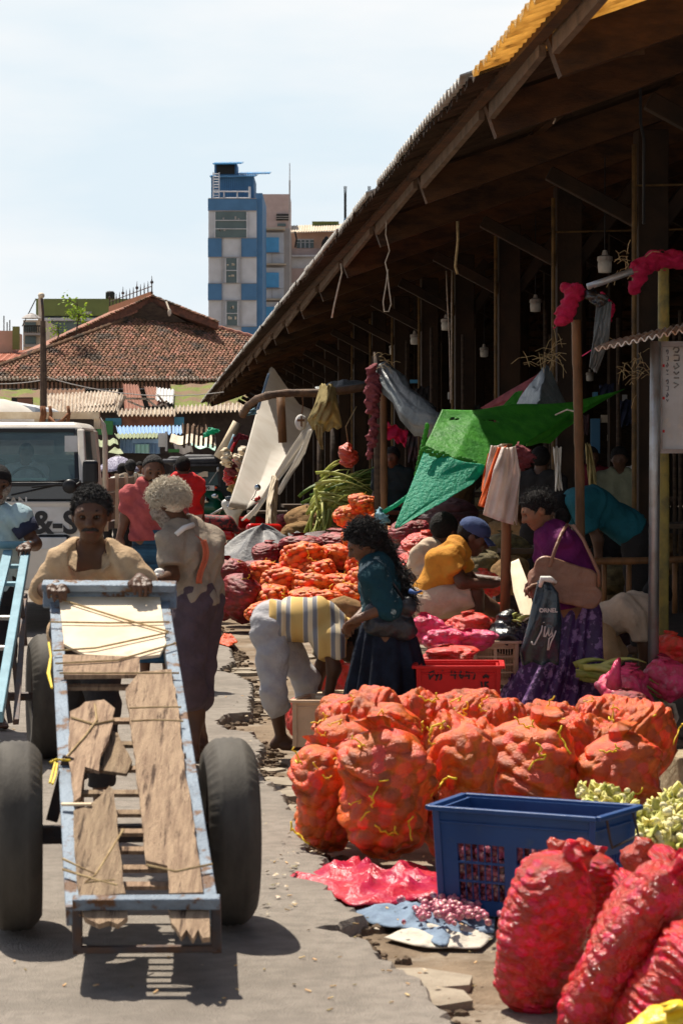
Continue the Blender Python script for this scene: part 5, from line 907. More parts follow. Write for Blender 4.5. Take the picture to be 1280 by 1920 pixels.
def sackmesh(name, m, W=.42, H=.62, D=.36, nb=.058, amp=.020, crease=.012, nc=6, seed=1, nu=110, nv=120, neck=True, lump=.06, sq=2.6, gap=.5):
    q = np.random.RandomState(seed); U, Vv = np.meshgrid(np.arange(nu) / nu * 2 * np.pi, np.linspace(0, 1, nv)); t = Vv * 1.0
    body = np.clip(1 - np.abs(2 * np.clip(t / .93, 0, 1) - 1) ** sq, 0, 1) ** (1 / 2.1)
    if neck: body = np.where(t > .86, np.maximum(body, .20 + .12 * np.clip((t - .93) / .07, 0, 1)), body)
    lm = 1 + lump * (np.sin(U * 2 + 3 * t + seed) + .7 * np.sin(U * 3 - 5 * t + seed * 2) + .8 * np.sin(t * 9 + seed + U)) ; x = W / 2 * body * lm * np.cos(U); y = D / 2 * body * lm * np.sin(U); z = (t - .5) * H + .02 * np.sin(U + seed)
    if neck: tw = np.clip((t - .86) / .14, 0, 1); x += tw * .05 * math.sin(seed * 2.1); y -= tw * .04; x *= 1 + .25 * tw * np.sin(U * 5); y *= 1 + .25 * tw * np.cos(U * 4)
    Pt = np.stack([x, y, z], -1).reshape(-1, 3); n = Pt / (np.array([W / 2, D / 2, H / 2]) ** 2); n /= np.linalg.norm(n, axis=1)[:, None] + 1e-9
    bs = []; tries = q.permutation(len(Pt))
    for i in tries:
        p = Pt[i]
        if all((p[0] - b[0]) ** 2 + (p[1] - b[1]) ** 2 + (p[2] - b[2]) ** 2 > nb * nb * .62 for b in bs): bs.append(p)
        if len(bs) > 420: break
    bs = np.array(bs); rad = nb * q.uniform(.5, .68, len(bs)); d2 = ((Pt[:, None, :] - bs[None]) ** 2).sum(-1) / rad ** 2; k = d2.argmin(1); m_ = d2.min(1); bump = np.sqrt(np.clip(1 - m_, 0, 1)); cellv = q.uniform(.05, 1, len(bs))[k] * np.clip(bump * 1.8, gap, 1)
    zz = Pt[:, 2]; ang = np.arctan2(Pt[:, 1], Pt[:, 0]); cr = np.abs(np.sin(zz * math.pi * nc / H * (1 + .12 * np.sin(ang + seed)) + 1.3 * np.sin(ang * 2 + seed + zz * 6) + .8 * np.sin(ang * 5 + seed + zz * 14))) ** .6 * (.55 + .45 * np.sin(ang * 3 + zz * 23 + seed))
    tf = t.reshape(-1); fade = np.clip((.9 - tf) / .08, .15, 1); Pt = Pt + n * ((bump * amp + (cr - 1) * crease) * fade)[:, None]
    fs = [(j * nu + i, j * nu + (i + 1) % nu, (j + 1) * nu + (i + 1) % nu, (j + 1) * nu + i) for j in range(nv - 1) for i in range(nu)] + [tuple(range(nu - 1, -1, -1)), tuple(range((nv - 1) * nu, nv * nu))]
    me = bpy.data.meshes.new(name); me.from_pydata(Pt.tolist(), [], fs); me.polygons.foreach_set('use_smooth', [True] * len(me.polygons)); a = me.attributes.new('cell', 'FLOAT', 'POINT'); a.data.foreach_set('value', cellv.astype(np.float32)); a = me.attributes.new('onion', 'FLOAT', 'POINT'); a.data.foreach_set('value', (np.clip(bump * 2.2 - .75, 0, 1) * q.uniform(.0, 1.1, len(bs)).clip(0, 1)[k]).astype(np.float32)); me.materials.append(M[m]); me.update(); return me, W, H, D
tie_meshes = []
for sd_ in range(4):
    q = random.Random(sd_ + 40); b = MB()
    for _ in range(2): pts = [V(0, 0, 0)]; d = V(q.uniform(-1, 1), -.3, q.uniform(-.2, 1)); [pts.append(pts[-1] + nrm(d + V(q.uniform(-1.2, 1.2), q.uniform(-.3, .3), q.uniform(-1, 1))) * .016) for _ in range(5)]; b.tube(pts, .0035, 5)
    o = b.build('tie_mesh_source', M['string_y'], smooth=True); me = o.data; me.transform(Matrix.Translation(o.location)); bpy.data.objects.remove(o); tie_meshes.append(me)
M['yellow_film'] = mat('yellow_film', (.85, .60, .03), (.70, .42, .02), .3, 8, .4, 30, spec=.5); SK = {}
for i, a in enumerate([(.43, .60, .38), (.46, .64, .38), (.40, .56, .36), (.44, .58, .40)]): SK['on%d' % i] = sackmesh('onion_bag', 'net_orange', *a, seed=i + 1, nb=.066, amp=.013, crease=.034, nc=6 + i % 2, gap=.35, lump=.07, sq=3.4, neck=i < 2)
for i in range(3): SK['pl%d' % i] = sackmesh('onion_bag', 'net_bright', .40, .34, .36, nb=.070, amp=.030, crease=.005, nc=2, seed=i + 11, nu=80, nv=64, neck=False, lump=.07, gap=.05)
for i in range(2): SK['mr%d' % i] = sackmesh('onion_bag', 'net_maroon', .42, .5, .36, nb=.05, amp=.014, crease=.012, nc=4, seed=i + 21, nu=70, nv=64)
for i in range(2): SK['rd%d' % i] = sackmesh('shallot_bag', 'net_red', .30, .74, .27, sq=3.6, nb=.034, amp=.004, crease=.013, nc=15, seed=i + 31, nu=120, nv=150, lump=.05)
for i in range(2): SK['pk%d' % i] = sackmesh('pink_bag', 'pink_film', .36, .28, .32, nb=.07, amp=.020, crease=.016, nc=3, seed=i + 41, nu=70, nv=54, lump=.14)
SK['rf'] = sackmesh('red_bag', 'red_film', .42, .32, .36, nb=.06, amp=.018, crease=.016, nc=3, seed=51, nu=70, nv=54, lump=.12); SK['bu'] = sackmesh('burlap_sack', 'burlap', .5, .34, .4, nb=.09, amp=.014, crease=.008, nc=2, seed=61, nu=60, nv=50, neck=False, lump=.08); SK['dk'] = sackmesh('dark_sack', 'net_dark', .5, .34, .4, nb=.05, amp=.014, crease=.01, nc=3, seed=62, nu=60, nv=50, neck=False); SK['ol'] = sackmesh('olive_sack', 'olivebag', .45, .45, .4, nb=.09, amp=.015, crease=.014, nc=3, seed=63, nu=60, nv=50)
def sack(kind, x0, y0, x1, y1, Y, label, group=None, ang=0, lie=0, spin=None, ties=0, cat='bag', fit=True):
    """box of the bag in pixels (before tilting by ang degrees), real size at distance Y"""
    me, W, H, D = SK[kind]; o = bpy.data.objects.new(me.name, me); sc.collection.objects.link(o); c = P((x0 + x1) / 2, (y0 + y1) / 2, Y); w_ = (x1 - x0) / F * Y; h_ = (y1 - y0) / F * Y; q = random.Random(int(x0 * 7 + y0)); sp = q.uniform(0, 6.28) if spin is None else spin
    if lie: rot = Matrix.Rotation(R(ang), 4, 'Y') @ Matrix.Rotation(R(90), 4, 'Y') @ Matrix.Rotation(sp, 4, 'Z'); s_ = (h_ / D * 1.0, h_ / D, w_ / H)
    else: rot = Matrix.Rotation(R(ang), 4, 'Y') @ Matrix.Rotation(sp, 4, 'Z'); s_ = (w_ / ((W + D) / 2), w_ / ((W + D) / 2), h_ / H)
    o.rotation_euler = rot.to_euler(); o.scale = s_; o.location = tuple(c); ORG[o.name] = c; tag(o, label, cat, group)
    Mi = (Matrix.Translation(c) @ rot @ Matrix.Diagonal((*s_, 1))).inverted()
    for k in range(ties):
        t = bpy.data.objects.new('tie_string', tie_meshes[(int(x0) + k) % 4]); sc.collection.objects.link(t); t.parent = o
        if k == 0: wp = c + V(q.uniform(-.25, .25) * w_, -.30 * w_, q.uniform(.3, .46) * h_)
        else: wp = c + V(q.uniform(-.4, .4) * w_, -(.46 if not lie else .4) * min(w_, .5) * 1.0, q.uniform(-.35, .35) * h_)
        t.matrix_basis = Mi @ Matrix.Translation(wp) @ Matrix.Rotation(q.uniform(-1.5, 1.5), 4, 'Y') @ Matrix.Scale(q.uniform(.7, 1.4), 4)
    return o
g1 = 'orange onion bags heaped on the ground in front'
FG = [('on0', 634, 1350, 816, 1606, 10.38, 'largest orange onion bag standing foremost left of the blue crate', 0, 0, 6), ('on1', 548, 1385, 670, 1592, 10.62, 'onion bag slumped at the far left of the front heap', -4, 0, 4), ('on2', 578, 1335, 706, 1520, 10.95, 'onion bag wedged behind the two leftmost front bags', 6, 0, 3), ('on3', 592, 1296, 760, 1405, 11.3, 'onion bag lying on top at the left end of the heap', -8, 1, 5), ('on3', 790, 1345, 925, 1604, 10.62, 'onion bag standing in shade right behind the left corner of the blue crate', 3, 0, 4), ('on1', 908, 1335, 1090, 1580, 10.95, 'wide onion bag standing directly behind the middle of the blue crate', 0, 0, 4), ('on0', 1084, 1365, 1236, 1570, 10.9, 'onion bag leaning left behind the right end of the blue crate', -10, 0, 3), ('on2', 1150, 1322, 1276, 1440, 11.5, 'onion bag lying at the right end of the heap above the stone block', 24, 1, 4), ('on2', 1080, 1306, 1196, 1392, 12.1, 'onion bag lying at the back right below the pink bag', 5, 1, 3), ('on1', 728, 1306, 862, 1396, 11.55, 'onion bag lying on top behind the largest front bag', 4, 1, 3), ('on0', 806, 1296, 946, 1362, 12.3, 'onion bag at the very back, just below the red lettered crate', -5, 1, 4), ('on3', 852, 1310, 990, 1392, 11.7, 'onion bag lying on top in the middle of the heap', 6, 1, 3), ('on0', 968, 1322, 1100, 1402, 11.8, 'onion bag lying under the purple skirt hem', -6, 1, 4), ('on2', 690, 1318, 790, 1420, 11.0, 'onion bag half buried between the top left bags', 20, 0, 2), ('on3', 1050, 1345, 1180, 1430, 11.35, 'onion bag filling the gap right of the middle bag', 10, 1, 2), ('on1', 800, 1350, 950, 1470, 11.4, 'onion bag mostly hidden under the middle of the heap', 0, 1, 1)]
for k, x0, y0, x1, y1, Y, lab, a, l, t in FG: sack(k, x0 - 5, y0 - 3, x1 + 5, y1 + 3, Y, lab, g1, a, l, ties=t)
g2 = 'shiny red net bags in the right foreground'
sack('rd0', 938, 1575, 1100, 1905, 7.75, 'upright shiny red net bag leaning on the blue crate, leftmost in the right foreground', g2, 14, ties=0, spin=.3); sack('rd1', 1092, 1572, 1250, 1990, 7.5, 'long shiny red net bag leaning to the right, nearest to the camera', g2, 30, spin=1.2); sack('rd0', 1180, 1700, 1370, 2010, 7.35, 'dark red net bag in the lower right corner, in shade', g2, 30, spin=2); sack('rd1', 1160, 1590, 1330, 1760, 8.1, 'red net bag behind the long leaning one at the right edge', g2, 50, spin=3.2); sack('rd1', 1060, 1590, 1160, 1760, 8.25, 'red net bag top showing between the two leaning red bags', g2, 10, spin=4)
ysk = sackmesh('yellow_bag', 'yellow_film', .36, .26, .32, nb=.08, amp=.012, crease=.016, nc=3, seed=71, nu=60, nv=50, lump=.12); SK['yl'] = ysk; sack('yl', 1185, 1878, 1330, 1975, 6.9, 'yellow plastic bag cut by the lower right corner', spin=1)
g3 = 'bright orange net bags of onions in the pile behind the bending man'
PL = [(526, 1014, 606, 1072, 26.2), (600, 1018, 672, 1068, 26.4), (646, 1022, 722, 1078, 26), (492, 1062, 568, 1112, 25.6), (552, 1072, 622, 1120, 25.4), (600, 1074, 668, 1112, 25.6), (472, 1094, 542, 1142, 25), (534, 1100, 602, 1142, 25), (468, 1124, 532, 1168, 24.6), (574, 1104, 642, 1142, 24.8), (626, 1090, 690, 1140, 25), (652, 1056, 712, 1110, 25.4), (560, 1046, 630, 1086, 26), (520, 1120, 600, 1172, 24.6), (590, 1128, 660, 1176, 24.6), (690, 1070, 760, 1120, 25.4), (640, 1126, 720, 1180, 24.6), (470, 1050, 540, 1098, 26.2)]
for i, (x0, y0, x1, y1, Y) in enumerate(PL): sack('pl%d' % (i % 3), x0, y0, x1, y1, Y, 'bright orange net bag of round onions in the sunlit pile behind the bending man', g3, rnd.uniform(-15, 15), 0, ties=2)
g4 = 'onion bags stacked high behind the curly haired woman'
for i, (x0, y0, x1, y1, l) in enumerate([(656, 924, 706, 962, 'topmost red onion bag in the high stack above the woman\'s head'), (630, 946, 678, 988, 'left onion bag in the high stack left of the bamboo post'), (660, 958, 708, 1000, 'middle onion bag in the high stack tied with a pale string'), (640, 986, 692, 1024, 'lowest left onion bag in the high stack'), (690, 984, 742, 1026, 'lowest right onion bag in the high stack')]): sack('pl%d' % (i % 3), x0, y0, x1, y1, 25.8 + i * .1, l, g4, ties=1)
g5 = 'dark red onion bags at the left end of the pile'
for i, (x0, y0, x1, y1, Y, a, l) in enumerate([(398, 1042, 470, 1110, 26, -10, 'red net bag at the top left of the pile beside the old man'), (412, 1072, 498, 1166, 25, 14, 'tall dark maroon onion bag standing at the pile\'s left front'), (396, 1100, 446, 1162, 25, 0, 'dark bag at the extreme left foot of the pile'), (446, 1046, 522, 1100, 26.4, 8, 'red net bag just under the grey tarpaulin'), (520, 1000, 606, 1046, 27.4, 0, 'crumpled red bag right of the grey tarpaulin'), (596, 992, 690, 1040, 27.6, 0, 'loose maroon bag behind the brightest orange bags'), (470, 1014, 530, 1058, 27.4, 0, 'small red bag touching the tarpaulin\'s lower edge'), (690, 1010, 770, 1070, 27, 0, 'dark red bag just behind the curly haired woman')]): sack('mr%d' % (i % 2), x0, y0, x1, y1, Y, l, g5, a, ties=1 if i < 4 else 0)
g6 = 'dark sacks under the green tarpaulin'
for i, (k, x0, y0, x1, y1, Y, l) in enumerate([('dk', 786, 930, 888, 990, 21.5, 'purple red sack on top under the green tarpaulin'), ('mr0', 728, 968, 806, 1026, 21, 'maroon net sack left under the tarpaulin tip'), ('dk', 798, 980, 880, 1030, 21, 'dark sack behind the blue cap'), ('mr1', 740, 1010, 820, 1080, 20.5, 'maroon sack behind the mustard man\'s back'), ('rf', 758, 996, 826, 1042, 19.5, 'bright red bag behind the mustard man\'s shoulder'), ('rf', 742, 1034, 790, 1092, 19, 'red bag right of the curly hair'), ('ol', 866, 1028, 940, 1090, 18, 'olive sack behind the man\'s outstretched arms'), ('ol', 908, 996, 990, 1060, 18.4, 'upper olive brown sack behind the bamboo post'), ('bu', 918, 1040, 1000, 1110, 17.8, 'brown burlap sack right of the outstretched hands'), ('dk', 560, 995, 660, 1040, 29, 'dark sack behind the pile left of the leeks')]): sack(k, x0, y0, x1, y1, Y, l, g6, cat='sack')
g7 = 'glossy pink and red bags on the ground around the seated man'
for i, (k, x0, y0, x1, y1, Y, a, l) in enumerate([('pk0', 768, 1150, 832, 1206, 14.9, 0, 'glossy pink bag touching the navy skirt'), ('pk1', 800, 1174, 868, 1226, 14.6, 10, 'glossy pink bag left of the red lettered crate\'s rim'), ('pk0', 850, 1178, 930, 1220, 14.7, -8, 'glossy pink bag below the seated man\'s shin'), ('rf', 836, 1146, 920, 1196, 15.2, 0, 'orange red bag under the seated man\'s knee'), ('rf', 900, 1130, 962, 1176, 16, 20, 'red bag beside the black plastic bag'), ('rf', 786, 1208, 900, 1246, 14.3, 0, 'flat orange red bag behind the red lettered crate'), ('rf', 776, 1128, 850, 1180, 15.9, 0, 'red bag the seated man sits on'), ('rf', 880, 1068, 940, 1120, 16.6, 0, 'small red bag behind the seated man\'s forearm'), ('rf', 578, 1236, 668, 1318, 15.0, 0, 'red bag between the bending man\'s arms'), ('rf', 536, 1296, 590, 1376, 14.9, 0, 'red bag behind the bending man\'s shins'), ('pk0', 1122, 1250, 1218, 1330, 14.2, 0, 'plump pink bag with a knotted top left of the steel post'), ('pk1', 1212, 1230, 1290, 1310, 14.6, 0, 'pink bag right of the steel post'), ('rf', 1222, 1186, 1300, 1252, 14.8, 0, 'red bag on top right of the bamboo post'), ('mr0', 1140, 1290, 1220, 1345, 13.4, 0, 'dark bag in shade under the plump pink bag')]): sack(k, x0, y0, x1, y1, Y, l, g7, a)
b = MB(); b.tube([P(1150, 1285, 13.95), P(1152, 1262, 13.9), P(1156, 1244, 13.9), P(1160, 1236, 13.95)], [.05, .032, .022, .012], 9); b.build('bag_knot', M['pink_film'], smooth=True, label='knotted upright neck of the plump pink bag', cat='knot')
sack('bu', 606, 1116, 686, 1174, 15.2, 'tan burlap sack between the bending man and the curly haired woman', cat='sack'); sack('bu', 534, 946, 616, 1000, 31, 'large brown burlap sack left of the leeks', cat='sack'); sack('bu', 526, 976, 590, 1016, 30.4, 'second brown sack folded in front of the large one', cat='sack')

for k, x0, y0, x1, y1, Y, l in [('mr0', 470, 1075, 610, 1178, 25.8, 'maroon sack under the left of the bright onion pile'), ('mr1', 600, 1070, 740, 1178, 25.9, 'maroon sack under the right of the bright onion pile'), ('mr0', 500, 1040, 640, 1150, 27, 'maroon sack at the back under the onion pile'), ('mr1', 630, 1010, 760, 1150, 26.6, 'tall maroon sack under the high stack of onion bags'), ('dk', 726, 1030, 880, 1160, 21, 'dark sack at the foot of the stack under the green tarpaulin'), ('dk', 860, 1070, 1000, 1160, 18.6, 'dark sack under the olive and burlap sacks')]: sack(k, x0, y0, x1, y1, Y, l, cat='sack')
# ---------------------------------------------------------------- crates
M['crateblue'] = mat('crateblue', (.014, .062, .20), (.011, .048, .16), .42, 4, .08, 60, spec=.45, col3=(.05, .09, .16), s3=14, lo3=.6, hi3=.8); M['cratered'] = mat('cratered', (.56, .012, .012), None, .4, 4, .05, 40); M['cratebeige'] = mat('cratebeige', (.60, .42, .28), None, .6, 5, .1, 40)
def crate(name, c4, h, m, label, wins=(), taper=.94, th=.012, rim=.03, group=None, slots=(3, 7)):
    """c4: four rim corners FL FR BR BL in world; wins: openings on the front as (u0,u1,v0,v1)"""
    ctr = sum(c4) / 4; e = empty(name, V(ctr[0], ctr[1], c4[0][2] - h), label, 'crate', group); top = [np.array(p) for p in c4]; z0 = top[0][2]; top = [V(p[0], p[1], z0) for p in top]; bot = [V(*(ctr + (p - ctr) * taper)[:2], z0 - h) for p in top]
    w_ = MB()
    def face(i, op):
        A, B, C, D_ = bot[i], bot[(i + 1) % 4], top[(i + 1) % 4], top[i]; Q = lambda u, v: mixp(mixp(A, B, u), mixp(D_, C, u), v); n = nrm(np.cross(B - A, D_ - A)); us = sorted({0, 1, *[u for o in op for u in o[:2]]}); vs = sorted({0, 1, *[v for o in op for v in o[2:]]})
        for a in range(len(us) - 1):
            for b_ in range(len(vs) - 1):
                um, vm = (us[a] + us[a + 1]) / 2, (vs[b_] + vs[b_ + 1]) / 2
                if any(o[0] < um < o[1] and o[2] < vm < o[3] for o in op): continue
                w_.poly([Q(us[a], vs[b_]), Q(us[a + 1], vs[b_]), Q(us[a + 1], vs[b_ + 1]), Q(us[a], vs[b_ + 1])], -th, n)
        for o in op:
            for k in range(1, slots[0]): v = o[2] + (o[3] - o[2]) * k / slots[0]; w_.bar(Q(o[0], v) - n * th * .5, Q(o[1], v) - n * th * .5, th * .8, .009, (0, 0, 1))
            for k in range(1, slots[1]): u = o[0] + (o[1] - o[0]) * k / slots[1]; w_.bar(Q(u, o[2]) - n * th * .55, Q(u, o[3]) - n * th * .55, .004, th * .5, n)
    face(0, wins); face(1, [(.25, .75, .25, .6)] if wins else ()); face(2, ()); face(3, ()); wl = w_.build('wall', M[m], e)
    f_ = MB(); f_.poly(bot, .01, V(0, 0, 1)); f_.build('floor', M[m], e)
    r_ = MB(); o = [p + nrm((p - ctr) * V(1, 1, 0)) * rim * .9 + V(0, 0, .004) for p in top]
    for i in range(4): r_.bar(o[i], o[(i + 1) % 4], rim, .018); r_.bar(mixp(top[i], bot[i], .12) + nrm(top[i] - ctr) * .004, mixp(top[(i + 1) % 4], bot[(i + 1) % 4], .12) + nrm(top[(i + 1) % 4] - ctr) * .004, .010, .010)
    r_.build('rim', M[m], e, bevel=.004)
    for i in range(4): k_ = MB(); k_.bar(bot[i], top[i], .026, .026, (0, 1, 0)); k_.build('corner_post', M[m], e, bevel=.004)
    return e, top, bot
zc = .367
c4 = [P(816, 1516, (CH - zc) * F / (1516 - HY)), P(1110, 1537, (CH - zc) * F / (1537 - HY)), P(1186, 1520, (CH - zc) * F / (1515 - HY)), P(878, 1498, (CH - zc) * F / (1494 - HY))]
cr, ct4, cb4 = crate('plastic_crate', c4, zc + .025, 'crateblue', 'large dark blue plastic crate of shallots with slotted sides', wins=[(.13, .44, .14, .68), (.52, .83, .14, .68)], taper=.93)
b = MB(); A_, B_ = mixp(ct4[1], ct4[2], .2) + V(.02, -.02, -.01), mixp(ct4[1], ct4[2], .85) + V(.02, -.02, -.01); b.tube([A_, A_ + V(.012, 0, -.07), A_ + V(.02, 0, -.10), B_ + V(.02, 0, -.085), B_ + V(.012, 0, -.05), B_], .005, 7); b.build('wire_handle', M['darkmetal'], cr)
text(cr, 'lettering', 'CAUTION', .0001, mixp(ct4[0], ct4[1], .2), ct4[1] - ct4[0], V(0, 0, 1), 'crateblue') if False else None
M['shallot'] = mat('shallot', (.36, .10, .11), (.22, .03, .06), .35, 30, .1, 60, cell=.6, spec=.5, col3=(.5, .32, .26), s3=22, lo3=.55, hi3=.62)
def pile(name, fn, n, r, m, **kw):
    b = MB()
    for _ in range(n): p = fn(); s_ = r * rnd.uniform(.7, 1.25); d = nrm(V(rnd.gauss(0, 1), rnd.gauss(0, 1), rnd.gauss(0, 1))); b.ell(p, (s_, s_ * .95, s_ * 1.2), 8, 6, *[(lambda z: (lambda x: (x, np.cross(z, x), z))(nrm(np.cross(V(.3, .9, .1), z))))(d)][0])
    return b.build(name, M[m], smooth=True, **kw)
def inc(): u, v, t = rnd.random(), rnd.random(), rnd.uniform(.06, .75); a = mixp(mixp(cb4[0], cb4[1], .04 + .92 * u), mixp(cb4[3], cb4[2], .04 + .92 * u), .05 + .3 * v ** 2); return a + V(0, 0, .42) * t * (1 - .35 * abs(u - .35)) + V(0, .02 * t, 0)
pile('shallot_heap', inc, 900, .0145, 'shallot', label='purple shallots filling the blue crate, seen through its slots', cat='shallots', kind='stuff')
def ground_sheet(name, px, mt, label, cat, h=.03, z=-.03, seed=0, nr=16, na=110, fr=1., **kw):
    q = random.Random(seed); ol = [G(x, y, z) for x, y in px]; c = sum(ol) / len(ol); m_ = len(ol); ph = [q.uniform(0, 6) for _ in range(8)]
    def fn(u, v):
        t = u * m_; i = int(t) % m_; f = t - int(t); e = mixp(ol[i], ol[(i + 1) % m_], f); p = mixp(c, e, v); x, y = p[0] * 26 * fr, p[1] * 17 * fr
        rg = 1 - abs(math.sin(x + 1.8 * math.sin(y * .7 + ph[0]) + ph[1])); r2_ = 1 - abs(math.sin(y * 1.3 + 1.6 * math.sin(x * .55 + ph[2]) + ph[3])); return p + V(0, 0, h * (.15 + .85 * (1 - v ** 4)) * (.35 + rg ** 1.5 * .6 + r2_ * .25) + .004)
    b = MB(); b.grid(fn, na, nr, wrap=True, flip=True); return b.build(name, M[mt], smooth=True, solid=.004, label=label, cat=cat, **kw)
cloth('denim', (.20, .27, .36), (.14, .19, .27), bump=.4, bs=60); cloth('palecloth', (.55, .50, .42)); M['red_film2'] = mat('red_film2', (.66, .03, .05), (.55, .02, .09), .3, 6, .5, 40, spec=.6, trans=.25)
ground_sheet('white_cloth', [(720, 1762), (790, 1780), (900, 1782), (925, 1760), (900, 1738), (780, 1736)], 'palecloth', 'dirty white cloth crumpled under the blue cloth in front of the crate', 'cloth', .035, -.06, 3); ground_sheet('blue_cloth', [(655, 1712), (700, 1738), (760, 1745), (830, 1782), (850, 1762), (925, 1752), (930, 1700), (860, 1696), (780, 1700), (700, 1704)], 'denim', 'crumpled pale blue cloth spread on the ground under shallots and crate', 'cloth', .045, -.05, 5)
ground_sheet('red_plastic_bag', [(524, 1656), (560, 1650), (610, 1628), (660, 1622), (700, 1640), (740, 1650), (760, 1632), (800, 1634), (832, 1652), (830, 1690), (780, 1692), (740, 1700), (660, 1704), (600, 1672)], 'red_film2', 'empty crumpled red plastic bag lying at the asphalt edge left of the crate', 'bag', .07, -.03, 8, fr=.8)
sh0 = None; b = MB(); b.ell((0, 0, 0), (.014, .013, .017), 8, 6); sh0 = b.build('shallot', M['shallot'], smooth=True); sh_me = sh0.data; sh_me.transform(Matrix.Translation(V(0, 0, -.017).tolist())); bpy.data.objects.remove(sh0); q = random.Random(77)
for k in range(150):
    o = bpy.data.objects.new('shallot', sh_me); sc.collection.objects.link(o); x, y = 845 + q.gauss(0, 38), 1716 + q.gauss(0, 12); p = G(x, y, .0); o.location = tuple(p + V(0, 0, .012 + .03 * math.exp(-((x - 850) / 45) ** 2) * q.random())); o.rotation_euler = (q.random() * 6, q.random() * 6, 0); s_ = q.uniform(.6, 1.2); o.scale = (s_, s_, s_); tag(o, 'small purple shallot spilled on the blue cloth before the crate', 'shallot', 'shallots spilled on the blue cloth')
lo = MB(); lo.ell((0, 0, 0), (.034, .034, .030), 14, 10); lo.tube([V(0, 0, .025), V(.004, 0, .045)], [.012, .003], 6); o = lo.build('loose_onion', mat('onion', (.42, .20, .12), (.3, .1, .07), .35, 14, .1, 40), smooth=True, label='single brown onion on the ground left of the front heap', cat='onion'); o.location = tuple(G(606, 1600, -.05))
b = MB(); b.ell((0, 0, 0), (.03, .05, .02), 10, 6); o = b.build('orange_peel_scrap', M['roofgold'], label='torn orange plastic scrap on the broken road edge', cat='litter'); o.location = tuple(G(424, 1206, 0))
ground_sheet('orange_scrap', [(408, 1208), (418, 1192), (436, 1194), (446, 1206), (430, 1214)], 'net_bright', 'orange plastic scrap beside the crack near the old man', 'litter', .05, 0, 9); bpy.data.objects.remove(o)
# red crate with handwriting, beige crates
Yr = 13.6; q4 = [P(784, 1252, Yr), P(934, 1248, Yr), P(934, 1248, Yr) + V(.02, .36, 0), P(784, 1252, Yr) + V(.02, .36, 0)]
rc, rt4, rb4 = crate('plastic_crate', q4, .27, 'cratered', 'bright red plastic crate with black handwriting on its side', wins=[(.25, .5, .05, .25)], taper=.97)
fx = nrm(rt4[1] - rt4[0]); fz = nrm(rt4[0] - rb4[0]); fn_ = np.cross(fx, fz)
def strokes(par, name, org, X, Z, lines, r, m, off=.004):
    b = MB(); N = np.cross(X, Z)
    for l in lines: b.tube([org + X * x + Z * z + N * off for x, z in l], r, 5)
    return b.build(name, M[m], par, True)
def rp(x, y): return ((x - 784) / F * Yr, -(y - 1252) / F * Yr)
hw = [[(803, 1262), (813, 1258), (811, 1266), (804, 1272)], [(803, 1262), (805, 1274)], [(814, 1262), (817, 1268), (822, 1262), (816, 1276)], [(826, 1262), (826, 1272), (823, 1275)], [(829, 1257), (829, 1258)], [(846, 1258), (844, 1266), (855, 1265)], [(852, 1259), (852, 1273)], [(864, 1258), (860, 1266), (864, 1272), (869, 1268), (861, 1266)], [(874, 1259), (872, 1268), (880, 1267)], [(878, 1260), (878, 1273)], [(882, 1262), (890, 1262), (887, 1274)], [(905, 1272), (910, 1262), (914, 1272)], [(904, 1269), (916, 1268)], [(901, 1278), (902, 1288)], [(908, 1278), (908, 1288)], [(914, 1278), (908, 1283), (914, 1288)]]
strokes(rc, 'handwriting', rt4[0], fx, fz, [[rp(*p) for p in l] for l in hw], .0052, 'black', .003)
Yb = 15; q4 = [P(888, 1205, Yb), P(968, 1202, Yb), P(985, 1198, Yb) + V(.1, .35, 0), P(892, 1200, Yb) + V(0, .4, 0)]; crate('plastic_crate', q4, .26, 'cratebeige', 'beige slotted crate behind the red crate, left of the purple skirt', wins=[(.08, .46, .1, .85), (.54, .92, .1, .85)], taper=.97, slots=(4, 6))
Yb = 13.9; q4 = [P(552, 1316, Yb), P(606, 1322, Yb), P(630, 1310, Yb + .35), P(580, 1304, Yb + .35)]; crate('box', q4, .26, 'cratebeige', 'cream box between the bending man\'s legs', taper=.98)
q4 = [P(600, 1308, 14.2), P(660, 1304, 14.2), P(662, 1296, 14.5), P(606, 1300, 14.5)]; crate('box', q4, .2, 'wood_pale', 'low wooden box under the bending man\'s hands', taper=1)
# ---------------------------------------------------------------- cauliflower trimmings, stone, greens
M['trim'] = mat('trim', (.85, .78, .30), (.72, .72, .16), .6, 18, .3, 40, cell=.35, trans=.15); M['curd'] = mat('curd', (.80, .74, .44), (.7, .6, .3), .8, 30, .6, 70)
def leafclump(seed, n=16, R_=.07):
    q = random.Random(seed); b = MB()
    for _ in range(n):
        d = nrm(V(q.uniform(-1, 1), q.uniform(-1, 1), q.uniform(-.2, 1))); s_ = nrm(np.cross(d, V(q.random(), q.random(), q.random()))); c = d * R_ * .2; L_ = R_ * q.uniform(.7, 1.2); up = np.cross(s_, d)
        b.grid(lambda u, v: c + d * L_ * v + s_ * (u - .5) * L_ * .95 * math.sin(math.pi * min(1, v * .85 + .12)) + up * (.35 * L_ * v * v + .010 * math.sin(u * 9 + v * 5)), 6, 5)
    o = b.build('cabbage_trimming', M['trim'], smooth=True, solid=.002); me = o.data; me.transform(Matrix.Translation(o.location)); b = MB(); ORG[o.name] = V(0, 0, 0)
    for _ in range(16): p = V(q.gauss(0, .4), q.gauss(0, .4), q.uniform(.0, .7)) * R_; b.ell(p, V(1, 1, .8) * R_ * q.uniform(.16, .30), 7, 5)
    b.build('curd', M['curd'], o, True); return o
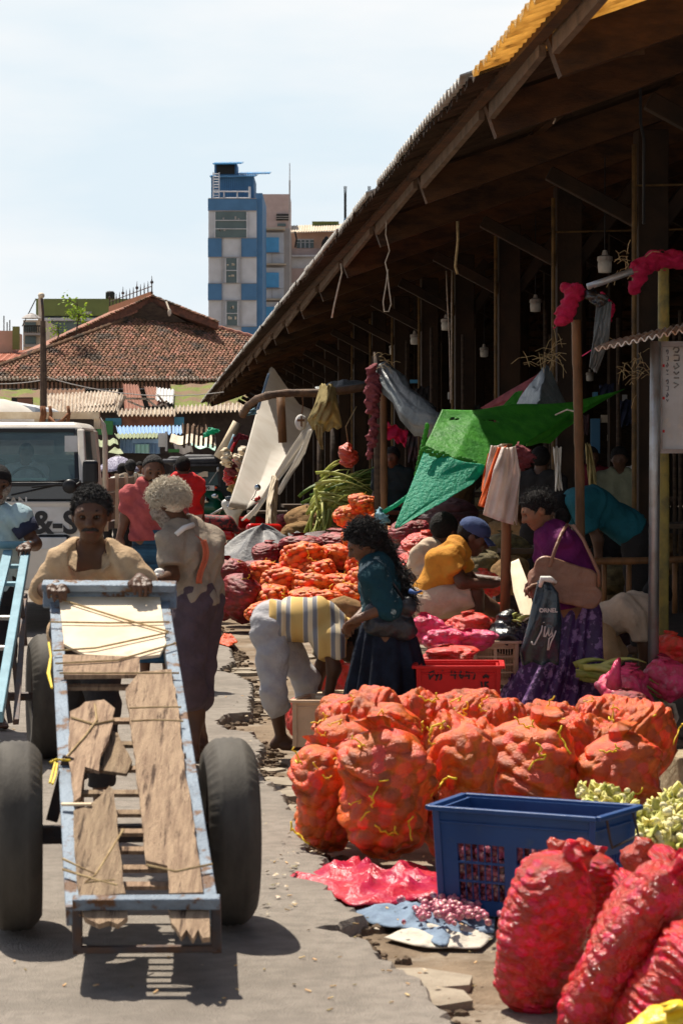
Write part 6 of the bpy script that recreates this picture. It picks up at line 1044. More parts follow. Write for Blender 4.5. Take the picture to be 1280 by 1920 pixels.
for i, (x, y, Y) in enumerate([(1096, 1496, 10.0), (1130, 1500, 10.0), (1158, 1502, 10.1), (1112, 1512, 9.9), (1145, 1520, 9.95), (1192, 1536, 9.7), (1216, 1548, 9.7), (1240, 1556, 9.6), (1200, 1572, 9.5), (1232, 1584, 9.5), (1262, 1570, 9.6), (1256, 1530, 9.9), (1268, 1506, 10.1), (1280, 1548, 9.8), (1186, 1596, 9.4), (1240, 1520, 10.1), (1220, 1566, 9.6), (1270, 1590, 9.5)]):
    o = leafclump(i, 9 + i % 7, .05 + .03 * ((i * 37) % 10) / 10); o.location = tuple(P(x, y, Y)); o.rotation_euler = (.4 * math.sin(i * 2.1), .4 * math.cos(i * 1.3), i); tag(o, 'pale yellow cabbage trimming in the heap right of the blue crate', 'cabbage trimming', 'pale yellow cabbage trimmings beside the crate')
def supp(x0, y0, x1, y1, Y, lab): return sack('ol', x0, y0, x1, y1, Y, lab, cat='sack')
supp(1080, 1520, 1300, 1640, 10.4, 'flat olive sack under the yellow cabbage trimmings')
def rock(name, c, d, m, lab, cat, seed=0, rot=0):
    b = MB(); q = random.Random(seed); X = V(math.cos(rot), math.sin(rot), 0); Y_ = V(-X[1], X[0], 0); n = 6
    pts = [c + X * d[0] * (a - .5) + Y_ * d[1] * (b_ - .5) + V(0, 0, d[2] * e) + V(q.gauss(0, .006), q.gauss(0, .006), q.gauss(0, .006)) for e in (0, 1) for a, b_ in ((0, 0), (1, 0), (1, 1), (0, 1))]; b.hexa(pts); return b.build(name, M[m], bevel=.018, label=lab, cat=cat)
M['sandstone'] = mat('sandstone', (.42, .34, .22), (.30, .24, .15), .95, 8, .8, 50)
rock('stone_block', G(1290, 1512, -.06) + V(.02, .1, 0), (.22, .3, .26), 'sandstone', 'tan stone block at the right edge under the end of the onion heap', 'stone', 2, .2)
M['leek'] = mat('leek', (.14, .22, .04), (.07, .14, .03), .5, 6, .1, 30, cell=.5, trans=.2); M['leekpale'] = mat('leekpale', (.42, .46, .10), (.55, .55, .2), .5, 6, .1, 30, cell=.4, trans=.2)
def leeks(base, n, spread, lab, seed, dirs, m='leek', ln=.9):
    q = random.Random(seed); b = MB()
    for _ in range(n):
        p = base + V(q.gauss(0, spread[0]), q.gauss(0, spread[1]), q.gauss(0, spread[2])); d = nrm(V(*dirs) + V(q.gauss(0, .22), q.gauss(0, .2), q.gauss(0, .22))); L_ = ln * q.uniform(.6, 1.1); sd = nrm(np.cross(d, V(0, 1, .2))); w_ = .022; pts = [p + d * L_ * t - V(0, 0, .45 * L_ * t * t) for t in np.linspace(0, 1, 7)]
        b.grid(lambda u, v: pts[min(6, int(v * 6 + .5))] + sd * (u - .5) * w_ * 2 * (1 - .85 * v) + V(0, -.008 * math.sin(u * math.pi), 0), 2, 6)
    return b.build('leek_bunch', M[m], smooth=True, solid=.003, label=lab, cat='leeks', group='bunches of leeks')
leeks(P(612, 955, 30), 60, (.10, .1, .07), 'pale yellow-green leek ends at the left of the leek heap', 1, (.5, 0, .55), 'leekpale'); leeks(P(620, 935, 30.2), 70, (.15, .12, .07), 'long dark green leek leaves arching to the right over the heap', 2, (1, 0, .55), 'leek', 1.1); leeks(P(660, 915, 30.4), 60, (.18, .12, .06), 'dark green leek tops against the shadowed stall', 3, (.9, 0, .3)); leeks(P(604, 960, 29.8), 26, (.06, .05, .05), 'leek leaves hanging down at the left front of the heap', 4, (-.1, -.2, -.9), 'leekpale', .55); leeks(P(600, 925, 29.9), 40, (.05, .1, .1), 'pale leek stalks pointing left out of the heap', 5, (.55, 0, .2), 'leekpale', .7)
sack('ol', 622, 930, 700, 1000, 31, 'hay coloured bale behind the leek leaves', cat='bale')
leeks(P(1098, 1262, 14.6), 26, (.04, .05, .02), 'pale green banana stem lying right of the purple skirt', 8, (1, 0, .12), 'leekpale', .45)
leeks(P(950, 1170, 15.1), 14, (.04, .04, .02), 'few bright green leaves beside the black plastic bag', 9, (.4, 0, .5), 'leekpale', .16)
# ---------------------------------------------------------------- carried and hanging bags
b = MB(); M['polybag'] = mat('polybag', (.012, .016, .022), (.025, .045, .065), .25, 3, .3, 20, spec=.6, col3=(.10, .19, .26), s3=3.5, lo3=.56, hi3=.66); M['whiteink'] = mat('whiteink', (.65, .58, .55), None, .5, 5, 0)
Yj = 14.45; hb_ = empty('carrier_bag', P(1012, 1245, Yj), 'dark carrier bag with white script lettering held by the woman in magenta', 'bag'); top = [(1006, 1090), (1030, 1090), (1048, 1120), (1052, 1180), (1046, 1240), (1010, 1246), (976, 1232), (974, 1224), (992, 1160), (1002, 1110)]
def bagf(u, v):
    xl = np.interp(v, [0, .15, .5, .85, 1], [1008, 1002, 990, 974, 978]); xr = np.interp(v, [0, .15, .5, 1], [1028, 1046, 1052, 1046]); y = 1088 + 156 * v; a = u * 2 * math.pi; x = (xl + xr) / 2 - (xr - xl) / 2 * math.cos(a); return P(x, y + 3 * math.sin(x * .2) * v, Yj) + V(0, -.055 * math.sin(a) * (.5 + .5 * math.sin(math.pi * min(1, v * .9 + .1))) * (1 + .15 * math.sin(a * 5 + v * 6)), 0)
b.grid(bagf, 48, 20, wrap=True); b.build('bag_body', M['polybag'], hb_, True, solid=.003); b = MB(); b.tube([P(1012, 1100, Yj - .03), P(1016, 1085, Yj - .05), P(1030, 1086, Yj - .05), P(1042, 1092, Yj - .03)], [.012, .02, .02, .008], 8); b.build('bag_neck', M['whitecloth'], hb_, True)
def jp(x, y): return ((960 + x / 8 - 1000) / F * Yj, -(1060 + y / 8 - 1150) / F * Yj)
jl = [[(450, 900), (430, 990), (380, 1090), (330, 1190), (300, 1180), (285, 1140)], [(470, 850), (472, 860)], [(490, 910), (480, 980), (470, 1070), (490, 1070), (530, 990), (550, 920)], [(550, 920), (535, 1020), (545, 1060), (580, 1020), (605, 920)], [(605, 920), (590, 1000), (600, 1060)], [(650, 980), (620, 1060), (580, 1140), (540, 1270)], [(525, 1270), (545, 1100), (600, 1050)]]
strokes(hb_, 'lettering', P(1000, 1150, Yj - .066), V(1, 0, 0), V(0, 0, 1), [[jp(*p) for p in l] for l in jl], .0046, 'whiteink', 0); o_ = text(hb_, 'small_lettering', 'ORNEL', .034, P(1010, 1148, Yj - .066), V(1, 0, 0), V(0, 0, 1), 'whiteink', .001, .002)
# tan shoulder bag
tb_ = empty('shoulder_bag', P(1062, 1140, 14.6), 'worn tan leather shoulder bag with long strap on the woman in magenta', 'bag'); hp = [cap(P(1020, 1060, 14.62), P(1100, 1085, 14.62), .06, .06), cap(P(1012, 1100, 14.62), P(1105, 1118, 14.62), .07, .075), cap(P(1005, 1080, 14.66), P(1005, 1110, 14.66), .05, .05)]
gb_ = union(hp, .03); smesh('bag_body', lambda x: np.maximum(gb_(x) + fold(x, .004, 30), np.abs(x[:, 1] - 14.66) - .06), hp, .009, M['tanbag'], tb_, pad=.01)
b = MB(); st_ = [P(1030, 1062, 14.56), P(1040, 1030, 14.60), P(1052, 1000, 14.64), P(1062, 984, 14.78), P(1074, 986, 14.72), P(1092, 1010, 14.62), P(1106, 1040, 14.57), P(1122, 1075, 14.56), P(1122, 1100, 14.58)]; b.tube(st_, .011, 7); b.build('strap', M['tanbag'], tb_, True)
bb = empty('handbag', P(735, 1190, 13.6), 'slouchy black handbag hanging on the curly haired woman\'s arm', 'bag'); hp = [cap(P(706, 1146, 13.74), P(762, 1138, 13.76), .06, .055), cap(P(706, 1168, 13.74), P(758, 1176, 13.76), .075, .07)]; gg = union(hp, .03); smesh('bag_body', lambda x: gg(x) + fold(x, .008, 34), hp, .009, M['bagdark'], bb, pad=.02); b = MB(); b.tube([P(706, 1140, 13.70), P(706, 1100, 13.70), P(712, 1074, 13.72), P(728, 1080, 13.72), P(758, 1125, 13.74)], .007, 7); b.build('strap', M['bagdark'], bb, True)
b = MB(); b.tube([P(768, 1108, 13.6), P(778, 1112, 13.58), P(790, 1108, 13.6)], [.016, .01, .006], 6); b.build('blue_knot', mat('blueknot', (.04, .10, .3), None, .6, 5, 0), bb, True)
M['blackbag'] = mat('blackbag', (.016, .016, .018), None, .25, 8, .5, 30, spec=.7); hp = [cap(P(950, 1160, 15.1), P(950, 1185, 15.1), .06, .13), cap(P(935, 1190, 15.1), P(975, 1190, 15.1), .08, .08)]; gk = union(hp, .04); smesh('plastic_bag', lambda x: gk(x) + fold(x, .014, 40), hp, .011, M['blackbag'], None, pad=.03, label='shiny black plastic bag on the ground under the seated man\'s foot', cat='bag')
# plastic bags hanging on the bamboo post
M['film_white'] = mat('film_white', (.72, .62, .55), (.6, .5, .44), .4, 6, .4, 30, trans=.3); M['film_orange'] = mat('film_orange', (.80, .16, .03), None, .4, 6, .4, 30, trans=.3)
def hangsheet(name, rows, m, lab, cat, amp=.03, fr=9, nu=30, nv=24, th=.004, group=None, parent=None, seed=0):
    """rows: list of (xl, yl, Yl, xr, yr, Yr) from top to bottom"""
    A = [(P(r_[0], r_[1], r_[2]), P(r_[3], r_[4], r_[5])) for r_ in rows]; K_ = len(A) - 1; q = random.Random(seed + int(rows[0][0])); p1, p2 = q.uniform(0, 6), q.uniform(0, 6)
    def fn(u, v):
        t = v * K_; i = min(int(t), K_ - 1); f = t - i; l = mixp(A[i][0], A[i + 1][0], f); r_ = mixp(A[i][1], A[i + 1][1], f); a = amp * (.35 + .65 * math.sin(math.pi * min(1, v + .15)) + .2) ; return mixp(l, r_, u) + V(0, a * (math.sin(u * fr + p1 + 1.6 * math.sin(v * 3 + p2)) * .7 + .4 * math.sin(u * fr * 2.3 + v * 4 + p2)), -.3 * a * math.sin(u * math.pi))
    b = MB(); b.grid(fn, nu, nv); return b.build(name, M[m], parent, True, solid=th, **({} if parent is not None else dict(label=lab, cat=cat, group=group)))
g8 = 'plastic bags hanging in a bundle from the bamboo post'
hangsheet('hanging_bag', [(920, 835, 15.3, 940, 832, 15.3), (912, 870, 15.3, 948, 868, 15.3), (904, 930, 15.3, 944, 940, 15.2)], 'film_white', 'pinkish white plastic bag hanging leftmost on the post', 'bag', group=g8); hangsheet('hanging_bag', [(932, 838, 15.2, 950, 835, 15.2), (918, 880, 15.2, 942, 885, 15.1), (896, 948, 15.2, 916, 952, 15.1)], 'film_orange', 'orange plastic bag hanging between the white ones', 'bag', group=g8); hangsheet('hanging_bag', [(940, 838, 15.1, 966, 836, 15.1), (925, 880, 15.0, 974, 890, 15.1), (905, 965, 15, 962, 984, 15)], 'film_white', 'largest white plastic bag hanging in front of the post', 'bag', group=g8); hangsheet('hanging_bag', [(948, 838, 15.5, 968, 836, 15.5), (952, 870, 15.4, 975, 880, 15.4), (958, 960, 15.4, 968, 985, 15.4)], 'film_white', 'narrow white plastic bag hanging right behind the post', 'bag', group=g8); hangsheet('hanging_bag', [(914, 850, 15.45, 930, 846, 15.45), (906, 890, 15.45, 925, 890, 15.4), (902, 922, 15.4, 920, 926, 15.4)], 'film_orange', 'small orange plastic bag at the back left of the bundle', 'bag', group=g8)
# ---------------------------------------------------------------- poles, pipes, log
M['logwood'] = mat('logwood', (.14, .08, .045), (.07, .04, .025), .7, 9, .4, 40)
def pole(name, pts, Y, r, m, lab, cat='post', n=10, knots=0, seed=0):
    b = MB(); q = random.Random(seed); pp = [P(p[0], p[1], Y + (p[2] if len(p) > 2 else 0)) for p in pts]
    if knots:
        L_ = []; R_ = []
        for i in range(len(pp) - 1):
            for k in range(knots): f = k / knots; c = mixp(pp[i], pp[i + 1], f); L_ += [c, mixp(pp[i], pp[i + 1], f + .12 / knots)]; R_ += [r * q.uniform(1.04, 1.12), r * q.uniform(.94, 1.0)]
        pp = L_ + [pp[-1]]; r = R_ + [r]
    b.tube(pp, r, n); return b.build(name, M[m], smooth=True, label=lab, cat=cat)
pole('bamboo_post', [(1079, 600), (1083, 760), (1086, 900), (1089, 1290)], 15.3, .030, 'bamboo', 'tall brown bamboo post between the green tarpaulin and the woman in magenta', knots=2)
pole('bamboo_post', [(1243, 478), (1243, 760), (1242, 1335)], 15.6, .036, 'bamboo_y', 'thick yellowish bamboo post behind the notice board', knots=2, seed=2)
pole('bamboo_post', [(950, 832), (949, 960), (946, 1150)], 15.25, .033, 'bamboo', 'short brown post carrying the bundle of plastic bags', knots=2, seed=3)
pole('steel_post', [(1228, 640), (1226, 900), (1223, 1352)], 14.7, .033, 'metal', 'square grey steel post holding the notice board', n=4)
pole('metal_pipe', [(1100, 538), (1130, 528), (1185, 508)], 15.2, .022, 'metal', 'short pale metal pipe tied across the tops of two bamboo posts', 'pipe')
pole('bamboo_post', [(718, 690), (719, 800), (720, 1032)], 23.2, .035, 'bamboo', 'light brown bamboo post left of the twisted grey tarpaulin', knots=2, seed=4); pole('wood_post', [(708, 660), (709, 860), (710, 1030)], 23.5, .045, 'darkwood', 'dark post standing close behind the light bamboo post')
pole('curved_log', [(455, 778, 1), (466, 760, .8), (482, 748, .5), (505, 741), (540, 737), (600, 737), (660, 730), (708, 722)], 30, .048, 'logwood', 'long curved log laid across under the eave with cloths hung on it', 'log', knots=1); pole('wood_post', [(526, 745), (530, 830)], 29.9, .055, 'bamboo', 'short brown board hanging down from the curved log', 'board')
pole('wood_post', [(600, 800), (600, 1000)], 30.6, .04, 'darkwood', 'thin dark post under the yellow cloth'); pole('wood_post', [(629, 790), (628, 960)], 30.8, .07, 'column', 'thicker brown post right under the yellow cloth')
pole('wood_rail', [(1090, 1052), (1180, 1052), (1300, 1048)], 17.6, .026, 'bamboo', 'horizontal wooden rail in front of the bending teal tee man', 'rail', knots=1)
for x, l in ((1132, 'left of the two short stakes under the wooden rail'), (1178, 'right of the two short stakes under the wooden rail'), (1264, 'short stake under the rail right of the steel post')): pole('wood_post', [(x, 1056), (x, 1150)], 17.7, .02, 'bamboo', l)
rope([(1243, 1338), (1228, 1326), (1236, 1318), (1262, 1322), (1268, 1345), (1258, 1364)], 14.9, .016, 'coil of pale rope at the foot of the yellowish bamboo post', 'rope_pale'); rope([(1232, 1336), (1250, 1326), (1258, 1336), (1236, 1344)], 14.9, .012, 'knot of pale rope around the foot of the bamboo post', 'rope_pale')
hangsheet('cardboard_sheet', [(955, 1055, 16.2, 972, 1048, 16.2), (962, 1110, 15.9, 988, 1090, 15.9), (980, 1166, 15.6, 1002, 1150, 15.6)], 'cardboard', 'brown cardboard sheet leaning behind the post left of the woman in magenta', 'cardboard', amp=.006, th=.006)
# ---------------------------------------------------------------- cloths and tarpaulins
M['tarp_green'] = mat('tarp_green', (.09, .38, .045), (.05, .26, .035), .55, 7, .8, 18, trans=.5, spec=.35); M['tarp_aqua'] = mat('tarp_aqua', (.02, .42, .24), (.03, .50, .32), .5, 30, .8, 40, trans=.5, spec=.35); M['tarp_grey'] = mat('tarp_grey', (.10, .115, .12), (.20, .215, .215), .4, 7, .7, 24, spec=.5, stretch=(1, 1, .5)); M['tarp_pale'] = mat('tarp_pale', (.19, .19, .195), (.11, .11, .12), .6, 8, .6, 24, col3=(.28, .275, .27), s3=5); M['sailcloth'] = mat('sailcloth', (.84, .80, .74), (.78, .73, .66), .85, 3, .2, 20, trans=.42, spec=.1); M['netcloth_y'] = mat('netcloth_y', (.50, .40, .18), (.38, .29, .12), .85, 10, .8, 60, trans=.3); M['net_pinkred'] = mat('net_pinkred', (.62, .02, .10), (.45, .015, .05), .6, 14, .8, 90, trans=.3); M['net_faded'] = mat('net_faded', (.28, .07, .08), (.18, .04, .05), .8, 14, .8, 90, trans=.15)
def patch(name, rows, m, lab, cat, amp=.03, fr=7, nu=40, nv=24, th=.004, sag=0, seed=0, parent=None, holes=()):
    """rows of equal length of (x,y,Y) pixels"""
    A = [[P(*p) for p in r_] for r_ in rows]; q = random.Random(seed); ph = [q.uniform(0, 6) for _ in range(4)]
    def fn(u, v):
        t = v * (len(A) - 1); j = min(int(t), len(A) - 2); fv = t - j; s_ = u * (len(A[0]) - 1); i = min(int(s_), len(A[0]) - 2); fu = s_ - i
        p = mixp(mixp(A[j][i], A[j][i + 1], fu), mixp(A[j + 1][i], A[j + 1][i + 1], fu), fv); w_ = amp * math.sin(math.pi * u) ** .4 * (math.sin(v * fr * 1.3 + 2 * math.sin(u * fr * .8 + ph[0]) + ph[1]) * .6 + .4 * math.sin(u * fr * 2 + v * fr + ph[2])); return p + V(0, w_ * .7, w_ * .6 - sag * math.sin(math.pi * u) * math.sin(math.pi * v))
    b = MB(); b.grid(fn, nu, nv)
    if holes: b.f = [f for f in b.f if not any(abs((f[0] % (nu + 1)) / nu - hu) < hr * (1 + .5 * math.sin(f[0] * 1.7)) and abs((f[0] // (nu + 1)) / nv - hv) < hr * 1.4 for hu, hv, hr in holes)]
    return b.build(name, M[m], parent, True, solid=th, **({} if parent is not None else dict(label=lab, cat=cat)))
gt = empty('green_tarpaulin', P(940, 1000, 17), 'torn green tarpaulin with aqua corner stretched over the sacks between posts', 'tarpaulin')
patch('green_sheet', [[(828, 768, 17.4), (900, 766, 17.6), (985, 760, 17.9), (1075, 756, 18.2), (1172, 728, 18.6)], [(808, 812, 17.1), (880, 800, 17.2), (980, 796, 17.6), (1070, 776, 18.0), (1130, 752, 18.5)], [(790, 846, 16.8), (850, 862, 16.7), (915, 878, 16.8), (1000, 820, 17.5), (1086, 778, 18.2)]], 'tarp_green', '', '', amp=.025, parent=gt, nu=80, nv=40, seed=3, holes=((.10, .22, .022), (.13, .26, .012), (.33, .34, .022), (.36, .38, .012)))
patch('aqua_corner', [[(796, 842, 16.82), (840, 856, 16.72), (905, 872, 16.7), (912, 880, 16.75)], [(782, 880, 16.7), (820, 900, 16.6), (860, 905, 16.6), (885, 908, 16.6)], [(739, 988, 16.3), (742, 990, 16.3), (746, 990, 16.3), (752, 986, 16.3)]], 'tarp_aqua', '', '', amp=.018, parent=gt, nu=40, nv=40, seed=5)
patch('dark_flap', [[(990, 822, 17.6), (1040, 796, 17.8), (1085, 780, 18.1)], [(985, 836, 18.0), (1030, 830, 18.2), (1075, 792, 18.3)]], 'tarp_green', '', '', amp=.015, parent=gt, seed=6); b = MB()
for k in range(30): f = k / 30; p = P(793 + (912 - 793) * f, 843 + 34 * f, 16.74); b.ell(p + V(0, -.01, rnd.uniform(-.02, .02)), (.022, .012, .014), 6, 4)
for k in range(10): b.ell(P(800 - k * 2.2, 800 + k * 10, 16.9) + V(0, -.01, 0), (.018, .012, .03), 6, 4)
b.build('ragged_seam', M['tarp_green'], gt); b = MB(); b.tube([P(1040, 778, 17.7), P(1062, 768, 17.6), P(1078, 772, 17.5)], .006, 5); b.build('pale_tie', M['rope_pale'], gt)
patch('black_tarpaulin', [[(1018, 690, 18.9), (1024, 688, 18.9), (1030, 690, 18.9)], [(985, 730, 19), (1015, 730, 18.6), (1048, 732, 18.9)], [(958, 768, 19.2), (1005, 770, 18.4), (1064, 764, 18.9)]], 'tarp_grey', 'peaked dark grey plastic tarpaulin tied up above the green one', 'tarpaulin', amp=.05, fr=13, seed=8); patch('brown_tarpaulin', [[(1014, 698, 19.1), (1018, 700, 19.1), (1020, 700, 19)], [(950, 735, 19.4), (975, 740, 19.2), (990, 742, 19)], [(900, 765, 19.6), (925, 768, 19.5), (960, 768, 19.4)]], 'net_faded', 'brownish cloth slung left of the peaked dark tarpaulin', 'cloth', amp=.03, seed=9)
patch('green_strip', [[(966, 735, 18.8), (980, 732, 18.8)], [(935, 768, 18.7), (962, 768, 18.7)]], 'tarp_green', 'small green strip showing behind the dark tarpaulin', 'cloth', amp=.01)
b = MB(); pts = [P(x, y, Y) for x, y, Y in ((712, 682, 23), (722, 700, 23), (738, 722, 22.8), (752, 742, 22.6), (772, 768, 22.4), (798, 790, 22.3), (822, 796, 22.2), (846, 782, 22.4))]; b.tube(pts, [.05, .07, .10, .085, .13, .15, .10, .04], 22)
v_ = b.v[0]; n_ = len(v_); aa = np.arange(n_) % 22; v_ += (v_ - np.repeat(np.array(pts), 22, 0)) * (.28 * np.sin(aa * 2.3) + .15 * np.sin(aa * 4.1 + np.arange(n_) // 22))[:, None]; b.build('twisted_tarpaulin', M['tarp_grey'], smooth=True, label='twisted silvery grey tarpaulin slung from the bamboo post to the right', cat='tarpaulin')
# big white cloth by the scooter and its companions
patch('white_cloth', [[(506, 690, 46.80), (510, 690, 46.92), (514, 692, 47.03)], [(494, 735, 45.40), (520, 740, 45.86), (560, 758, 46.80)], [(480, 775, 44.23), (520, 775, 44.93), (588, 770, 46.33)], [(464, 835, 42.35), (510, 840, 43.29), (566, 815, 45.16)], [(446, 895, 40.48), (490, 900, 41.42), (530, 870, 42.59)], [(428, 950, 38.61), (460, 958, 39.31), (490, 935, 40.25)]], 'sailcloth', 'huge white cloth hanging from the eave down to the scooter', 'cloth', amp=.04, fr=4, seed=11)
patch('cream_cloth', [[(590, 772, 37.5), (602, 770, 37.6)], [(545, 840, 37.2), (578, 828, 37.4)], [(480, 950, 36.8), (520, 905, 37)], [(452, 975, 36.6), (478, 968, 36.8)]], 'sailcloth', 'narrow cream cloth slanting right of the huge white one', 'cloth', amp=.05, fr=6, seed=12)
patch('grey_cloth', [[(566, 842, 34.5), (576, 810, 34.6), (588, 800, 34.7)], [(530, 900, 34.2), (555, 880, 34.4), (572, 850, 34.6)], [(515, 930, 34), (525, 925, 34.1), (532, 905, 34.2)]], 'sailcloth', 'shaded grey triangle of cloth behind the cream one', 'cloth', amp=.03, seed=13); patch('tan_cloth', [[(510, 890, 33.5), (518, 895, 33.4), (522, 900, 33.5)], [(500, 940, 33.4), (508, 945, 33.2), (520, 945, 33.4)], [(498, 982, 33.3), (508, 984, 33.1), (518, 982, 33.3)]], 'wood_pale', 'tan cloth strip hanging down left of the brown sacks', 'cloth', amp=.06, fr=14, seed=14)
patch('blue_cloth_strip', [[(502, 700, 41), (506, 700, 41)], [(480, 770, 40.8), (486, 768, 40.8)]], 'denim', 'narrow blue strip of cloth at the left edge of the huge white cloth', 'cloth', amp=.02); patch('blue_knot_cloth', [[(478, 764, 31), (482, 776, 31)], [(458, 776, 31), (460, 780, 31)]], 'bluecart', 'pale blue rag tied around the tip of the curved log', 'rag', amp=.03)
patch('yellow_net_cloth', [[(600, 722, 29.8), (614, 720, 29.7), (628, 724, 29.8)], [(590, 758, 29.7), (612, 750, 29.5), (634, 762, 29.7)], [(576, 788, 29.7), (606, 784, 29.6), (641, 796, 29.7)], [(586, 806, 29.7), (610, 808, 29.7), (640, 802, 29.7)]], 'netcloth_y', 'yellowish net cloth draped over the curved log', 'cloth', amp=.05, fr=14, seed=15)
patch('yellow_net_cloth', [[(588, 795, 29.6), (606, 795, 29.6)], [(594, 822, 29.6), (604, 822, 29.6)], [(602, 842, 29.6), (606, 842, 29.6)]], 'netcloth_y', 'pointed end of yellow netting hanging below the draped cloth', 'cloth', amp=.03)
patch('tarpaulin_roll', [[(590, 726, 30.5), (640, 712, 30.7), (705, 716, 31)], [(600, 740, 30.2), (650, 730, 30.2), (706, 730, 30.6)]], 'tarp_grey', 'grey plastic laid along the top of the curved log', 'tarpaulin', amp=.05, fr=9)
def bundle(name, pts, Y, rad, m, lab, cat, seed=0, fr=60, amp=.02):
    prs = [cap(P(*pts[i], Y), P(*pts[i + 1], Y), rad[i], rad[i + 1]) for i in range(len(pts) - 1)]; g = union(prs, .03); return smesh(name, lambda x: g(x) + fold(x, amp, fr, seed), prs, .012, M[m], None, pad=.04, label=lab, cat=cat)
bundle('net_bundle', [(697, 688), (700, 730), (696, 768)], 22.9, [.04, .075, .05], 'net_faded', 'faded red net bundle hanging left of the bamboo post', 'net', 1); bundle('net_bundle', [(702, 768), (698, 820), (692, 860)], 22.9, [.035, .045, .02], 'net_faded', 'lower thin part of faded pink net hanging under the net bundle', 'net', 2)
bundle('net_bundle', [(1062, 540), (1080, 550)], 15.1, [.04, .055], 'net_pinkred', 'crimson net knotted on the left bamboo post top', 'net', 3, 90, .012); bundle('net_bundle', [(1076, 548), (1058, 590), (1040, 614)], 15.05, [.055, .05, .012], 'net_pinkred', 'crimson net tail pointing down left from the bamboo post top', 'net', 4, 90, .012); bundle('net_bundle', [(1128, 556), (1140, 580), (1142, 598)], 15.3, [.02, .035, .02], 'net_pinkred', 'crimson net end right of the bamboo post top', 'net', 5, 90, .012)
bundle('net_bundle', [(1196, 505), (1225, 490), (1262, 486), (1290, 492)], 15.4, [.055, .06, .05, .05], 'net_pinkred', 'large red net wrapped over the yellowish bamboo post top', 'net', 6, 80, .014); bundle('net_bundle', [(1204, 508), (1190, 536), (1184, 546)], 15.35, [.05, .035, .025], 'net_pinkred', 'red net end drooping left of the yellowish post', 'net', 7, 80, .012); bundle('net_bundle', [(1108, 552), (1122, 560)], 15.05, [.04, .05], 'blackbag', 'dark rag knotted where pipe and bamboo post meet', 'rag', 8)
patch('dark_rag', [[(1118, 560, 15.1), (1146, 566, 15.2)], [(1112, 630, 15.1), (1140, 640, 15.2)], [(1104, 688, 15.1), (1118, 700, 15.2)]], 'tarp_grey', 'long dark rag hanging beside the left bamboo post', 'rag', amp=.02, fr=12); rope([(1128, 620), (1110, 655), (1090, 668)], 15.2, .004, 'thin pink cord under the dark rag', 'pink_film')
bundle('hanging_bag', [(652, 828), (650, 850), (654, 858)], 29, [.02, .10, .11], 'red_film', 'small red knotted bag hanging under the log near the leeks', 'bag', 9, 40); rope([(652, 828), (648, 800), (668, 762)], 29, .006, 'thin string holding the small red knotted bag')
hb2 = empty('hanging_pouch', P(563, 805, 30), 'small round pale pouch with brown cross hanging from the curved log', 'pouch'); b = MB(); b.ell(P(564, 792, 30), (.075, .05, .10), 14, 9); b.build('pouch_body', M['whitecloth'], hb2, True); b = MB(); b.bar(P(557, 788, 29.9) - V(0, .0, 0), P(571, 788, 29.9), .02, .03); b.bar(P(565, 779, 29.9), P(565, 800, 29.9), .02, .03, (0, 1, 0)); b.tube([P(566, 776, 30), P(568, 755, 30), P(566, 740, 30)], .008, 5); b.build('cross', M['bamboo'], hb2)
patch('pink_cloth', [[(726, 790, 26), (745, 800, 26), (765, 808, 26)], [(724, 822, 26), (744, 830, 26), (760, 838, 26)]], 'net_pinkred', 'pink cloth hung in the shade right of the bamboo post', 'cloth', amp=.06); patch('beige_cloth', [[(1036, 838, 19.5), (1052, 838, 19.5)], [(1040, 880, 19.5), (1050, 885, 19.5)], [(1040, 920, 19.5), (1054, 918, 19.5)]], 'sailcloth', 'narrow beige cloth hanging behind the woman in magenta', 'cloth', amp=.04); patch('beige_cloth', [[(1096, 832, 20), (1106, 832, 20)], [(1100, 880, 20), (1116, 884, 20)], [(1104, 915, 20), (1118, 918, 20)]], 'netcloth_y', 'narrow dull yellow cloth hanging right of the tall bamboo post', 'cloth', amp=.04)
bundle('net_bundle', [(972, 842), (984, 858), (978, 872)], 15.4, [.03, .045, .03], 'net_faded', 'bundle of faded pink netting beside the hanging plastic bags', 'net', 11, 120, .02)
rope([(716, 962), (740, 948), (765, 930), (782, 908)], 17.6, .018, 'twisted blue and green rope pulled from the aqua tarpaulin corner', 'tarp_aqua'); bundle('rope_knot', [(712, 962), (716, 975), (710, 990)], 17.6, [.03, .04, .02], 'bluecart', 'blue frayed rope knot left of the aqua tarpaulin tip', 'knot', 12, 120, .02)
# twigs tangled on posts
def twigs(cx_, cy_, Y, n, lab, seed, s_=.16):
    q = random.Random(seed); b = MB(); c = P(cx_, cy_, Y)
    s_ *= .8
    for _ in range(int(n * .8)): a = c + V(q.gauss(0, s_ * .5), q.gauss(0, s_ * .3), q.gauss(0, s_ * .5)); d = nrm(V(q.gauss(0, 1), q.gauss(0, .5), q.gauss(0, 1))) * s_; b.tube([a, a + d * .5 + V(0, 0, .02), a + d], .0022, 4)
    return b.build('twig_tangle', M['rope'], label=lab, cat='twigs')
twigs(1030, 672, 18.6, 40, 'tangle of dry twigs above the peaked dark tarpaulin', 1); twigs(1196, 690, 17, 36, 'tangle of dry twigs left of the notice board', 2, .13); twigs(1180, 505, 15.4, 24, 'dry twigs at the right end of the metal pipe', 3, .12); twigs(720, 680, 22.8, 16, 'dry twigs on top of the light bamboo post', 4, .12)
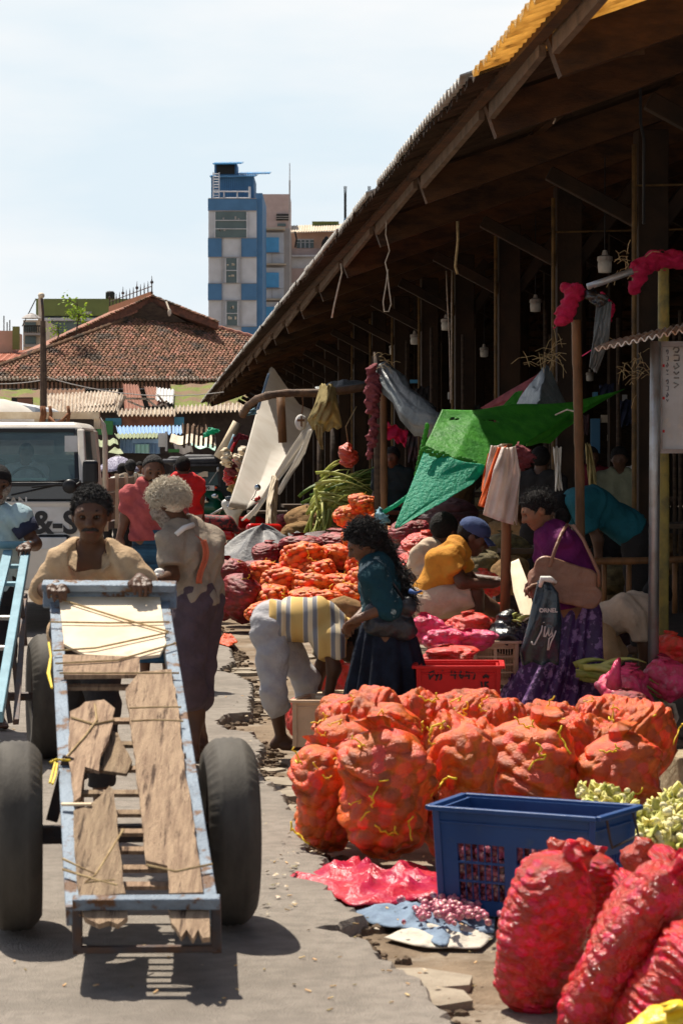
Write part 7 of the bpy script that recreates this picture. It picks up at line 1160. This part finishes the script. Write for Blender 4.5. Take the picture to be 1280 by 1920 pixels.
for (pts, rr_) in (([(1036, 1608), (1042, 1588), (1058, 1578)], (.045, .022, .008)), ([(1085, 1612), (1092, 1592), (1112, 1590)], (.04, .025, .01)), ([(1190, 1610), (1200, 1588), (1216, 1580)], (.05, .025, .008))): bundle('bag_neck', pts, 7.85, rr_, 'net_red', {1036: 'left', 1085: 'middle', 1190: 'right'}[pts[0][0]] + ' twisted neck of a shiny red net bag beside the blue crate', 'bag neck', pts[0][0], 90, .010)
# grey tarpaulin over a heap, near the motorbikes
def heapf(u, v):
    a = u * 2 * math.pi; c = P(476, 1056, 28.5); r_ = v; x = math.cos(a); y = math.sin(a); tent = (1 - r_ ** 2.2) ** .8 * (1 - .22 * math.sin(a * 2.0 + .5) * r_); fold_ = .10 * abs(math.sin(a * 3.5 + .6)) * math.sin(math.pi * min(1, r_ * 1.1)); return V(c[0] + x * .78 * r_ + .1, c[1] + y * .8 * r_, .20 + (.72 * tent + .05 * math.sin(a * 2)) * 1.0 - fold_ * 1.3 * tent ** .5)
b = MB(); b.grid(heapf, 90, 26, wrap=True, flip=True); b.build('grey_tarpaulin', M['tarp_pale'], smooth=True, solid=.006, label='pale grey tarpaulin draped over a heap between motorbikes and onion pile', cat='tarpaulin')
b = MB(); b.box(P(478, 1100, 28.5) * V(1, 1, 0) + V(0, 0, .15), (.9, 1.2, .3)); b.build('covered_crate', M['darkwood'], label='dark crate under the pale grey tarpaulin', cat='crate', bevel=.02)
patch('grey_tarpaulin', [[(540, 1000, 28.6), (560, 998, 28.8), (598, 1004, 29)], [(545, 1018, 28), (565, 1022, 28), (600, 1016, 28.2)]], 'tarp_pale', 'small flap of pale grey tarpaulin right of the draped heap', 'tarpaulin', amp=.06)
# ---------------------------------------------------------------- notice board with little roof
nb2 = empty('notice_board', P(1262, 850, 14.7), 'white notice board with red marks and vertical writing under a small corrugated roof', 'notice board'); Yn = 14.72; b = MB(); pbox(b, 1240, 650, 1330, 846, Yn + .03, .02); b.build('panel', mat('boardpaint', (.50, .48, .47), (.40, .36, .33), .5, 4, .1, 30, col3=(.56, .48, .38), s3=5, lo3=.5, hi3=.62), nb2)
b = MB(); pbox(b, 1222, 640, 1241, 850, Yn, .05); pbox(b, 1241, 640, 1330, 650, Yn, .05); pbox(b, 1232, 842, 1330, 850, Yn - .01, .05); b.build('frame', mat('boardframe', (.28, .22, .19), (.34, .32, .32), .5, 5, .2, 40, metal=.3), nb2)
b = MB(); [pbox(b, 1240, y, 1245, y + 5, Yn + .024, .004) for y in (683, 744, 806)]; b.build('red_mark', mat('redmark', (.6, .015, .015), None, .5, 5, 0), nb2)
M['fadedink'] = mat('fadedink', (.10, .09, .09), (.3, .28, .26), .7, 30, 0); X_, Z_ = V(1, 0, 0), V(0, 0, 1); gl = [[(-6, 0), (-3, 4), (3, 4), (5, 0), (2, -4), (-3, -3)], [(-5, -8), (5, -8), (5, -16), (-4, -16)], [(0, -20), (5, -25), (-3, -29), (-5, -24)], [(-5, -33), (0, -37), (5, -33)], [(-4, -42), (5, -42)], [(-5, -49), (4, -52), (-4, -57)]]
strokes(nb2, 'lettering', P(1267, 656, Yn + .022), X_, Z_, [[(x * Yn / F, y * 1.25 * Yn / F) for x, y in l] for l in gl], .0045, 'fadedink', .001); strokes(nb2, 'small_lettering', P(1250, 660, Yn + .022), X_, Z_, [[(x * .35 * Yn / F, (y * 1.0 - k * 56) * Yn / F) for x, y in l] for l in gl for k in (0, 1)][:9], .0022, 'navy', .001)
b = MB(); p0, p1, p2, p3 = P(1114, 656, 14.2), P(1320, 612, 14.2), P(1320, 600, 15.3), P(1150, 640, 15.3); b.grid(lambda u, v: mixp(mixp(p0, p1, u), mixp(p3, p2, u), v) + V(0, 0, .012 * math.cos(u * 90)), 120, 3); b.build('corrugated_roof', mat('tinroof', (.62, .60, .56), (.40, .22, .12), .5, 6, .2, 30, metal=.3), nb2, solid=.008)
# ---------------------------------------------------------------- shaded stall clutter inside the hall
def table(x, y, Y, w_, lab):
    c = P(x, y, Y); e = empty('stall_table', V(c[0], Y, 0), lab, 'table', 'wooden stall tables inside the hall'); b = MB(); b.box(c, (w_, .8, .04), ST(1, 0), ST(0, 1)); b.build('table_top', M['darkwood'], e)
    for sx in (-1, 1):
        for sy in (-1, 1): b = MB(); b.box(V(c[0] + sx * w_ * .45, Y + sy * .35, c[2] / 2 - .01), (.06, .06, c[2])); b.build('leg', M['darkwood'], e)
for i, a in enumerate([(985, 1030, 18.5, .5, 'small worn table between post and woman in magenta'), (1200, 985, 22, 2, 'long table at the right behind the bending man'), (860, 960, 27, 2.4, 'table behind the hanging plastic bags'), (680, 948, 33, 2.2, 'table carrying vegetables behind the leeks'), (1250, 935, 30, 3, 'far table at the right edge'), (770, 930, 38, 3, 'far table in the middle of the hall'), (560, 960, 38, 1.6, 'table behind the narrow cream cloth'), (1000, 925, 35, 3, 'far table behind the dark figure')]): table(*a)
q = random.Random(21)
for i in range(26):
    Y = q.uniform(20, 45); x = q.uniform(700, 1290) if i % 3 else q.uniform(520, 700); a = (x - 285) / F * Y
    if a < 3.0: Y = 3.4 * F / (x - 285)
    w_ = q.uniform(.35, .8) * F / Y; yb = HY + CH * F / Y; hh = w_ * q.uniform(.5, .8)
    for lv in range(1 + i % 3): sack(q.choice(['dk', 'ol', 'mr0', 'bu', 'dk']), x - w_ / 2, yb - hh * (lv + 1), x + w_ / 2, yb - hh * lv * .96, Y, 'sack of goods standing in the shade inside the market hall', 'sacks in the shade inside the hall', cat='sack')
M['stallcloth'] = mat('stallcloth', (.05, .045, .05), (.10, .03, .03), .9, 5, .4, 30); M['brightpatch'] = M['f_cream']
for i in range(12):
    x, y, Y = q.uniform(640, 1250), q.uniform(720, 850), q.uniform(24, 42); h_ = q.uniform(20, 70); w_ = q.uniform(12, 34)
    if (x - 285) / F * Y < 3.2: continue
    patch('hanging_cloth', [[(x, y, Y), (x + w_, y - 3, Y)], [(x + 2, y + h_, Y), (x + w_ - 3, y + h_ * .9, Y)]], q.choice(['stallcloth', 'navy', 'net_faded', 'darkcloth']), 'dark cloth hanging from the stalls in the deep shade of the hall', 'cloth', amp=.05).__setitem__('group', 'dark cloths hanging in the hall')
for i in range(16):
    x, Y = q.uniform(600, 1280), q.uniform(22, 45)
    if (x - 285) / F * Y < 3.4: continue
    o = pole('stall_pole', [(x, HY - (1.2 + q.random()) * F / Y), (x + q.uniform(-4, 4), HY + 1.6 * F / Y)], Y, .022, 'darkwood', 'thin dark pole of a stall inside the hall'); o['group'] = 'thin stall poles inside the hall'
# floating panels inside the hall stand for sunlit patches and signs beyond it
for i, (x0, y0, x1, y1, m, l) in enumerate([(1112, 735, 1120, 745, 'f_sky', 'small sky blue sheet beyond the hall left of the twigs'), (1140, 740, 1175, 752, 'f_white', 'white panel standing for a bright patch beyond the hall'), (1128, 778, 1168, 792, 'f_cream', 'pale panel standing for a bright patch right of the green tarpaulin'), (1190, 735, 1206, 743, 'bamboo_y', 'yellow top board of the far sign'), (1188, 744, 1208, 756, 'f_blue2', 'blue sign board beyond the hall'), (1108, 785, 1124, 850, 'f_blue2', 'dark blue shutter beyond the hall'), (1140, 815, 1156, 826, 'f_cream', 'small pale panel standing for a bright patch low in the hall'), (840, 735, 870, 748, 'f_white', 'white panel standing for a bright strip between the middle columns'), (768, 712, 800, 718, 'f_sky', 'pale blue strip seen between the columns'), (648, 708, 672, 714, 'f_cream', 'pale patch seen above the yellow cloth'), (640, 848, 676, 856, 'f_white', 'pale strip right of the small red bag')]):
    b = MB(); Y = 52; pbox(b, x0, y0, x1, y1, Y, .3); b.build('far_panel', M[m], label=l, cat='panel')
# ---------------------------------------------------------------- truck
M['truckwhite'] = mat('truckwhite', (.66, .60, .52), (.56, .50, .43), .35, 3, .05, 30, coat=.3, col3=(.5, .38, .28), s3=4, lo3=.62, hi3=.8); M['truckblack'] = mat('truckblack', (.018, .020, .026), None, .18, 5, 0, coat=.6, spec=.6); M['plasticblack'] = mat('plasticblack', (.022, .022, .024), None, .4, 8, .1, 30); M['windshield'] = glass('windshield', (.13, .20, .21), .04, .34); M['panelwhite'] = mat('panelwhite', (.60, .60, .60), (.50, .49, .47), .5, 4, 0); M['cabin'] = mat('cabin', (.16, .20, .21), (.11, .13, .14), .8, 4, 0)
tk = empty('truck', V(-3.38, 26, 0), 'white light truck with black grille band and wooden load bed facing us at left', 'truck'); Yt = 24.0; XR, XL = -2.53, -4.25
def tz(y): return CH - (y - HY) / F * Yt
b = MB()
def tb_x(x0, x1, y0, y1, z0, z1, **k): b.hexa([V(x0, y0, z0), V(x1, y0, z0), V(x1, y1, z0), V(x0, y1, z0), V(x0, y0, z1), V(x1, y0, z1), V(x1, y1, z1), V(x0, y1, z1)])
ztop, zws, zwb = tz(790), tz(806), tz(905)
b.hexa([V(XL + .06, Yt + .34, zws), V(XR - .06, Yt + .34, zws), V(XR - .04, Yt + 1.65, zws), V(XL + .04, Yt + 1.65, zws), V(XL + .14, Yt + .42, ztop), V(XR - .14, Yt + .42, ztop), V(XR - .12, Yt + 1.6, ztop), V(XL + .12, Yt + 1.6, ztop)]); rf = b.build('roof', M['truckwhite'], tk, bevel=.04)
for X_, s_ in ((XR, -1), (XL, 1)):
    b = MB(); b.hexa([V(X_ + s_ * .00, Yt, zwb), V(X_ + s_ * .07, Yt, zwb), V(X_ + s_ * .07, Yt + .14, zwb), V(X_, Yt + .14, zwb), V(X_ + s_ * .06, Yt + .34, zws + .01), V(X_ + s_ * .13, Yt + .34, zws + .01), V(X_ + s_ * .13, Yt + .46, zws + .01), V(X_ + s_ * .06, Yt + .46, zws + .01)])
    b.build('pillar', M['truckwhite'], tk, bevel=.012); b = MB(); b.hexa([V(X_, Yt + 1.4, zwb - .1), V(X_ + s_ * .06, Yt + 1.4, zwb - .1), V(X_ + s_ * .06, Yt + 1.65, zwb - .1), V(X_, Yt + 1.65, zwb - .1), V(X_ + s_ * .05, Yt + 1.35, zws + .01), V(X_ + s_ * .1, Yt + 1.35, zws + .01), V(X_ + s_ * .1, Yt + 1.65, zws + .01), V(X_ + s_ * .05, Yt + 1.65, zws + .01)])
    b.build('pillar', M['truckwhite'], tk, bevel=.012)
b = MB(); tb_x(XR - .05, XR, Yt + .02, Yt + 1.65, .55, zwb - .05); dr = b.build('door', M['truckwhite'], tk, bevel=.01); b = MB(); tb_x(XR - .06, XR + .012, Yt + .5, Yt + .65, 1.15, 1.19); b.build('handle', M['plasticblack'], dr)
b = MB(); b.add([V(XR - .005, Yt + .16, zwb), V(XR - .005, Yt + 1.4, zwb), V(XR - .06, Yt + 1.36, zws), V(XR - .06, Yt + .46, zws)], [(0, 1, 2, 3)]); b.build('side_window', M['windshield'], tk)
b = MB(); b.hexa([V(XL + .1, Yt + .03, zwb), V(XR - .1, Yt + .03, zwb), V(XR - .1, Yt + .045, zwb), V(XL + .1, Yt + .045, zwb), V(XL + .15, Yt + .365, zws), V(XR - .15, Yt + .365, zws), V(XR - .15, Yt + .38, zws), V(XL + .15, Yt + .38, zws)]); ws = b.build('windscreen', M['windshield'], tk)
b = MB()
for A, B in ((V(XL + .1, Yt + .02, zwb), V(XR - .1, Yt + .02, zwb)), (V(XL + .15, Yt + .355, zws), V(XR - .15, Yt + .355, zws)), (V(XR - .095, Yt + .02, zwb), V(XR - .145, Yt + .355, zws))): b.bar(A, B, .035, .02, (0, 1, 0))
b.build('rubber_seal', M['plasticblack'], ws); b = MB(); b.box(P(134, 832, Yt + .2), (.13, .004, .16)); b.build('paper_sticker', M['panelwhite'], ws)
b = MB(); tb_x(XL, XR, Yt - .01, Yt + .12, tz(938), zwb); b.build('black_panel', M['truckblack'], tk, bevel=.015); b = MB(); tb_x(XL + .02, XR - .02, Yt - .03, Yt + .1, tz(912), tz(904)); b.build('cowl', M['plasticblack'], tk, bevel=.01)
b = MB(); tb_x(XL, XR - .02, Yt - .045, Yt + .12, tz(1012), tz(940)); fp = b.build('front_panel', M['truckwhite'], tk, bevel=.02); b = MB(); tb_x(XL + .05, XR - .16, Yt - .055, Yt - .04, tz(1006), tz(951)); b.build('white_plate', M['panelwhite'], fp); b = MB(); tb_x(XL + .05, XR - .16, Yt - .058, Yt - .055, tz(998), tz(997)); b.build('groove', M['plasticblack'], fp)
b = MB(); tb_x(XL + .02, XR + .02, Yt - .12, Yt + .15, .42, tz(1016)); b.build('bumper', M['truckwhite'], tk, bevel=.03)
for x in (-2.85, -3.95): b = MB(); b.box(V(x, Yt - .07, tz(1018)), (.34, .08, .17)); hl_ = b.build('headlight', M['plasticblack'], tk, bevel=.04); b = MB(); b.box(V(x, Yt - .115, tz(1018)), (.28, .02, .12)); b.build('lens', M['panelwhite'], hl_, bevel=.02)
text(fp, 'lettering', '&-S', .315, V((62 - HX) / F * Yt, Yt - .06, tz(999)), V(1, 0, 0), V(0, 0, 1), 'black', .009, .008, 1.02); text(tk, 'lettering', 'TAN', .115, V((4 - HX) / F * Yt, Yt - .015, tz(951) + .02), V(1, 0, 0), V(0, 0, 1), 'metal', .003, .008, 1.1)
b = MB(); tb_x(XL + .05, XR - .05, Yt + 1.55, Yt + 1.64, .6, zws); b.build('cab_back', M['cabin'], tk); b = MB(); tb_x(XL + .2, -3.03, Yt + 1.52, Yt + 1.55, tz(852), tz(822)); b.build('rear_window', mat('rearglass', (.38, .40, .38), (.25, .25, .2), .3, 1.5, 0), tk, bevel=.01)
b = MB(); tb_x(XL + .05, XR - .05, Yt + .15, Yt + 1.6, .5, tz(940)); tb_x(XL + .06, XR - .06, Yt + .05, Yt + .5, tz(940), tz(908)); b.build('dashboard', M['cabin'], tk); b = MB()
for x in (-3.0, -3.75): tb_x(x - .25, x + .25, Yt + 1.2, Yt + 1.4, 1.1, 1.72)
b.build('seat', M['plasticblack'], tk, bevel=.05); b = MB()
for x in np.linspace(XL + .3, XR - .5, 7): b.box(V(x, Yt + .28, zwb + .02), (.16, .12, .05))
b.build('dashboard_clutter', M['s_mint'], tk, bevel=.01); b = MB(); wcx = V(-3.2, Yt + .62, zwb - .02); b.tube([wcx + V(.19 * math.cos(a), .06 * math.sin(a), .17 * math.sin(a)) for a in np.linspace(0, 2 * math.pi, 22)], .014, 6); b.build('steering_wheel', M['plasticblack'], tk)
b = MB(); b.tube([P(152, 902, Yt - .02), P(100, 911, Yt - .04), P(22, 928, Yt - .03)], .010, 6); b.tube([P(110, 908, Yt - .05), P(60, 913, Yt - .05)], .014, 6); b.tube([P(148, 898, Yt - .02), P(90, 904, Yt + .0), P(60, 902, Yt)], .008, 6); b.build('wiper', M['plasticblack'], tk)
mr = MB(); mr.box(P(170, 886, Yt - .15), (.155, .07, .245)); mi = mr.build('mirror', M['plasticblack'], tk, bevel=.035); b = MB(); b.tube([P(165, 910, Yt - .1), P(165, 925, Yt - .05), P(155, 930, Yt)], .014, 6); b.build('mirror_arm', M['plasticblack'], mi); b = MB(); b.ell(P(131, 912, Yt - .15), (.072, .04, .072)); rm = b.build('round_mirror', M['plasticblack'], tk, True); b = MB(); b.tube([P(140, 912, Yt - .12), P(150, 905, Yt - .05)], .012, 6); b.build('mirror_arm', M['plasticblack'], rm)
for y in (Yt + .9, Yt + 4.4):
    for x in (XR - .12, XL + .12): wheel(tk, V(x, y, .36), V(1, 0, 0), .36, .2)
b = MB(); tb_x(XL + .25, XR - .25, Yt + .3, Yt + 5.4, .42, .6); tb_x(XL, XR, Yt + 1.75, Yt + 5.6, .95, 1.03); b.build('chassis', M['darkmetal'], tk)
M['bedwood'] = mat('bedwood', (.34, .26, .19), (.24, .18, .13), .85, 6, .4, 50, cell=.3, stretch=(1, .2, 1)); b = MB()
for X_ in (XR, XL + .03):
    for k in range(3): tb_x(X_ - .03, X_ + .005, Yt + 1.75, Yt + 5.6, 1.05 + k * .16, 1.19 + k * .16)
tb_x(XL, XR, Yt + 5.55, Yt + 5.6, 1.05, 1.5); b.build('side_board', M['bedwood'], tk); b = MB()
for X_ in (XR + .01, XL):
    for y in (1.8, 3.0, 4.2, 5.5): tb_x(X_ - .01, X_ + .03, Yt + y, Yt + y + .07, .95, 1.56)
b.build('stake', M['wood_pale'], tk); b = MB(); tb_x(XL - .05, XR - .03, Yt + 1.60, Yt + 1.72, tz(780), tz(766)); tb_x(XL, XR, Yt + 1.75, Yt + 1.8, 1.05, 1.15)
for x in (-3.25, -2.62, -4.0): tb_x(x, x + .07, Yt + 1.62, Yt + 1.70, ztop - .05, tz(780))
b.build('headboard', M['wood_pale'], tk); b = MB(); b.tube([V(XR + .02, Yt + 1.72, 1.0), V(XR + .02, Yt + 1.72, 1.95), V(XR + .0, Yt + 1.72, 2.08), V(XR - .05, Yt + 1.72, 2.15), V(XR - .14, Yt + 1.72, 2.18), V(XR - .5, Yt + 1.72, 2.18)], .028, 8); b.build('tube_frame', M['truckwhite'], tk, True)
b = MB()
for x in (78, 83, 94, 128): b.tube([P(x, 762, Yt + 1.55), P(x + 2, 776, Yt + 1.53), P(x - 1, 792, Yt + 1.5)], .02, 6)
b.tube([P(94, 782, Yt + 1.5), P(104, 794, Yt + 1.4), P(118, 788, Yt + 1.45), P(128, 776, Yt + 1.5)], .016, 6); b.build('rope_tie', mat('ropebrown', (.20, .08, .035), None, .9, 20, .3, 60), tk, True)
standing('driver in pale shirt sitting behind the truck windscreen', 50, 832, Yt + .85, 1.55, 'lightblue', 'skin_dark', (.1, -1, 0), arms=(.35, .35))
# white curved canopy and van behind the truck
b = MB(); c = P(5, 800, 44); b.ell(c + V(-.2, 0, -.1), (.95, 1.0, .62), 24, 12); b.build('white_umbrella', M['sailcloth'], smooth=True, label='big white market umbrella behind the truck at the left edge', cat='umbrella')
vn = empty('van', V(-7.2, 52, 0), 'white van roof glimpsed behind the truck cab', 'van'); b = MB(); a0, a1 = P(-60, 778, 52), P(92, 778, 52); b.hexa([V(a0[0], 52, .4), V(a1[0], 52, .4), V(a1[0], 56, .4), V(a0[0], 56, .4), V(a0[0], 52.4, a0[2] + .45), V(a1[0] - .2, 52.4, a0[2] + .2), V(a1[0] - .2, 56, a0[2] + .2), V(a0[0], 56, a0[2] + .45)]); b.build('body', M['panelwhite'], vn, bevel=.15); b = MB(); b.box((a0 + a1) / 2 + V(0, -.0, -.3), (2, .1, .5)); b.build('window', M['f_glass'], vn)
# ---------------------------------------------------------------- auto rickshaw
M['rickgreen'] = mat('rickgreen', (.010, .10, .055), (.008, .08, .045), .3, 4, 0, coat=.5); M['canvas'] = mat('canvas', (.035, .036, .042), (.06, .06, .07), .6, 5, .3, 30); Ya = 62; ra = empty('auto_rickshaw', P(375, 868, Ya) * V(1, 1, 0), 'dark green auto rickshaw with black canopy facing us at the end of the street', 'rickshaw')
def ap(x, y, d=0): return P(x, y, Ya + d)
prs = [cap(ap(338, 866), ap(404, 864), .10, .10), cap(ap(322, 864, 2), ap(400, 864, 2), .12, .12), cap(ap(352, 862, 1), ap(395, 862, 1), .14, .14)]; g = union(prs, .1); smesh('canopy', g, prs, .03, M['canvas'], ra); b = MB(); b.tube([ap(306, 865, .3), ap(340, 865, .2)], .06, 8); b.tube([ap(309, 866, .3), ap(309, 900, .3)], .02, 6); b.tube([ap(327, 866, 1), ap(327, 905, 1)], .02, 6); b.build('canopy_frame', M['canvas'], ra, True)
b = MB(); b.hexa([ap(352, 912), ap(414, 914), ap(414, 914, 2.2), ap(340, 912, 2.2), ap(346, 872), ap(412, 872), ap(412, 872, 2.2), ap(346, 872, 2.2)]); b.build('cabin', M['f_dark'], ra); b = MB(); b.hexa([ap(354, 908, -.1), ap(410, 910, -.1), ap(410, 910, -.07), ap(354, 908, -.07), ap(349, 874, .05), ap(407, 874, .05), ap(407, 874, .08), ap(349, 874, .08)]); wsr = b.build('windscreen', M['f_glass'], ra)
b = MB(); b.grid(lambda u, v: ap(360 + 30 * u, 888 + 10 * v - 3 * u + 2 * math.sin(u * 6), -.13), 6, 3); b.build('sticker', M['f_cream'], wsr, solid=.01); b = MB()
for A, B in (((352, 912), (347, 872)), ((412, 913), (409, 872)), ((347, 872), (409, 872))): b.bar(ap(*A, -.1), ap(*B, -.1), .06, .06, (0, 1, 0))
b.build('frame', M['canvas'], ra)
prs = [cap(ap(362, 930, .2), ap(406, 932, .2), .18, .18), cap(ap(368, 950, .1), ap(400, 952, .1), .24, .22), cap(ap(372, 966, .1), ap(396, 966, .1), .12, .1), cap(ap(340, 950, 1.8), ap(412, 950, 1.8), .3, .3)]; g = union(prs, .12); smesh('body', g, prs, .03, M['rickgreen'], ra); b = MB(); b.box(ap(384, 915, -.14), (.50, .02, .13)); pl_ = b.build('number_plate', M['panelwhite'], ra); text(pl_, 'lettering', '-249', .13, ap(376, 918.5, -.16), V(1, 0, 0), V(0, 0, 1), 'black', .003, .004)
b = MB(); b.ell(ap(404, 914, -.12), (.05, .03, .03)); b.build('indicator', M['net_orange'], ra); b = MB(); b.tube([ap(392, 906, -.15), ap(408, 882, -.2)], .012, 5); b.ell(ap(409, 880, -.2), (.04, .03, .06)); b.build('wiper', M['metal'], ra); b = MB(); b.ell(ap(385, 938, -.12), (.10, .06, .10)); b.build('headlight', M['chrome'], ra, True)
for x, d in ((385, 0), (345, 2), (410, 2)): wheel(ra, V(ap(x, 900, d)[0], Ya + d, .2), V(1, .05, 0), .2, .12, False)
# ---------------------------------------------------------------- scooter and motorbikes
M['bikered'] = mat('bikered', (.55, .012, .010), None, .22, 4, 0, coat=.6); M['bikewhite'] = mat('bikewhite', (.72, .70, .64), None, .3, 4, 0, coat=.4); M['visor'] = mat('visor', (.012, .016, .02), None, .08, 4, 0, spec=.9); M['mirrorglass'] = mat('mirrorglass', (.5, .55, .6), None, .05, 4, 0, metal=1)
Ys = 40; S_ = lambda x, y, d=0: P(x, y, Ys + d); so = empty('scooter', P(440, 868, Ys) * V(1, 1, 0), 'white and red scooter with dark visor and round mirrors parked before the white cloth', 'scooter')
prs = [cap(S_(424, 945), S_(452, 948), .08, .08), cap(S_(430, 955), S_(446, 958), .08, .07), cap(S_(438, 962), S_(436, 1000, .1), .10, .08), cap(S_(436, 1000, .1), S_(450, 1020, .6), .10, .12)]; g = union(prs, .06); smesh('front_fairing', g, prs, .016, M['bikewhite'], so)
prs = [cap(S_(428, 936, -.02), S_(448, 937, -.02), .055, .055)]; smesh('visor', union(prs), prs, .014, M['visor'], so); b = MB(); b.ell(S_(437, 950, -.09), (.11, .05, .06)); b.build('headlight', M['chrome'], so, True)
prs = [cap(S_(452, 962, .3), S_(486, 945, .7), .07, .04), cap(S_(440, 985, .3), S_(478, 985, 1.2), .14, .16), cap(S_(474, 972, 1.0), S_(505, 985, 1.6), .14, .10)]; g = union(prs, .05); smesh('body', g, prs, .018, M['bikered'], so); prs = [cap(S_(454, 962, .2), S_(480, 950, .5), .06, .05), cap(S_(476, 958, .9), S_(502, 976, 1.5), .11, .10)]; smesh('seat', union(prs, .05), prs, .016, M['plasticblack'], so)
b = MB(); b.tube([S_(424, 950), S_(412, 956), S_(395, 966)], .018, 7); b.tube([S_(455, 950), S_(474, 940), S_(486, 934)], .018, 7); b.build('handlebar', M['metal'], so, True); b = MB(); b.tube([S_(478, 938), S_(488, 932)], .03, 8); b.build('grip', M['bikered'], so, True)
for x, y, x1, y1, m in ((424, 946, 403, 930, 'bikewhite'), (470, 940, 483, 914, 'bikered')): b = MB(); b.tube([S_(x, y), S_((x + x1) / 2 + 1, (y + y1) / 2 + 2), S_(x1, y1)], .008, 5); mm = b.build('mirror', M['darkmetal'], so, True); b = MB(); b.ell(S_(x1, y1), (.055, .03, .055 if x > 430 else .035)); b.build('mirror_shell', M['mirrorglass'], mm, True)
for x, y, d in ((438, 1030, -.2), (480, 1030, 1.3)): wheel(so, V(S_(x, y)[0], Ys + d, .24), V(.9, .4, 0), .24, .10, False)
Ym = 33; m_ = lambda x, y, d=0: P(x, y, Ym + d); mo = empty('motorbike', P(415, 868, Ym) * V(1, 1, 0), 'red motorbike with checkered black seat and chrome rack behind the old man', 'motorbike'); prs = [cap(m_(380, 978), m_(425, 982), .10, .11), cap(m_(425, 982), m_(446, 996), .10, .05)]; smesh('seat', union(prs, .04), prs, .014, mat('seatcheck', (.05, .02, .022), (.28, .03, .03), .6, 22, .2, 40, lo=.47, hi=.53), mo)
prs = [cap(m_(380, 1002, -.1), m_(432, 1004, -.1), .10, .06), cap(m_(384, 1020, -.1), m_(420, 1022, -.1), .075, .05)]; smesh('side_panel', union(prs, .03), prs, .014, M['bikered'], mo); b = MB()
for k in range(5): b.tube([m_(396, 1028 + k * 4, -.2), m_(424, 1040 + k * 4, -.2)], .010, 6)
b.build('chrome_rack', M['chrome'], mo, True); b = MB(); b.ell(m_(418, 1014, -.2), (.05, .03, .05)); b.build('indicator', M['bikewhite'], mo, True)
for x, d in ((350, -.1), (430, .3)): wheel(mo, V(m_(x, 900)[0], Ym + d, .29), V(.15, 1, 0), .29, .09, False)
b = MB(); b.bar(m_(352, 1050), m_(430, 1050), .2, .25); b.build('engine', M['darkmetal'], mo, bevel=.05)
prs = [cap(P(470, 990, 31), P(520, 992, 31.2), .06, .07)]; smesh('motorbike_seat', union(prs), prs, .014, M['bikered'], None, label='rounded red fuel tank showing above the pale grey tarpaulin', cat='motorbike'); mo2 = bpy.data.objects['motorbike_seat']; mo2.name = 'motorbike_tank'
# slanting blue and red poles by the white cloth, boards on the far stall
pole('wood_post', [(408, 858), (425, 830), (445, 792)], 62, .12, 'wood_pale', 'pale rolled bamboo blind leaning behind the rickshaw', 'blind'); pole('painted_pole', [(418, 868), (432, 835), (440, 815)], 58, .045, 'bluecart', 'slanting blue painted pole right of the rickshaw', 'pole'); pole('painted_pole', [(422, 872), (436, 840), (446, 822)], 57.8, .04, 'bikered', 'slanting red painted pole beside the blue one', 'pole')
patch('dark_umbrella', [[(436, 820, 56), (450, 812, 56), (466, 818, 56)], [(440, 830, 56), (452, 824, 56), (470, 826, 56)]], 'maroon', 'dark red awning flap under the eave near the rickshaw', 'awning', amp=.05); bundle('green_rag', [(386, 816), (396, 808), (408, 808)], 60, [.06, .08, .05], 'tarp_aqua', 'small green rag on the stall left under the eave', 'rag', 3)
for i, (x, y, c_) in enumerate([(424, 850, 'wood_pale'), (432, 868, 'net_faded'), (446, 860, 'wood_pale'), (455, 845, 'f_cream'), (428, 885, 'bikered'), (436, 900, 'netcloth_y'), (452, 880, 'bamboo'), (462, 860, 'whitecloth')]): bundle('hanging_goods', [(x, y), (x + 2, y + 14)], 54 + i * .3, [.10, .12], c_, ['pale', 'faded red', 'light', 'cream', 'bright red', 'dull yellow', 'brown', 'white'][i] + ' bundle of goods hung at the far stall left of the white cloth', 'bundle', i, 30, .04)
